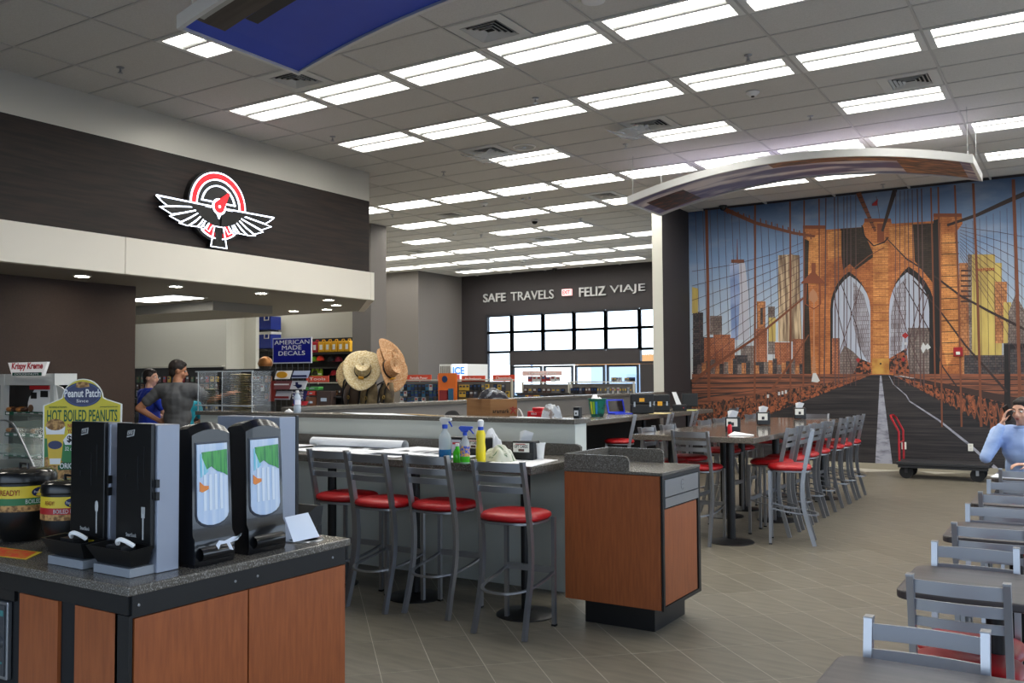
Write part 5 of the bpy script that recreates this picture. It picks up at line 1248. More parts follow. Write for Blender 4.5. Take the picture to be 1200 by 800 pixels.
# ------------------------------------------------------------------ things on the bar counter
def lathe_obj(nm, prof, m, t, seg=24, sx=1, sy=1, power=2, smooth=40, c=(0,0,0)): return MB().lathe(prof, seg, c, sx=sx, sy=sy, power=power).build(nm, m, t, smooth=smooth)
def at(px, py, z): p = on(px, py, 2, z); return (p.x, p.y, z)
M_CLEARP = mat('plastic_clear', (214,222,224), .15, alpha=.5); M_BLUEL = mat('liquid_blue', (44,112,170), .15); M_GREENL = mat('liquid_green', (70,190,40), .15); M_TRIG = mat('trigger_blue', (24,70,190), .35)
M_YEL = mat('bottle_yellow', (236,214,30), .35)
def spray(x, y, z, rz, lab, h, r, body, fill, fillm, neck, head, trig):
    t = thing('spray_bottle', lab, 'spray bottle', (x, y, z), rz)
    lathe_obj('bottle', [(r*.92, 0), (r, .01), (r, h*.52), (r*.85, h*.60), (r*.42, h*.70), (r*.36, h*.76)], body, t)
    if fill: lathe_obj('liquid', [(r*.93, .001), (r*1.005, .012), (r*1.005, h*fill), (.0001, h*fill+.0005)], fillm, t)
    lathe_obj('collar', [(r*.45, h*.745), (r*.45, h*.83), (r*.3, h*.84)], neck, t, 16)
    MB().prism([(-.022, h*.84), (.02, h*.84), (.03, h*.90), (.055, h*.93), (.055, h*.985), (-.03, h), (-.045, h*.95)], -.011, .011, axis=1).build('spray_head', head, t, bevel=.003)
    MB().tube([(.028, 0, h*.93), (.045, 0, h*.87), (.062, 0, h*.79)], [.007,.006,.005], 8).build('trigger', trig, t)
    return t
p = at(521.5, 540, 1.02); t = spray(*p, PI*1.0+PI, 'clear spray bottle half filled with blue liquid, white and blue trigger', .305, .044, M_CLEARP, .27, M_BLUEL, M_TRIG, M_WHITE, M_TRIG)
p = at(545, 543, 1.02); t = spray(*p, .3, 'spray bottle with blue trigger head and bright green liquid', .255, .033, M_CLEARP, .22, M_GREENL, M_TRIG, M_TRIG, M_TRIG)
MB().lathe([(.0336, .05), (.0336, .12)], 20).build('label', mat('label_floral', (220,170,80), .5, noise=(60, (60,90,190), .45, .55)), t)
p = at(536, 541.5, 1.02); t = thing('green_bottle', 'short bottle of green liquid between the two spray bottles', 'bottle', p); lathe_obj('bottle', [(.028,0),(.03,.01),(.03,.07),(.014,.095),(.012,.11)], M_GREENL, t); lathe_obj('cap', [(.014,.111),(.014,.13),(.0001,.131)], M_WHITE, t)
p = at(563.5, 542, 1.02); t = thing('aerosol_can', 'tall yellow cleaner bottle with white spray cap', 'spray bottle', p)
lathe_obj('can', [(.03,0),(.034,.006),(.034,.1),(.029,.14),(.033,.19),(.026,.215),(.018,.225)], M_YEL, t); lathe_obj('blue_collar', [(.02,.222),(.02,.245),(.015,.246)], M_TRIG, t); lathe_obj('cap', [(.017,.2462),(.02,.262),(.022,.285),(.012,.295),(.0001,.296)], M_WHITE, t)
M_DISP = mat('napkin_box_black', (20,20,22), .3); M_TISS = mat('tissue_white', (236,236,238), .85)
def napkin_box(x, y, z, rz, lab, txt=None, w=.165, d=.12, h=.135, tissue=True, group=None, tseed=1):
    t = thing('napkin_box', lab, 'napkin box', (x, y, z), rz, group)
    MB().box(-w/2, w/2, -d/2, d/2, .004, h).build('case', M_DISP, t, bevel=.008)
    MB().box(-w/2+.01, w/2-.01, -d/2-.006, -d/2+.001, .014, .05).build('mouth_plate', M_DISP, t)
    c = MB().box(-w/2+.012, w/2-.03, -d/2-.004, -d/2-.0005, .058, h-.014).build('placard', mat('placard_white', (226,224,216), .5), t)
    if txt:
        text('lettering', txt, (-w/2+.02, -d/2-.0045, h-.048), (1,0,0), (0,0,1), w-.06, .022, M_BLACKM, c, .0003, .02)
        MB().box(-.03, .015, -d/2-.0055, -d/2-.0042, .063, .08).build('picture', mat('placard_dark', (80,50,44), .5), c); MB().box(-w/2+.03, w/2-.06, -d/2-.0055, -d/2-.0042, h-.024, h-.019).build('red_line', M_LABR, c)
    else:
        MB().box(-.02, .01, -d/2-.0055, -d/2-.0042, .066, .10).build('picture', mat('placard_dark2', (50,46,50), .5), c)
    if tissue:
        rr = random.Random(tseed); mb = MB()
        mb.add([(-.045,0,h-.004),(.035,.01,h-.004),(.06,.0,h+.055),(.0,-.015,h+.075),(-.05,.01,h+.06),(-.02,.03,h+.03)], [(0,1,2,3),(0,3,4),(1,5,4,3),(0,4,5)])
        mb.build('tissue', M_TISS, t, solid=.0015)
    return t
p = at(610, 539.5, 1.02); napkin_box(p[0], p[1]+.075, 1.02, .12, 'black napkin box with gift card placard beside the foam cup', 'GIFT CARDS', tseed=2)
p = at(549, 534, 1.02); napkin_box(p[0]+.06, p[1]+.06, 1.02, -.1, 'black napkin box with gift card placard behind the yellow bottle', 'GIFT CARDS', tseed=3)
p = at(528, 534, 1.02); t = thing('napkin_caddy', 'black caddy with a red and grey label behind the blue spray bottle', 'caddy', (p[0], p[1]+.08, 1.02)); MB().box(-.085,.085,-.05,.05,0,.14).build('case', M_DISP, t, bevel=.006)
MB().box(-.01,.07,-.054,-.0505,.02,.12).build('label', mat('caddy_label', (176,178,190), .5), t); MB().box(0,.065,-.056,-.0545,.085,.10).build('red_strip', M_LABR, t)
p = at(632, 538.5, 1.02); t = thing('foam_cup', 'white foam cup on the bar counter', 'cup', p); lathe_obj('cup', [(.029,0),(.042,.108),(.046,.112),(.046,.12),(.04,.12),(.037,.105),(.026,.006),(.0001,.005)], M_WHITE, t, 28)
o = crumple('cleaning_cloth', 'crumpled white cleaning cloth with green stripes beside the yellow bottle', 'cloth', (at(580, 541, 1.02)[0], at(580, 541, 1.02)[1]+.06, 1.022), .24, .17, .12, mat('cloth_cream', (206,206,190), .9, noise=((14,60,14), (84,118,84), .56, .64)), 11)
o = crumple('towel', 'white paper towel sticking up behind the green spray bottle', 'paper towel', (at(552, 535, 1.02)[0]+.05, at(552, 535, 1.02)[1]+.2, 1.022), .18, .09, .21, M_TISS, 12)
o = crumple('rag', 'bunched pale rag behind the blue spray bottle', 'cloth', (at(535, 535, 1.02)[0]+.04, at(535, 535, 1.02)[1]+.2, 1.022), .17, .08, .13, M_TISS, 13)
# scalloped placemat
q = [at(566,543,1.021), at(622,547,1.021), at(654,539,1.021), at(608,536,1.021)]
c = [sum(v[k] for v in q)/4 for k in range(3)]; pts = []
for i in range(4):
    a, b = Vector(q[i]), Vector(q[(i+1) % 4])
    for k in range(16): v = a.lerp(b, k/16); n_ = (v-Vector(c)).normalized(); v += n_*(.006*math.sin(k*PI/1)+(.006 if k % 2 else 0)); pts.append((v.x, v.y))
tag(MB().prism(pts, 1.021, 1.0235).build('placemat', M_TISS), 'white scalloped paper placemat at the right end of the bar counter', 'placemat')
# building drawings
M_PLAN = mat('drawing_paper', (226,228,232), .8)
pl = sheet3('drawing_sheet', [(-5.55,5.25,1.026),(-4.25,5.12,1.024),(-4.05,5.68,1.03),(-5.3,5.8,1.03)], M_PLAN, 'large white drawing sheet spread on the bar counter behind the stools', 'drawing', n=8, sag=-.012)
for cx, cy in ((-4.95,5.5),(-4.72,5.47),(-4.45,5.45),(-4.6,5.6)):
    mb = MB(); vs = [(cx+.075*math.cos(a), cy+.04*math.sin(a), 1.0445) for a in [2*PI*k/20 for k in range(20)]]; mb.add(vs, [tuple(range(20))]).build('drawn_oval', M_BLACKM, pl)
s2 = sheet3('drawing_sheet', [(-4.6,5.2,1.05),(-3.75,5.3,1.024),(-3.8,5.78,1.03),(-4.5,5.72,1.055)], M_PLAN, 'smaller printed drawing sheet reaching towards the blue spray bottle', 'drawing', n=8, sag=.012)
for k in range(6): MB().box(-4.35+k*.09, -4.30+k*.09, 5.45, 5.62, 1.0395, 1.0405).build('printed_block', mat('print_light_grey', (160,160,165), .7), s2)
t = thing('drawing_roll', 'partly rolled white drawing curling up against the backsplash', 'drawing', (-5.0, 5.6, 1.03), world=True)
mb = MB(); pts = [(0.0, .02)]+[(.045*math.cos(a)-.0, .05+.045*math.sin(a)) for a in [-PI/2+k*PI*1.6/14 for k in range(15)]]
n=len(pts); vs = []
for x_ in (-5.55, -4.55): vs += [(x_, 5.62+py_, 1.012+pz_) for py_, pz_ in pts]
mb.add(vs, [(i, i+1, n+i+1, n+i) for i in range(n-1)]).build('paper', M_PLAN, t, solid=.0015)
sheet3('drawing_sheet', [(-6.55,5.2,1.026),(-5.62,5.12,1.026),(-5.6,5.7,1.03),(-6.5,5.72,1.03)], M_PLAN, 'white drawing sheet with a corner hanging over the counter edge beside the dispensers', 'drawing', n=8, sag=-.01)
MB().add([(-5.9,5.12,1.03),(-5.62,5.12,1.03),(-5.66,5.03,1.0),(-5.75,5.035,.985)], [(0,1,2,3)]).build('hanging_corner', M_PLAN, bpy.data.objects['drawing_sheet.002'], solid=.002)

# ------------------------------------------------------------------ things on the white bar wall's ledge and work counter
ZL = 1.289
t = thing('water_bottle', 'clear water bottle with blue and red label on the ledge', 'bottle', (on(394.5, 481, 2, ZL).x, 6.03, ZL))
lathe_obj('bottle', [(.03,0),(.034,.01),(.034,.06),(.032,.065),(.034,.07),(.034,.13),(.03,.15),(.014,.175),(.013,.185)], mat('bottle_pale', (196,208,222), .1, alpha=.75), t); lathe_obj('label', [(.0345,.075),(.0345,.118)], mat('bottle_label', (60,70,170), .4, noise=((40,40,4), (225,225,235), .5, .56)), t); lathe_obj('cap', [(.0145,.186),(.0145,.205),(.0001,.206)], M_WHITE, t)
crumple('tissue', 'small crumpled tissue left of the water bottle', 'tissue', (on(381, 481, 2, ZL).x, 6.03, ZL), .07, .05, .035, M_TISS, 21, n=5)
sheet3('loose_papers', [(on(410,486,2,ZL).x,5.95,ZL+.001),(on(488,487,2,ZL).x,5.94,ZL+.001),(on(480,484,2,ZL).x,6.1,ZL+.006),(on(412,483,2,ZL).x,6.12,ZL+.004)], M_PLAN, 'loose white papers on the ledge right of the water bottle', 'papers', n=6, sag=-.004)
sheet3('tan_folder', [(on(490,488,2,ZL).x,5.95,ZL+.003),(on(515,488,2,ZL).x,5.95,ZL+.003),(on(512,484,2,ZL).x,6.1,ZL+.005),(on(492,484,2,ZL).x,6.1,ZL+.005)], mat('folder_tan', (176,146,100), .8), 'tan folder on the ledge left of the cardboard box', 'folder', n=1, th=.004)
sheet3('paper_sheet', [(on(602,491,2,ZL).x,5.93,ZL+.002),(on(626,492,2,ZL).x,5.93,ZL+.002),(on(626,489,2,ZL).x,6.05,ZL+.003),(on(603,488,2,ZL).x,6.05,ZL+.003)], M_PLAN, 'white paper sheet on the ledge in front of the cardboard box', 'papers', n=1, th=.004)
M_BOX = mat('cardboard', (168,122,78), .8, noise=((2,2,30), (150,106,66), .35, .65))
bx0 = on(547, 470, 1, 6.5).x; bx1 = on(576, 470, 1, 6.3).x; bx2 = on(606, 470, 1, 6.42).x
ztop = 1.42
t = thing('cardboard_box', 'brown cardboard box with printed lettering behind the bar ledge', 'box', ((bx0+bx2)/2, 6.5, 1.12), world=True)
A_ = Vector((bx1-.0, 6.28)); B_ = Vector((on(606,470,1,6.40).x, 6.40)); C_ = A_+Vector((on(547,470,1,6.52).x-A_.x, .24)); D_ = B_+C_-A_
hx = [(A_.x,A_.y),(B_.x,B_.y),(D_.x,D_.y),(C_.x,C_.y)]
MB().hexa([(x,y,1.121) for x,y in hx]+[(x,y,ztop) for x,y in hx]).build('carton', M_BOX, t)
dr = Vector((B_.x-A_.x, B_.y-A_.y, 0)); L_ = dr.length; nrm = Vector((dr.y, -dr.x, 0)).normalized()
text('lettering', 'aramark', Vector((A_.x,A_.y,1.305))+dr.normalized()*.02+nrm*.002, dr, (0,0,1), L_*.62, .035, M_BLACKM, t, .0005, .015)
mb = MB(); c0 = Vector((A_.x,A_.y,1.33))+dr*.85+nrm*.002
for a, b in (((0,0,.035),(0,0,.03)),):
    pass
for u0, z0, u1, z1 in ((-.02,-.03,.0,.0),(.02,-.03,0,0),(0,0,-.025,.02),(0,0,.03,.018)): mb.tube([c0+dr.normalized()*u0+Vector((0,0,z0)), c0+dr.normalized()*u1+Vector((0,0,z1))], .005, 5)
mb.ball(c0+Vector((0,0,.022)), .008, 8, 5); mb.build('logo_figure', M_LABR, t)
o = crumple('bagged_item', 'black item in clear plastic film on top of the cardboard box', 'bag', ((A_.x+C_.x+B_.x)/3-.02, 6.45, ztop+.001), .28, .17, .10, mat('dark_bagged', (44,44,50), .25, noise=(14, (150,156,164), .58, .66)), 31)
crumple('black_cloth', 'black cloth bag lying left of the cardboard box', 'bag', (on(530,480,1,6.5).x, 6.5, 1.121), .34, .25, .20, mat('cloth_black', (24,24,27), .8), 32)
MB_ = MB().tube(smooth_path([(on(606,486,1,6.45).x,6.45,1.13),(on(606,478,1,6.45).x,6.45,1.31),(on(609,476,1,6.45).x,6.45,1.33),(on(613,481,1,6.45).x,6.45,1.26),(on(614,488,1,6.45).x,6.45,1.13)],4), .007, 8)
tag(MB_.build('white_hose', M_WHITE, smooth=True), 'white plastic hose loop right of the cardboard box', 'hose')
x_ = on(633,482,1,6.4).x; t = thing('red_pack', 'red plastic wrapped pack behind the ledge', 'package', (x_, 6.4, 1.121)); M_REDP = mat('pack_red', (196,28,40), .3)
MB().box(-.09,.09,-.06,.06,.0,.205).build('pack', M_REDP, t, bevel=.01); MB().box(-.05,.05,-.05,.05,.206,.235).build('top_bunch', M_REDP, t, bevel=.01); text('lettering', 'SOLO', (-.05,-.0605,.175), (1,0,0), (0,0,1), .05, .018, M_PAPER, t, .0005)
x_ = on(662,478,1,6.28).x; crumple('plastic_bag', 'crumpled clear plastic bag standing on the ledge end', 'bag', (x_, 6.06, ZL+.001), .17, .12, .12, mat('bag_clear', (206,210,214), .2, alpha=.8, noise=(22, (150,140,130), .5, .6)), 33)
x_ = on(678.5,485,1,6.08).x; t = thing('label_jar', 'small black jar with white label at the end of the ledge', 'jar', (x_, 6.06, ZL+.001)); MB().box(-.027,.027,-.025,.025,0,.085).build('jar', M_DISP, t, bevel=.006); MB().box(-.016,.018,-.0275,-.0256,.02,.06).build('label', M_PAPER, t); MB().box(-.006,.006,-.029,-.0276,.03,.045).build('emblem', M_BLACKM, t)

# side counter
ZS = 1.051
p = at(700, 488, ZS); t = thing('green_basket', 'tall green patterned tub with tissues on the side counter', 'basket', p)
M_TUB = mat('tub_green', (18,104,88), .4, noise=(16, (20,60,60), .5, .6))
lathe_obj('tub', [(.085,0),(.09,.01),(.125,.235),(.135,.24),(.135,.252),(.118,.25),(.085,.02),(.0001,.015)], M_TUB, t, 28)
for k, (a, m_) in enumerate(((-1.9,(196,200,50)),(-1.2,(40,120,180)),(-2.5,(30,150,110)),(-1.55,(120,170,40)))):
    MB().grid(lambda u, v: (( .092+.033*(.1+.8*v)+.0012)*math.cos(a-.13+.26*u), (.092+.033*(.1+.8*v)+.0012)*math.sin(a-.13+.26*u), .04+.17*v), 3, 3).build('printed_leaf', mat(f'tub_leaf_{k}', m_, .4), t)
crumple('tissue_stack', 'stack of white tissues in the green tub', 'tissues', (p[0], p[1], ZS+.2), .15, .13, .11, M_TISS, 35, n=5)
a, b = at(719, 484, ZS), at(735, 485, ZS)
t = thing('laptop', 'open laptop with bright blue screen frame on the side counter', 'laptop', at(727, 485, ZS), 1.0)
MB().box(-.15,.15,-.1,.1,0,.015).build('keyboard_base', mat('laptop_blue', (24,52,190), .4), t)
sc = MB().hexa([(-.15,.1,.012),(.15,.1,.012),(.15,.112,.012),(-.15,.112,.012),(-.15,.16,.215),(.15,.16,.215),(.15,.172,.215),(-.15,.172,.215)]).build('screen_frame', mat('laptop_blue', (24,52,190), .4), t)
MB().add([(-.125,.1065,.035),(.125,.1065,.035),(.125,.149,.195),(-.125,.149,.195)], [(0,1,2,3)]).build('screen', mat('screen_dark', (40,34,32), .2), sc)
p = at(729, 482, ZS); t = tag(MB().box(-.16,.16,-.05,.05,0,.24).build('navy_box', mat('box_navy', (28,28,66), .6)), 'dark blue fabric box behind the laptop', 'box'); t.location = (p[0]+.12, p[1]+.75, ZS)
M_CASEB = mat('case_black', (20,21,23), .45); M_LABO = mat('tag_yellow', (222,160,40), .5)
for k, (px, w, h, lab) in enumerate(((752, .34, .30, 'black equipment case with yellow tag beside the blue laptop'), (773, .30, .27, 'black hard case with silver latches and yellow tag'))):
    y = 12.5+k*.9; x = on(px, 470, 1, y).x; t = thing('equipment_case', lab, 'case', (x, y, ZS), .5)
    MB().box(-w/2,w/2,-.12,.12,.0,h*.48).build('lower_shell', M_CASEB, t, bevel=.015); MB().box(-w/2,w/2,-.12,.12,h*.49,h).build('lid', M_CASEB, t, bevel=.015)
    MB().box(-.045,.03,-.124,-.1205,h*.6 if k == 0 else h*.35,h*.78 if k == 0 else h*.6).build('yellow_tag', M_LABO, t)
    for s in (-1, 1): MB().box(s*w*.34-.012,s*w*.34+.012,-.126,-.1205,h*.35,h*.6).build('latch', M_STEEL, t)
p = at(768, 484.5, ZS); sheet3('manila_papers', [(p[0]-.25,p[1]-.1,ZS+.002),(p[0]+.18,p[1]-.12,ZS+.002),(p[0]+.2,p[1]+.15,ZS+.004),(p[0]-.2,p[1]+.18,ZS+.004)], mat('manila', (216,196,140), .8), 'pale manila papers on the side counter in front of the black cases', 'papers', n=1, th=.008)
p = at(806, 481, ZS); t = thing('receipt_printer', 'black printer with a long white paper strip on the side counter', 'printer', (p[0]-.1, p[1]-.1, ZS), .4); MB().box(-.11,.11,-.1,.1,0,.10).build('housing', M_CASEB, t, bevel=.01)
MB().hexa([(-.05,.03,.10),(.03,.03,.10),(.03,.04,.10),(-.05,.04,.10),(-.12,.06,.30),(-.05,.06,.30),(-.05,.068,.30),(-.12,.068,.30)]).build('paper_strip', M_PAPER, t)
MB().ball((.06,-.1,.05), .01, 8, 6).build('red_button', M_REDP, t)
p = at(822, 479, ZS); t = thing('card_reader', 'black monitor like box at the far end of the side counter', 'monitor', (p[0]-.05, p[1]-.4, ZS), .5); MB().box(-.13,.13,-.02,.04,.05,.27).build('screen_body', M_CASEB, t, bevel=.01); MB().box(-.08,.08,-.06,.08,0,.02).build('foot', M_CASEB, t); MB().box(-.02,.02,0,.02,.02,.05).build('stem', M_CASEB, t)
sheet3('yellow_papers', [(p[0]-.16,p[1]-.82,ZS+.002),(p[0]+.16,p[1]-.82,ZS+.002),(p[0]+.16,p[1]-.6,ZS+.004),(p[0]-.16,p[1]-.6,ZS+.004)], mat('paper_yellowish', (206,200,130), .8), 'yellowish papers near the end of the side counter', 'papers', n=1, th=.01)

# tall table
ZT = 1.031
for k, (px, py, lab) in enumerate(((857, 506, 'nearest black napkin box on the tall table, napkins pulled up'), (893, 498, 'middle black napkin box on the tall table'), (936, 491, 'farthest black napkin box on the tall table'))):
    p = at(px, py, ZT); napkin_box(p[0], p[1]+.05, ZT, .35, lab, None, .15, .13, .15, True, 'napkin boxes on the tall table', k+5)
p = at(856, 507.5, ZT); t = thing('sauce_bottle', 'small red sauce bottle with black cap beside the nearest napkin box', 'bottle', (p[0], p[1]-.02, ZT)); lathe_obj('bottle', [(.02,0),(.022,.004),(.022,.075),(.014,.09)], M_REDP, t, 14); lathe_obj('cap', [(.017,.0905),(.017,.118),(.0001,.119)], M_BLACK, t, 12)
p = at(870, 510, ZT); sheet3('paper_napkin', [(p[0]-.12,p[1]-.06,ZT+.002),(p[0]+.12,p[1]-.02,ZT+.004),(p[0]+.1,p[1]+.03,ZT+.006),(p[0]-.1,p[1]+.06,ZT+.03)], M_TISS, 'folded white napkin lying near the corner of the tall table', 'napkin', n=3, th=.004)
# papers on the right-hand tables
p = at(1172, 615, .751); sheet3('menu_sheet', [(-.62,5.42,.7515),(-.15,5.40,.7515),(-.12,5.58,.7515),(-.60,5.6,.7515)], M_PLAN, 'white printed sheet on the third small table', 'papers', n=1, th=.001)
sheet3('note_paper', [(-.66,8.5,.7515),(-.42,8.47,.7515),(-.4,8.75,.7515),(-.64,8.78,.7515)], M_PLAN, "white papers on the phoning man's table", 'papers', n=1, th=.003)

# ------------------------------------------------------------------ platform cart in front of the mural
M_CART = mat('cart_deck_grey', (40,40,42), .6); M_TIRE = mat('tire_black', (18,18,18), .7); M_CRED = mat('handle_red', (160,22,34), .4)
t = thing('platform_cart', 'black platform cart with red tubular handle parked before the mural', 'cart', (-1.9, 15.4, 0), world=True)
cx0_, cx1_ = -2.47, -1.18
MB().box(cx0_, cx1_, 15.1, 15.75, .215, .26).build('deck', M_CART, t, bevel=.005); MB().box(cx0_+.02, cx1_-.02, 15.12, 15.16, .17, .214).build('deck_rail', M_CART, t); MB().box(cx0_+.02, cx1_-.02, 15.69, 15.73, .17, .214).build('deck_rail', M_CART, t)
for k, (x, y) in enumerate(((cx0_+.13,15.2),(cx0_+.13,15.62),(cx1_-.17,15.2),(cx1_-.17,15.62))):
    w = MB(); w.tube([(x, y-.025, .10), (x, y+.025, .10)], .10, 20).build('wheel', M_TIRE, t)
    c_ = MB(); c_.box(x-.02, x+.02, y-.045, y-.035, .09, .20); c_.box(x-.02, x+.02, y+.035, y+.045, .09, .20); c_.box(x-.05, x+.05, y-.045, y+.045, .2, .2145); c_.build('caster_fork', M_STEEL if k == 2 else M_CART, t)
hp = [(cx0_+.0,15.22,.262),(cx0_+.0,15.22,.72),(cx0_-.10,15.22,.92),(cx0_-.13,15.30,.965),(cx0_-.13,15.55,.965),(cx0_-.10,15.63,.92),(cx0_+.0,15.63,.72),(cx0_+.0,15.63,.262)]
hd = MB().tube([(x+.03, y, z) for x, y, z in hp], .016, 8).build('handle', M_CRED, t, smooth=True)
MB().tube([(cx0_+.03,15.22,.55),(cx0_+.03,15.63,.55)], .012, 8).build('cross_bar', M_CRED, t)
# ------------------------------------------------------------------ store behind the bar: gondolas, signs, goods
M_SHELF = mat('gondola_cream', (196,192,178), .6); M_GBACK = mat('gondola_dark', (40,38,38), .7); M_ORS = mat('header_orange', (206,74,50), .5); M_SHD = mat('shelf_charcoal', (46,44,44), .5)
PACK = [mat(f'pack_{k}', c, .45) for k, c in enumerate([(176,178,178),(30,58,104),(26,26,30),(134,40,42),(186,152,56),(92,94,98),(44,96,130),(116,78,50),(58,84,58),(72,52,46),(150,154,162),(58,60,72)])]
pm = {}
def pack_mesh(w, h, mi):
    k = (round(w, 3), round(h, 3), mi)
    if k not in pm: pm[k] = MB().box(-w/2, w/2, -.025, .0, 0, h, 0).box(-w*.34, w*.34, -.027, -.0251, h*.55, h*.85, 1).mesh('package', [PACK[mi], PACK[(mi*5+3) % 12]])
    return pm[k]
PLACES = {}
def goods(x0, x1, y, z0, rows, n, rowh, w, h, pal, label, group, seed, cat='package', name='retail_package', rz=0, jit=.1):
    rr = random.Random(seed)
    for r in range(rows):
        for c in range(n):
            if rr.random() < .04: continue
            mi = pal[rr.randrange(len(pal))] if rr.random() < .7 else pal[c*len(pal)//n % len(pal)]
            hh = h*(1-.2*(rr.random() < .3))
            o = link(name, pack_mesh(w, hh, mi)); x = x0+(x1-x0)*(c+.5)/n
            o.location = (x, y, z0+r*rowh+(h-hh)*.5); o.rotation_euler = (0, 0, rz+rr.uniform(-jit, jit))
            rn = ['lowest', 'second', 'third', 'fourth', 'fifth'][r]
            tag(o, label+(f', {rn} row' if rows > 1 else '')+f', {ORD[c]} from left', cat, group)
def gondola(name, lab, x0, x1, y, z1, shelves, side=True, back=M_SHELF, depth=.3, cap=True, z0=.0):
    t = thing(name, lab, 'shelving', ((x0+x1)/2, y, 0), world=True)
    MB().box(x0, x1, y+.0, y+.03, z0, z1).build('back_panel', back, t)
    MB().box(x0, x1, y-depth, y+depth+.03, 0, .14).build('base_deck', M_SHD, t)
    for z in shelves: MB().box(x0+.01, x1-.01, y-depth, y-.001, z-.03, z).build('shelf', M_SHELF if back is M_SHELF else M_SHD, t)
    for x in ((x0, x1-.03) if side else ()): MB().box(x, x+.03, y-.02, y-.0005, .14, z1+.02).build('upright', M_SHELF, t)
    if cap: MB().box(x0, x1, y-.03, y+.06, z1+.021, z1+.04).build('top_cap', M_SHELF, t)
    return t
def header(px0, px1, py0, py1, y, s, lab, m=M_ORS):
    a, b = on(px0, py1, 1, y), on(px1, py0, 1, y)
    t = thing('aisle_sign', lab, 'sign', ((a.x+b.x)/2, y, a.z), world=True, group='orange aisle header signs')
    zt = on((px0+px1)/2, py0, 1, y).z; zb = on((px0+px1)/2, py1, 1, y).z
    MB().box(a.x, b.x, y, y+.02, zb, zt).build('board', m, t); text('lettering', s, (a.x+(b.x-a.x)*.14, y-.003, zb+(zt-zb)*.3), (1,0,0), (0,0,1), (b.x-a.x)*.72, (zt-zb)*.42, M_PAPER, t, .001)
    MB().box((a.x+b.x)/2-.01, (a.x+b.x)/2+.01, y+.021, y+.035, .0, zb).build('holder', M_SHELF, t)
    return t
YG = 13.2
def gx(px, y=YG): return on(px, 455, 1, y).x
def gz(py, px=540, y=YG): return on(px, py, 1, y).z
zt_ = gz(447)
gondola('gondola', 'left gondola packed with blue hanging packages, under the first three orange signs', gx(470), gx(601), YG, zt_, (.5, .9), back=M_GREY)
hz = .155
goods(gx(472), gx(519), YG-.06, 1.02, 4, 11, .12, .075, .11, [0,1,2,6,1,2], 'small hanging package under the leftmost orange sign', 'small packages under the leftmost orange header', 11)
goods(gx(541), gx(553), YG-.06, 1.02, 4, 3, .12, .07, .10, [4,4,4,2], 'small yellow hanging package under the air fresheners sign', 'yellow packages under the air fresheners sign', 12)
goods(gx(553), gx(600), YG-.06, 1.02, 4, 10, .12, .07, .11, [2,5,4,2,11,9], 'small hanging package right of the yellow ones', 'mixed packages under the third orange header', 13)
a, b = gx(519), gx(540)
t = thing('promo_rack', 'orange display panel with blue packages between two orange signs', 'display', ((a+b)/2, YG-.12, 0), world=True)
MB().box(a, b, YG-.14, YG-.11, 0.2, gz(437)).build('panel', mat('promo_orange', (224,112,40), .5), t); MB().box(a+.25, b-.06, YG-.18, YG-.141, gz(471), gz(455)).build('blue_packs', PACK[6], t); MB().box(a+.05, a+.22, YG-.18, YG-.141, gz(470), gz(457)).build('red_packs', PACK[3], t); MB().lathe([(.06,0),(.06,.01),(.0001,.01)], 14).build('round_badge', PACK[1], t).matrix_basis = Matrix.Translation(Vector((a+.15, YG-.142, gz(444)))-t.location) @ Matrix.Rotation(PI/2, 4, 'X')
header(477, 505, 439, 446.5, YG, 'Portable Power', 'orange sign reading Portable Power, leftmost of the row'); header(512.5, 538, 439, 446.5, YG, 'Cleaning Supplies', 'pale orange sign reading Cleaning Supplies', mat('header_pink', (226,116,112), .5))
header(541, 568, 440, 447, YG, 'Air Fresheners', 'red orange sign reading Air Fresheners'); header(577.5, 603, 439, 446.5, YG+.6, 'Chemicals', 'orange sign starting with Ch, right of Air Fresheners')
# second gondola run towards the doors
Y2 = 14.2
def g2(px): return on(px, 455, 1, Y2).x
def z2(py): return on(670, py, 1, Y2).z
gondola('gondola', 'middle gondola with grey tools and a shelf of red boxes on top', g2(612), g2(668), Y2, z2(450), (z2(460),), depth=.25, back=M_GREY)
goods(g2(616), g2(665), Y2-.06, z2(463)+.02, 1, 9, .14, .075, .11, [5,2,9,5,7], 'grey hanging tool pack on the middle gondola', 'tool packs on the middle gondola', 21)
goods(g2(616), g2(665), Y2-.1, z2(473.5), 1, 12, .12, .055, .075, [1,2,3,6,10,4], 'small box on the lower shelf of the middle gondola', 'small boxes on the lower shelf of the middle gondola', 22)
goods(g2(618), g2(656), Y2+.03, z2(449)+.03, 1, 7, .1, .085, .10, [3,0,3,10,0,2], 'red or white carton on top of the middle gondola', 'cartons on top of the middle gondola', 23)
header(612, 658, 434.5, 440, Y2+1.0, 'Travel Fun', 'pale header sign over the middle gondola', mat('header_pale', (226,190,184), .5))
gondola('gondola', 'right gondola with dark hanging goods before the entrance doors', g2(669), g2(744), Y2, z2(449.5), (z2(461),), depth=.25, back=M_GREY)
goods(g2(671), g2(702), Y2-.06, z2(461.5), 1, 9, .13, .05, .12, [2,3,9,2,11], 'dark and red hanging pack on the right gondola', 'dark and red packs on the right gondola', 24)
goods(g2(702), g2(743), Y2-.06, z2(461.5), 1, 14, .13, .035, .115, [5,10,0,5], 'silver hanging tool on the right gondola', 'silver tools on the right gondola', 25)
goods(g2(716), g2(744), Y2+.03, z2(449)+.03, 1, 9, .1, .04, .07, [5,10,2], 'small grey item on top of the right gondola', 'grey items on top of the right gondola', 26)
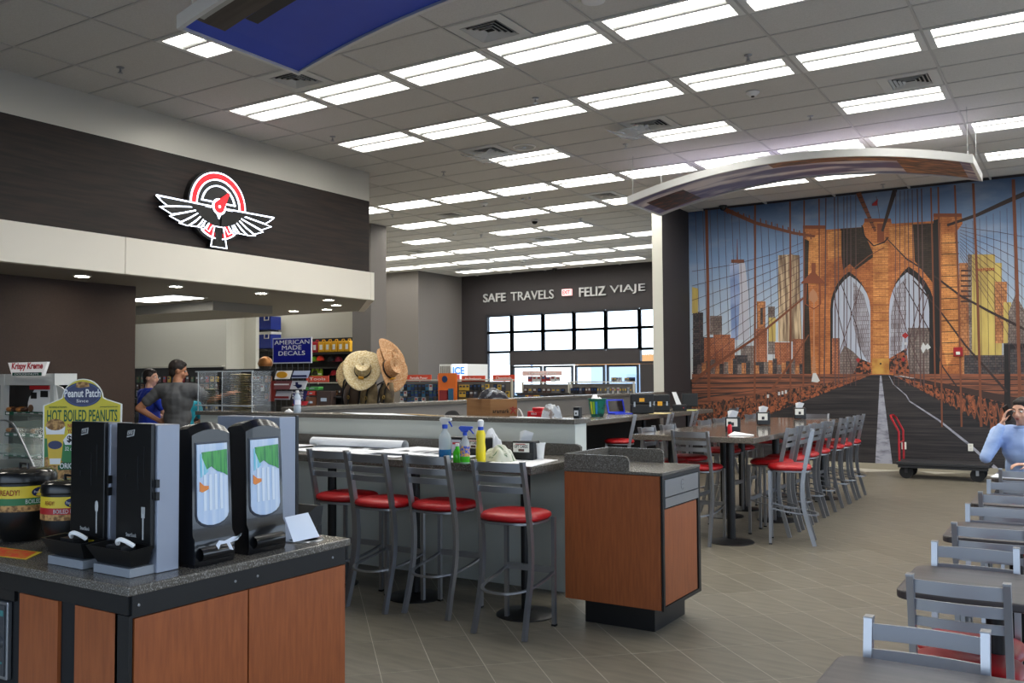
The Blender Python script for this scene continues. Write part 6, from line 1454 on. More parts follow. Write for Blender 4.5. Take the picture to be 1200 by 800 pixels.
# lower red-edged shelf end and white end panel close to the side bar
t = thing('end_shelf', 'shelf end with red edge strips and small boxes beyond the side bar', 'shelving', (on(625,470,1,11.5).x, 11.5, 0), world=True)
xa, xb, xc = on(606,470,1,11.5).x, on(642,470,1,11.5).x, on(655,470,1,11.5).x
for py in (468, 486): z = on(625, py, 1, 11.5).z; MB().box(xa, xb, 11.2, 11.5, z-.02, z).build('red_edge', mat('edge_red', (176,84,66), .5), t)
MB().box(xa, xb, 11.5, 11.52, .1, on(625,461,1,11.5).z).build('back_panel', M_GBACK, t); MB().box(xb, xc, 11.2, 11.5, .1, on(650,466,1,11.5).z).build('white_end', M_SHELF, t)
goods(xa+.02, xb-.02, 11.4, on(625,467.6,1,11.5).z, 1, 10, .1, .045, .06, [1,2,3,4,7], 'tiny boxed item on the red edged shelf end', 'tiny boxes on the upper red edged shelf', 27)
goods(xa+.02, xb-.02, 11.4, on(625,485.6,1,11.5).z, 1, 10, .1, .045, .11, [3,8,2,1,5], 'small bottle or box on the lower red edged shelf', 'items on the lower red edged shelf', 28)
# ICE merchandiser
yi = 17.0; a, b, c = on(515,433,1,yi).x, on(529,433,1,yi).x, on(546,433,1,yi).x; zt, zb = on(530,426.5,1,yi).z, on(530,439,1,yi).z
t = thing('ice_freezer', 'white ice freezer top with blue ICE lettering on a light panel', 'freezer', ((a+c)/2, yi+.4, 0), world=True)
MB().box(a, c, yi+.05, yi+.9, 0, zt).build('cabinet', M_WHITE, t); MB().box(b, c, yi, yi+.049, zb-.1, zt).build('lit_panel', mat('ice_panel', (240,245,250), .4, emit=(235,243,255), power=.8), t)
MB().box(a, b, yi, yi+.049, zb-.1, zt).build('grille_frame', M_WHITE, t)
for k in range(7): MB().box(a+.03+k*(b-a-.05)/7, a+.05+k*(b-a-.05)/7, yi-.01, yi-.0005, zb, zt-.04).build('grille_bar', M_GREY, t)
text('lettering', 'ICE', (b+.04, yi-.003, zb+.01), (1,0,0), (0,0,1), (c-b)*.8, (zt-zb)*.7, mat('ice_blue', (60,140,235), .4, emit=(70,150,240), power=.5), t, .002, .03)

# wall goods behind the men (till side)
yw = yA-.05
gondola('wall_rack', 'dark wall rack of small goods behind the standing men', on(153,440,1,yw).x, on(262,440,1,yw).x, yw-.03, on(200,431,1,yw).z, (1.15, .8), side=False, back=M_GBACK, depth=.28, cap=True)
for r, (nm, pal) in enumerate((('bottom', [2,2,5,9,11]), ('lowest', [2,5,9,2,0]), ('second', [2,2,11,5,9]), ('third', [5,10,2,9,0]), ('fourth', [9,3,2,7,8]), ('top', [8,3,4,9,2]))):
    goods(on(154,440,1,yw).x, on(262,440,1,yw).x, yw-.1, .69+r*.17, 1, 20, .17, .09, .14, pal, f'small dark package in the {nm} row behind the standing men', f'packages in the {nm} row of the wall rack', 41+r)
# back store wall: shelves with gas cans, caps, boots
ys_ = 17.2
def sx_(px): return on(px, 430, 1, ys_).x
def sz_(py): return on(380, py, 1, ys_).z
t = thing('wall_rack', 'tall dark shelving holding fuel cans and caps on the store wall', 'shelving', ((sx_(300)+sx_(413))/2, ys_, 0), world=True)
MB().box(sx_(299), sx_(420), ys_+.1, ys_+.2, 0, sz_(396)).build('back_panel', M_GBACK, t)
for py in (413.5, 430, 446): MB().box(sx_(300), sx_(419), ys_-.28, ys_+.1, sz_(py)-.04, sz_(py)).build('shelf', M_SHD, t)
MB().box(sx_(299.5), sx_(302), ys_-.28, ys_+.1, 0, sz_(368)).build('upright', M_SHD, t)
MB().box(sx_(302), sx_(320), ys_+.11, ys_+.2, sz_(396), sz_(366)).build('back_panel', M_GBACK, t)
can = None
for k, (a, b) in enumerate(((364.5,371.5),(372,379),(379.3,386.7),(387,394),(394.6,401.4),(402.4,409.4),(409.8,416.5))):
    col = mat('can_red', (176,30,44), .45) if k < 2 else mat('can_yellow', (226,170,30), .45); w = sx_(b)-sx_(a); h = sz_(398.5)-sz_(413)
    t = thing('fuel_can', f'{"red" if k < 2 else "yellow"} fuel can on the top shelf, {ORD[k]} from the left', 'fuel can', ((sx_(a)+sx_(b))/2, ys_-.1, sz_(413)+.002), 0, 'fuel cans on the top shelf')
    MB().prism([(-w/2+.005,0),(w/2-.005,0),(w/2-.005,h*.72),(w/2-.04,h*.86),(-w/2+.03,h*.86),(-w/2+.005,h*.8)], -.11, .08, axis=1).build('body', col, t, bevel=.012)
    MB().tube([(-w*.2,-.02,h*.86),(-w*.15,-.02,h*.99),(w*.18,-.02,h*.99),(w*.25,-.02,h*.86)], .014, 6).build('handle', col, t); MB().box(-w*.22,w*.2,-.1155,-.1105,h*.2,h*.6).build('label', M_PAPER, t)
for k, (px, py, c, nm) in enumerate(((368.5,421,(120,190,40),'bright green'),(375.5,420,(226,66,44),'orange red'),(388,421,(30,30,34),'black'),(397,421,(110,20,36),'dark red'),(408,422,(40,40,46),'charcoal'),(370,437,(60,60,40),'olive'),(392,437,(150,24,36),'crimson'),(401,436,(170,30,44),'bright crimson'))):
    p = on(px, py, 1, ys_-.15); m_ = mat('cap_'+nm.replace(' ', '_'), c, .8); t = thing('cap', f'{nm} cap hanging on the store wall rack', 'cap', (p.x, p.y, p.z-.05))
    lathe_obj('crown', [(.10,0),(.10,.04),(.075,.10),(.03,.125),(.0001,.13)], m_, t, 16); MB().prism([(-.08,-.07),(.08,-.07),(.06,-.17),(-.06,-.17)], -.004, .006).build('visor', m_, t)
for k, px in enumerate((411,369,374.5)):
    p = on(px, 437, 1, ys_-.15); 
    if k: t = thing('safety_vest', f'lime safety vest folded on the rack, {"left" if k == 1 else "right"} one', 'vest', (p.x, p.y, p.z-.12)); MB().prism([(-.09,0),(.09,0),(.1,.2),(.05,.26),(.02,.16),(-.02,.16),(-.05,.26),(-.1,.2)], -.02, .02, axis=1).build('vest', mat('vest_lime', (160,200,60), .7), t); MB().box(-.09,.09,-.024,-.0205,.08,.11).build('band', M_PAPER, t)
header(359, 385, 440.3, 447.5, 15.2, 'Tools', 'orange sign reading Tools beside the decal rack')
header(394, 410, 440, 446.5, 15.6, 'Pets', 'pink edged aisle sign half hidden by the straw hats', MATS['header_pink'])
for k, (px0, px1, py0, py1, c, lab) in enumerate(((374,391,458,478,(60,42,36),'brown leather case on the low shelf by the decal rack'),(361,373,465,477,(110,66,40),'tan leather pouch on the low shelf'),(361,376,453,457,(60,140,60),'green boxed item beside the decal rack'),(362,372,458,463,(190,60,50),'red boxed item beside the decal rack'))):
    y = 14.6; a, b = on(px0, py1, 1, y), on(px1, py0, 1, y); t = thing('store_box' if k > 1 else 'leather_case', lab, 'box' if k > 1 else 'case', ((a.x+b.x)/2, y, a.z)); w = b.x-a.x; h = b.z-a.z; m_ = mat(f'store_item_{k}', c, .6)
    MB().box(-w/2,w/2,-.08,.08,0,h).build('body', m_, t, bevel=.01); MB().box(-w*.2,w*.2,-.085,-.0805,h*.4,h*.6).build('clasp', M_STEEL, t)
gondola('gondola', 'low gondola under the Tools sign', on(355,460,1,14.9).x, on(412,460,1,14.9).x, 14.9, on(380,450,1,14.9).z, (on(380,464,1,14.9).z, on(380,478,1,14.9).z), depth=.3, back=M_GBACK)
goods(on(392,460,1,14.8).x, on(411,460,1,14.8).x, 14.83, on(380,463,1,14.9).z, 1, 5, .1, .06, .12, [7,9,3], 'small leather item under the Tools sign', 'leather items under the Tools sign', 51)
# coolers
for k, (y0p, y1p) in enumerate(((370, 386.5), (391, 408.5))):
    y = 16.0; a, b = on(303, y1p, 1, y), on(317.5, y0p, 1, y); w = b.x-a.x; h = b.z-a.z
    t = thing('cooler', f'blue cooler with white lid and handle, {"upper" if k == 0 else "lower"} one', 'cooler', ((a.x+b.x)/2, y+.2, a.z), 0, 'blue coolers stacked high')
    MB().box(-w/2,w/2,-.2,.15,0,h*.98).build('tub', mat('cooler_blue', (24,50,150), .4), t, bevel=.015); MB().box(-w/2-.005,w/2+.005,-.205,.155,h*.985,h*1.16).build('lid', M_WHITE, t, bevel=.01)
    MB().tube([(w*.0,-.21,h*.98),(w*.0,-.215,h*.70),(w*.34,-.215,h*.70),(w*.34,-.21,h*.98)], .014, 6).build('handle', M_WHITE, t)
y = 16.1; t = thing('cooler_shelf', 'dark high shelf unit carrying the blue coolers', 'shelving', (on(309,400,1,y).x, y, 0), world=True)
a, b = on(299.5,400,1,y).x, on(318,400,1,y).x
MB().box(a, a+.1, y-.1, y+.35, 0, on(300,366,1,y).z).build('upright', M_SHD, t)
MB().box(a, b, y-.1, y+.35, on(310,411,1,y).z-.02, on(310,409,1,y).z).build('shelf', M_SHD, t)
# decals sign and wire rack
yd = 7.4; a, b = on(320.5, 426, 1, yd), on(366, 394.5, 1, yd)
t = thing('decal_rack', 'black wire rack of stickers topped by a blue AMERICAN MADE DECALS sign', 'display rack', ((a.x+b.x)/2, yd, 0), world=True)
M_WIRE = mat('wire_black', (24,24,26), .4)
sg = MB().box(a.x, b.x, yd-.012, yd, a.z, b.z).build('sign_board', mat('sign_border_white', (214,216,222), .4), t); MB().box(a.x+.012, b.x-.012, yd-.014, yd-.0125, a.z+.012, b.z-.012).build('blue_field', mat('sign_blue', (18,26,132), .35), sg)
W_ = b.x-a.x; H_s = b.z-a.z
for s_, x0f, x1f, yf in (('AMERICAN', .05, .95, .74), ('MADE', .25, .75, .53), ('DECALS', .16, .84, .31)):
    text('lettering', s_, (a.x+W_*x0f, yd-.0155, a.z+H_s*yf), (1,0,0), (0,0,1), W_*(x1f-x0f), H_s*.165, M_PAPER, sg, .0005, .0)
zlow = 1.25; wr = MB()
for k in range(7): x = a.x+.03+k*(W_-.0)/7; wr.tube([(x, yd+.01, .02), (x, yd+.01, a.z+.02)], .004, 5)
for k in range(14): z = .3+k*.11; wr.tube([(a.x+.03, yd+.01, z), (b.x-.03, yd+.01, z)], .003, 5)
wr.build('wire_grid', M_WIRE, t)
DEC = [((323,341,434,444),(206,206,206),'white decal with yellow oval emblem'),((343,362,434,443),(150,160,186),'blue and grey striped decal'),((341,359,446,456),(206,208,216),'white decal with dark state outline'),((322,341,446,456),(120,60,70),'red and grey flag decal'),((343,359,458,468),(24,28,90),'dark blue decal with white lettering'),((323,341,458,468),(176,180,190),'grey decal with red stripe'),((344,360,470,474.5),(180,40,50),'red lettered bumper sticker'),((344,360,475.5,480),(60,60,70),'dark bumper sticker'),((316,323,446,470),(120,40,36),'narrow dark red sticker')]
for k, ((x0p, x1p, y0p, y1p), c, lab) in enumerate(DEC):
    p0, p1 = on(x0p, y1p, 1, yd-.05), on(x1p, y0p, 1, yd-.05)
    d = tag(MB().hexa([(p0.x,yd-.07,p0.z),(p1.x,yd-.07,p0.z),(p1.x,yd-.066,p0.z),(p0.x,yd-.066,p0.z),(p0.x,yd-.03,p1.z),(p1.x,yd-.03,p1.z),(p1.x,yd-.026,p1.z),(p0.x,yd-.026,p1.z)]).build('decal', mat(f'decal_{k}', c, .4)), lab+' on the wire rack', 'decal', 'decals on the wire rack')
    cx_, cz_2 = (p0.x+p1.x)/2, (p0.z+p1.z)/2; w, h = p1.x-p0.x, p1.z-p0.z
    if k == 0: MB().prism([(cx_+w*.36*math.cos(q), cz_2+h*.4*math.sin(q)) for q in [2*PI*i/18 for i in range(18)]], yd-.075, yd-.071, axis=1).build('emblem', M_LABO, d)
    if k == 2: MB().prism([(cx_-w*.3,cz_2),(cx_-w*.1,cz_2),(cx_-w*.1,cz_2+h*.35),(cx_+w*.05,cz_2+h*.35),(cx_+w*.06,cz_2+h*.1),(cx_+w*.3,cz_2+h*.05),(cx_+w*.3,cz_2-h*.2),(cx_+w*.05,cz_2-h*.42),(cx_-w*.08,cz_2-h*.15)], yd-.075, yd-.071, axis=1).build('state_outline', M_NAVY, d)
    if k == 4:
        for i, s_ in enumerate(('POLICE', 'LIVES', 'MATTER')): text('lettering', s_, (cx_-w*.4, yd-.074, cz_2+h*(.2-.31*i)), (1,0,0), (0,0,1), w*.8, h*.22, M_PAPER, d, .0005, .03)
    if k in (1, 5): MB().box(cx_-w*.45, cx_+w*.45, yd-.075, yd-.0705, cz_2-h*.35, cz_2-h*.1).build('stripe', PACK[3] if k == 5 else M_NAVY, d)
    if k == 3: MB().box(cx_-w*.45, cx_+w*.45, yd-.075, yd-.0705, cz_2, cz_2+h*.15).build('stripe', M_PAPER, d)
# small gold helmet shaped lamp and wire spinner left of the decal rack
p = on(311, 423, 1, 12.4); t = thing('brown_lantern', 'shiny brown domed item on the dark shelf left of the blue sign', 'lantern', (p.x, p.y, p.z-.1)); lathe_obj('dome', [(.13,0),(.15,.05),(.12,.14),(.05,.19),(.0001,.2)], mat('bronze', (150,100,56), .3, metal=.6), t); lathe_obj('foot', [(.1,-.06),(.13,-.001)], M_WIRE, t, 14)
p = on(312,440,1,12.4); gondola('wall_rack', 'dark rack of small items between the man and the decal rack', on(262,440,1,12.6).x, on(322,440,1,12.6).x, 12.6, on(300,432,1,12.6).z, (1.2,), side=False, back=M_GBACK, depth=.2, cap=False)
goods(on(266,440,1,12.5).x, on(320,440,1,12.5).x, 12.5, 1.2, 3, 12, .17, .07, .13, [2,5,9,2,0,7], 'dark packet on the rack behind the acrylic case', 'packets on the rack behind the acrylic case', 61)

# acrylic case on the bar ledge with packed stacks
M_ACR = mat('acrylic', (226,232,236), .05, alpha=.07, spec=.6); M_ACE = mat('acrylic_edge', (206,212,216), .2, alpha=.8)
xa, xm, xb = on(243,460,1,6.04).x, on(271,460,1,6.04).x, on(306,460,1,6.04).x
za, zm, zc_ = ZL+.001, on(270,475,1,6.04).z, on(270,435.5,1,6.04).z
t = thing('acrylic_case', 'clear two bay acrylic display case standing on the bar ledge', 'display case', ((xa+xb)/2, 6.04, ZL), world=True)
for x in (xa, xm, xb): MB().box(x-.003, x+.003, 5.93, 6.16, za, zc_).build('upright', M_ACR, t); MB().box(x-.004, x+.004, 5.925, 5.93, za, zc_).build('edge', M_ACE, t)
for z in (zm, zc_): MB().box(xa-.03, xb+.03, 5.92, 6.17, z, z+.006).build('shelf', M_ACR, t); MB().box(xa-.03, xb+.03, 5.915, 5.92, z-.002, z+.01).build('edge', M_ACE, t)
M_GOLD = mat('foil_gold', (186,166,112), .4, metal=.2, noise=(60, (226,214,176), .4, .6)); M_SILV = mat('foil_silver', (176,182,190), .25, metal=.6); M_BKP = mat('pouch_black', (28,28,30), .45, noise=(50, (90,92,98), .55, .65)); M_OLV = mat('pouch_olive', (92,92,62), .5, noise=(60, (140,140,100), .5, .6))
def stack(px, n, m_, lab, grp, w=.12, h=.018, y=6.04, z0=None):
    x = on(px, 460, 1, 6.04).x; rr = random.Random(px)
    z = (zm+.007) if z0 is None else z0
    for k in range(n):
        mb = MB(); mb.grid(lambda u, v: ((u-.5)*w, (v-.5)*.16, h*.5+h*.45*math.sin(PI*u)*math.sin(PI*v)), 4, 4); mb.grid(lambda u, v: ((u-.5)*w, (v-.5)*.16, h*.5-h*.45*math.sin(PI*u)*math.sin(PI*v)), 4, 4)
        if k == 0: me = mb.mesh('pouch', m_)
        o = link('snack_pouch', me); o.location = (x+rr.uniform(-.006,.006), y, z+k*h); o.rotation_euler = (0, 0, rr.uniform(-.08,.08)); tag(o, lab+f', {ORD[k].replace("leftmost", "first")} from below', 'pouch', grp)
stack(284, 17, M_GOLD, 'gold foil pouch in the tall stack of the acrylic case', 'gold foil pouches in the acrylic case', .17); stack(300, 14, M_SILV, 'silver foil pouch at the right of the acrylic case', 'silver foil pouches in the acrylic case', .07)
stack(249, 9, M_OLV, 'olive pouch in the left bay of the acrylic case', 'olive pouches in the acrylic case', .085); stack(262, 15, M_BKP, 'black pouch in the left bay of the acrylic case', 'black pouches in the acrylic case', .10)
stack(284, 3, M_GOLD, 'gold foil pouch lying under the acrylic shelf', 'gold foil pouches under the acrylic shelf', .2, .022, z0=ZL+.002)

# straw hats on their stand
t = thing('hat_stand', 'dark stand loaded with leather bags and straps under the straw hats', 'hat stand', (-6.98, 8.0, 0), world=True)
MB().tube([(-6.98,8.05,0),(-6.98,8.05,1.75)], .03, 10).build('pole', M_WIRE, t); MB().lathe([(.28,0),(.28,.02),(.05,.05)], 20, (-6.98,8.05,0)).build('base', M_WIRE, t)
for k, (dx, z, a) in enumerate(((-.3,1.62,0),(.3,1.6,0),(-.2,1.35,1),(.2,1.36,1))): MB().tube([(-6.98,8.05,z-.1),(-6.98+dx,7.95,z)], .008, 6).build('arm', M_WIRE, t)
def hat(cx, cz, y, tilt, yaw, roll, m_, lab, br=.215, cr=.095, ch=.12, curl=.07, band=M_WIRE, emblem=True):
    t = thing('straw_hat', lab, 'hat', (cx, y, cz), 0, 'hats on the stand'); t.rotation_euler = (tilt, roll, yaw)
    mb = MB(); 
    def brim(u, v):
        a = 2*PI*u; r = cr+(br-cr)*v; up = curl*(v**1.6)*abs(math.cos(a))**1.5 - .018*v*abs(math.sin(a)); return (r*math.cos(a)*.88, r*math.sin(a)*1.08, up)
    mb.grid(brim, 32, 6); mb.build('brim', m_, t, smooth=True, solid=.006)
    mb = MB()
    def crown(u, v):
        a = 2*PI*u; k = [1, .98, .94, .88, .74, .45, .0][v] if False else None
        q = v; r = cr*(1-.16*q) if q < .75 else cr*(.88-(q-.75)*3.4)
        r = max(r, 0); z = ch*min(1, q/.75) - (.035*(q-.75)/.25 if q > .75 else 0) - (.02*math.cos(a)**2*q if q <= .75 else .02*math.cos(a)**2*(1-q)*3)
        return (r*math.cos(a)*.92, r*math.sin(a)*1.12, z)
    mb.grid(crown, 28, 12); mb.build('crown', m_, t, smooth=True, solid=.004)
    mb = MB(); mb.grid(lambda u, v: ((cr+.005)*(1-.04*v)*math.cos(2*PI*u)*.92, (cr+.005)*(1-.04*v)*math.sin(2*PI*u)*1.12, .004+.02*v), 28, 1); mb.build('hat_band', band, t, solid=.003)
    if emblem: MB().box(-.03,.03,-cr*1.12-.018,-cr*1.12-.008,.0,.045).build('band_emblem', M_LABO, t)
    return t
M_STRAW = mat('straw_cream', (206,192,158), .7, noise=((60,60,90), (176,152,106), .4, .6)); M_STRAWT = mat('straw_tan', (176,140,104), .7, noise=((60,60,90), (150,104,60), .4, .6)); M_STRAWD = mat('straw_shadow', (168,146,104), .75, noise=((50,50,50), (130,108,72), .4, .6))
hat(-6.93, 1.70, 7.80, 1.0, .62, .12, M_STRAW, 'cream straw hat facing forward with dark band and gold emblem', .25, .10, .13, .08)
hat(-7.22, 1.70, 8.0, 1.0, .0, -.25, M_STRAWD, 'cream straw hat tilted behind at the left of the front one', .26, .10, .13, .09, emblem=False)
hat(-7.36, 1.62, 8.05, 1.2, -.9, .0, M_STRAW, 'pale straw hat at the far left of the stand', .19, .08, .1, .05, emblem=False)
hat(-6.66, 1.70, 7.93, 1.2, 1.5, .0, M_STRAWT, 'tan straw hat turned to the right', .25, .095, .13, .09, emblem=True)
hat(-6.78, 1.82, 8.1, 1.2, 1.7, .0, M_STRAWT, 'tan straw hat standing highest behind the turned one', .25, .09, .11, .06, emblem=False)
M_LEA = [mat('canvas_olive', (104,88,62), .7, noise=(14, (70,58,42), .4, .6)), mat('leather_brown', (74,54,38), .6), mat('canvas_tan', (150,128,92), .75, noise=(12, (112,94,66), .4, .6))]
for k, (px, py, w, h, mi, lab) in enumerate(((413,462,.24,.26,1,'brown leather bag at the lower left of the hat stand'),(432,463,.26,.26,2,'tan canvas bag with dark straps under the front straw hat'),(452,462,.20,.26,0,'olive canvas bag with buckle under the tan hats'),(407,452,.12,.2,0,'olive pouch behind the water bottle'))):
    p = on(px, py, 1, 7.85); t = thing('hanging_bag', lab, 'bag', (p.x, 7.85+k*.02, p.z), 0); 
    mb = MB(); mb.grid(lambda u, v: ((u-.5)*w*(.75+.25*math.sin(PI*v)), -.05*math.sin(PI*u)*math.sin(PI*v)-.01, (v-.5)*h), 8, 8); mb.build('bag_front', M_LEA[mi], t, smooth=True, solid=.03)
    for dx in (-w*.3, w*.12): mb = MB(); mb.tube([(dx+.05,-.075,h*.5),(dx+.01,-.09,.05),(dx-.03,-.08,-h*.5)], (.009,.004), square=True, up=(1,0,0)); mb.build('strap', M_WIRE, t)
    MB().tube([(w*.1+.014*math.cos(q), -.098, -.03+.02*math.sin(q)) for q in [2*PI*i/10 for i in range(10)]], .004, 5, closed=True).build('buckle', mat('brass', (170,140,70), .3, metal=.8), t)
# ------------------------------------------------------------------ outside the entrance
for k, (x, y, c, lab) in enumerate((( -13.4, 34, (214,216,220), 'white pickup seen faintly through the doors'), (-16.2, 40, (196,200,206), 'pale van seen through the left door'))):
    t = thing('parked_vehicle', lab, 'vehicle', (x, y, -.12), .2); m_ = mat(f'car_paint_{k}', c, .3)
    MB().prism([(-2.3,.35),(2.3,.35),(2.3,1.0),(1.2,1.1),(.7,1.6+k*.3),(-1.2-k*.9,1.6+k*.3),(-1.6-k*.6,1.05),(-2.3,1.0)], -.9, .9, axis=1).build('body', m_, t, bevel=.06)
    MB().prism([(.95,1.12),(.62,1.5+k*.3),(-.3,1.5+k*.3),(-.3,1.12)], -.905, -.9, axis=1).build('window', mat('car_glass', (90,104,120), .1), t)
    for xx in (-1.45, 1.45):
        for yy in (-.93, .75): MB().tube([(xx,yy,.36),(xx,yy+.18,.36)], .36, 18).build('wheel', M_TIRE, t)
t = thing('lot_lamp', 'tall twin headed parking lot lamp seen through the far windows', 'lamp post', (on(623,420,1,50).x, 50, -.12)); m_ = mat('pole_pale', (196,204,212), .5)
MB().tube([(0,0,0),(0,0,5.4)], .09, 8).build('pole', m_, t); MB().tube([(-.7,0,5.5),(0,0,5.35),(.7,0,5.5)], .07, 6).build('lamp_arms', m_, t)
t = thing('fuel_canopy', 'distant pale building with orange stripe beyond the doors', 'building', (-22, 58, -.12)); MB().box(-9,9,0,5,0,2.6).build('wall', mat('far_building', (206,206,204), .8), t); MB().box(-9.1,9.1,-.1,5,2.61,3.3).build('stripe', mat('far_orange', (230,150,80), .7), t)
# ------------------------------------------------------------------ people
M_SKIN = mat('skin', (176,122,92), .55); M_SKIN2 = mat('skin_light', (206,158,134), .55); M_HAIR = mat('hair_dark', (26,20,18), .7, noise=((40,40,8), (44,34,30), .4, .6)); M_EYE = mat('eye_white', (226,222,216), .3); M_IRIS = mat('iris_dark', (40,28,22), .3); M_LIP = mat('lips', (150,86,76), .5)
def cap_(mb, a, b, ra, rb, seg=12):
    a, b = Vector(a), Vector(b); n = max(2, int((b-a).length/max(min(ra, rb)*.8, .01)))
    for i in range(n+1): t = i/n; mb.ball(a.lerp(b, t), ra+(rb-ra)*t, seg, 8)
def chain(mb, pts):
    for (a, ra), (b, rb) in zip(pts, pts[1:]): cap_(mb, a, b, ra, rb)
def remesh(o, vox, sm=6):
    r = o.modifiers.new('r', 'REMESH'); r.mode = 'VOXEL'; r.voxel_size = vox; r.use_smooth_shade = True
    s = o.modifiers.new('s', 'SMOOTH'); s.factor = .5; s.iterations = sm; return o
def hand(mb, wrist, d, palmn, s=1.0, curl=.5, side=1):
    """palm, four fingers and a thumb; d points along the forearm, palmn out of the palm, side puts the thumb"""
    wrist = Vector(wrist); d = Vector(d).normalized(); n = Vector(palmn); n = (n-d*n.dot(d)).normalized(); w = d.cross(n)*side
    for q in (-.028, -.01, .01, .028): cap_(mb, wrist+w*q*.6*s, wrist+d*.085*s+w*q*s, .014*s, .012*s, 8)
    for q, L in ((-.031, .062), (-.0105, .074), (.0105, .08), (.031, .072)):
        p = wrist+d*.088*s+w*q*s; ang = 0
        for k, f in enumerate((.45, .32, .23)):
            ang += curl*(.7 if k == 0 else 1.0); dd = d*math.cos(ang)+n*math.sin(ang); e = p+dd*L*f*s; cap_(mb, p, e, (.0095-.001*k)*s, (.0088-.0012*k)*s, 8); p = e
    p = wrist+d*.02*s+w*.026*s; q1 = p+(d*.55+w*.75+n*.3).normalized()*.04*s; q2 = q1+(d*.85+w*.25+n*.4).normalized()*.03*s; q3 = q2+(d*.9+n*.45).normalized()*.024*s
    cap_(mb, p, q1, .014*s, .012*s, 8); cap_(mb, q1, q2, .011*s, .010*s, 8); cap_(mb, q2, q3, .0095*s, .008*s, 8)
def head_(mb, c, R, s=1.0):
    """c: centre of the skull; R: 3x3, +y is where the face looks"""
    L = lambda p: Vector(c)+R @ (Vector(p)*s)
    mb.ball(L((0,-.012,.02)), .094*s, 18, 14, s=(.83,1.03,1.0), R=R); mb.ball(L((0,.018,-.05)), .07*s, 14, 10, s=(.86,.95,1.0), R=R); mb.ball(L((0,.048,-.092)), .030*s, 10, 8, s=(1.1,.8,.75), R=R)
    for sx in (-1, 1): mb.ball(L((sx*.035,.055,-.035)), .028*s, 10, 8, R=R); mb.ball(L((sx*.032,.075,.022)), .022*s, 10, 6, s=(1.2,.6,.5), R=R)
    cap_(mb, L((0,.083,.012)), L((0,.105,-.030)), .010*s, .0145*s, 10)
    for sx in (-1, 1): mb.ball(L((sx*.012,.094,-.035)), .009*s, 8, 6, R=R); mb.ball(L((sx*.081,-.008,-.012)), .026*s, 10, 8, s=(.28,.75,1.15), R=R)
    mb.ball(L((0,.084,-.062)), .016*s, 10, 6, s=(1.5,.55,.55), R=R)
def face_bits(t, c, R, s=1.0):
    L = lambda p: Vector(c)+R @ (Vector(p)*s)
    e = MB(); [e.ball(L((sx*.031,.079,.004)), .0115*s, 10, 8, s=(1.15,.7,.75), R=R) for sx in (-1,1)]; eo = e.build('eyes', M_EYE, t, smooth=True)
    e = MB(); [e.ball(L((sx*.031,.0855,.004)), .0052*s, 8, 6, R=R) for sx in (-1,1)]; e.build('irises', M_IRIS, eo, smooth=True)
    m = MB(); m.ball(L((0,.0925,-.058)), .010*s, 10, 6, s=(2.0,.5,.4), R=R); m.ball(L((0,.091,-.066)), .010*s, 10, 6, s=(1.7,.5,.45), R=R); m.build('lips', M_LIP, t, smooth=True)
    b = MB(); [b.tube([L((sx*.016,.090,.026)), L((sx*.033,.091,.031)), L((sx*.05,.080,.026))], .0035*s, 6) for sx in (-1,1)]; b.build('eyebrows', M_HAIR, t)
def hair_(t, c, R, s=1.0, length=0, m=None):
    L = lambda p: Vector(c)+R @ (Vector(p)*s); h = MB()
    h.ball(L((0,-.022,.034)), .099*s, 20, 14, s=(.86,1.0,.93), R=R); h.ball(L((0,-.05,-.02)), .075*s, 16, 10, s=(.95,.75,1.0), R=R)
    h.ball(L((0,.028,.078)), .055*s, 14, 8, s=(1.15,.9,.6), R=R)
    if length: cap_(h, L((0,-.07,-.02)), L((0,-.075,-.02-length)), .05*s, .035*s)
    return remesh(h.build('hair', m or M_HAIR, t), .006, 2)
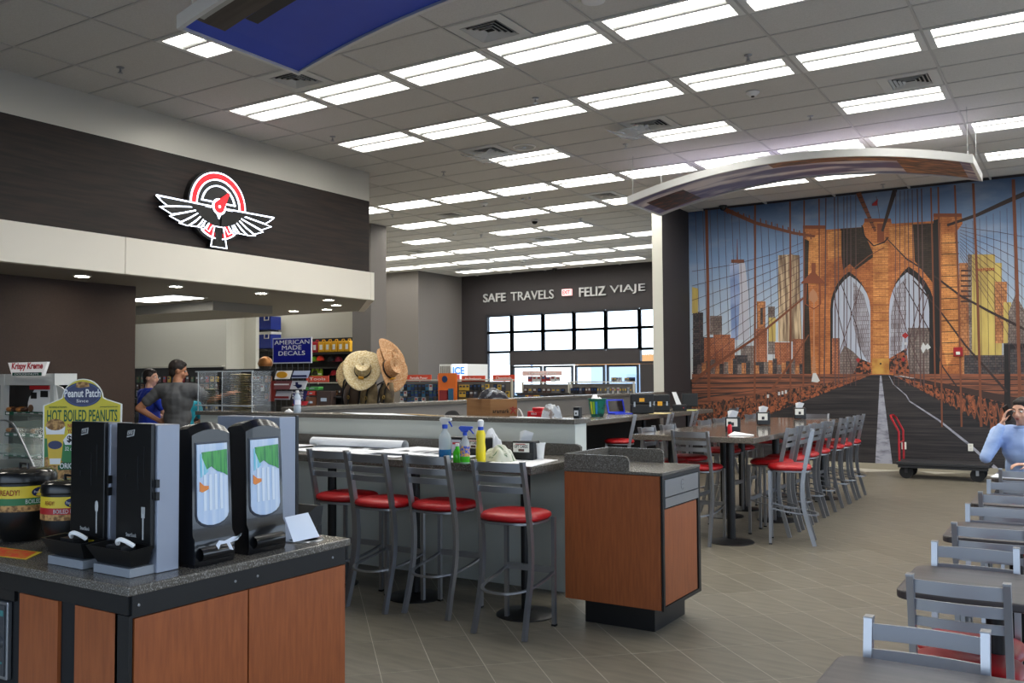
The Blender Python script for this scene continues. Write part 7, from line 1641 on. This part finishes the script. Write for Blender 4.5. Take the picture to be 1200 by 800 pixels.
def person(name_label, base, rz, pose, shirt, pants, skin, hairlen=0, face_dir=0.0, tilt=0.0, s=1.0, sleeve='short', vox=.009, shoes=True):
    t = thing('person', name_label, 'person', base, rz)
    P = {k: Vector(v)*s for k, v in pose.items()}
    R = Matrix.Rotation(face_dir, 3, 'Z') @ Matrix.Rotation(tilt, 3, 'X')
    b = MB(); hc = P['head']
    head_(b, hc, R, s); chain(b, [(P['neck'], .058*s), (hc-Vector((0,.012,.07))*s, .052*s)])
    chain(b, [(P['pelvis'], .125*s), (P['waist'], .115*s), (P['chest'], .135*s), (P['neck']-Vector((0,0,.05))*s, .075*s)])
    for a in ('l', 'r'):
        chain(b, [(P['chest']+(P[a+'sh']-P['chest'])*.5, .10*s), (P[a+'sh'], .062*s), (P[a+'el'], .042*s), (P[a+'wr'], .027*s)])
        hand(b, P[a+'wr'], P.get(a+'hd', P[a+'wr']-P[a+'el']), P.get(a+'pn', Vector((0,1,0))), s, pose.get(a+'curl', (0.45,))[0] if isinstance(pose.get(a+'curl'), tuple) else .45, 1 if a == 'l' else -1)
        chain(b, [(P[a+'hip'], .095*s), (P[a+'kn'], .058*s), (P[a+'an'], .038*s), (P[a+'an']+Vector((0,.13,-.045))*s, .034*s)])
    remesh(b.build('body', skin, t), vox)
    face_bits(t, hc, R, s); hair_(t, hc, R, s, hairlen)
    sh = MB()
    chain(sh, [(P['pelvis']+Vector((0,0,.0)), .150*s), (P['waist'], .140*s), (P['chest'], .155*s), (P['neck']-Vector((0,0,.055))*s, .092*s)])
    sh.ball(P['chest']+Vector((0,0,-.03))*s, .165*s, 16, 10, s=(1.12,.86,1.1)); sh.ball(P['waist'], .15*s, 16, 10, s=(1.08,.9,1.1))
    for a in ('l', 'r'):
        e = P[a+'sh'].lerp(P[a+'el'], .62) if sleeve == 'short' else P[a+'el']
        chain(sh, [(P['chest']+(P[a+'sh']-P['chest'])*.5+Vector((0,0,.02))*s, .115*s), (P[a+'sh'], .078*s), (e, (.066 if sleeve == 'short' else .056)*s)]+([(P[a+'el'].lerp(P[a+'wr'], .9), .040*s)] if sleeve != 'short' else []))
    remesh(sh.build('shirt', shirt, t), vox*1.1, 8)
    col = MB(); nk = P['neck']-Vector((0,0,.012))*s; col.tube([nk+Vector((.068*math.cos(q), .066*math.sin(q), .012*math.sin(q)))*s for q in [2*PI*i/16 for i in range(16)]], .016*s, 8, closed=True); col.build('collar', shirt, t, smooth=True)
    pa = MB(); pa.ball(P['pelvis']-Vector((0,0,.04))*s, .15*s, 16, 10, s=(1.1,.85,.9))
    for a in ('l', 'r'): chain(pa, [(P[a+'hip'], .108*s), (P[a+'kn'], .073*s), (P[a+'an']+Vector((0,0,.04))*s, .056*s)])
    remesh(pa.build('trousers', pants, t), vox*1.2, 6)
    if shoes:
        for a in ('l', 'r'):
            f = MB(); q = P[a+'an']; cap_(f, q+Vector((0,-.03,-.05))*s, q+Vector((0,.17,-.055))*s, .05*s, .042*s); remesh(f.build('shoe', M_BLACK, t), .01, 3)
    return t
STAND = dict(pelvis=(0,0,.95), waist=(0,.01,1.12), chest=(0,0,1.33), neck=(0,-.005,1.50), head=(0,.02,1.655),
             lhip=(-.10,0,.92), lkn=(-.11,.02,.50), lan=(-.115,-.02,.095), rhip=(.10,0,.92), rkn=(.11,.02,.50), ran=(.12,-.02,.095),
             lsh=(-.20,0,1.43), lel=(-.27,-.03,1.14), lwr=(-.25,.08,.90), rsh=(.20,0,1.43), rel=(.27,-.03,1.14), rwr=(.25,.08,.90))
M_TEEG = mat('shirt_grey', (88,89,92), .85, noise=(9, (80,81,84), .4, .6)); M_TEEB = mat('shirt_royal_blue', (24,52,164), .8); M_TEAL = mat('shirt_teal', (16,130,150), .8); M_JEAN = mat('trousers_dark', (40,42,50), .85); M_SHB = mat('shirt_pale_blue', (168,190,228), .8, noise=((3,3,9), (146,168,212), .4, .6))
# man in the grey shirt: seen from behind, left hand on hip, right arm reaching out to the rack
x = on(208, 460, 1, 7.0).x
pose = dict(STAND); pose.update(lel=(-.43,-.06,1.22), lwr=(-.235,.03,1.075), lhd=(.9,.35,-.35), lpn=(.3,.5,-.3), rel=(.335,.14,1.30), rwr=(.52,.25,1.385), rhd=(.8,.5,.2), rpn=(0,.3,-1))
person('man in a grey short sleeved shirt seen from behind, reaching to the right', (x, 7.0, 0), .50, pose, M_TEEG, M_JEAN, M_SKIN, face_dir=-1.15, tilt=-.22, s=1.035)
x = on(171, 460, 1, 7.55).x
pose = dict(STAND); pose.update(lel=(-.28,.06,1.16), lwr=(-.1,.26,1.12), rel=(.28,.10,1.16), rwr=(.1,.30,1.10), lhd=(1,.3,.1), rhd=(-1,.3,.1), lpn=(0,0,-1), rpn=(0,0,-1))
person('person in a royal blue shirt with dark hair, half hidden behind the man in grey', (x, 7.6, 0), -.2, pose, M_TEEB, M_JEAN, M_SKIN2, face_dir=-.9, s=.985, hairlen=.0)
x = on(216, 480, 1, 8.35).x
person('person in a teal shirt almost hidden behind the man in grey', (x, 8.35, 0), .9, pose, M_TEAL, M_JEAN, M_SKIN, s=.86, face_dir=.3)
# man on the phone, seated at the farthest small table, facing the camera
SIT = dict(pelvis=(0,-.12,.56), waist=(0,-.10,.73), chest=(0,-.04,.94), neck=(0,.0,1.10), head=(0,.045,1.245),
           lhip=(-.10,-.08,.53), lkn=(-.15,.36,.52), lan=(-.15,.34,.10), rhip=(.10,-.08,.53), rkn=(.15,.36,.52), ran=(.15,.34,.10),
           lsh=(-.20,-.04,1.03), lel=(-.24,.24,.82), lwr=(-.05,.40,.80), rsh=(.20,-.04,1.03), rel=(.29,.17,.83), rwr=(.155,.135,1.13))
pose = dict(SIT); pose.update(rhd=(-.25,-.05,1), rpn=(-1,-.1,-.1), lhd=(.9,.4,0), lpn=(0,0,-1))
PX, PY = on(1199, 500, 1, 9.5).x, 9.5
tp = person('dark haired man in a pale blue shirt holding a phone to his ear', (PX, PY, 0), PI, pose, M_SHB, M_JEAN, M_SKIN2, face_dir=-.45, tilt=-.1, sleeve='long', s=1.02)
ph = tag(MB().box(-.006,.006,-.035,.035,-.07,.07).build('mobile_phone', M_BLACK), 'black mobile phone held at the ear of the seated man', 'phone')
hp_ = Matrix.Rotation(PI, 4, 'Z') @ (Vector((.118,.095,1.225))*1.02); ph.location = (PX+hp_.x, PY+hp_.y, hp_.z); ph.rotation_euler = (-.35, .12, PI-.45)
chair(PX, PY+.13, PI, "chair under the phoning man")
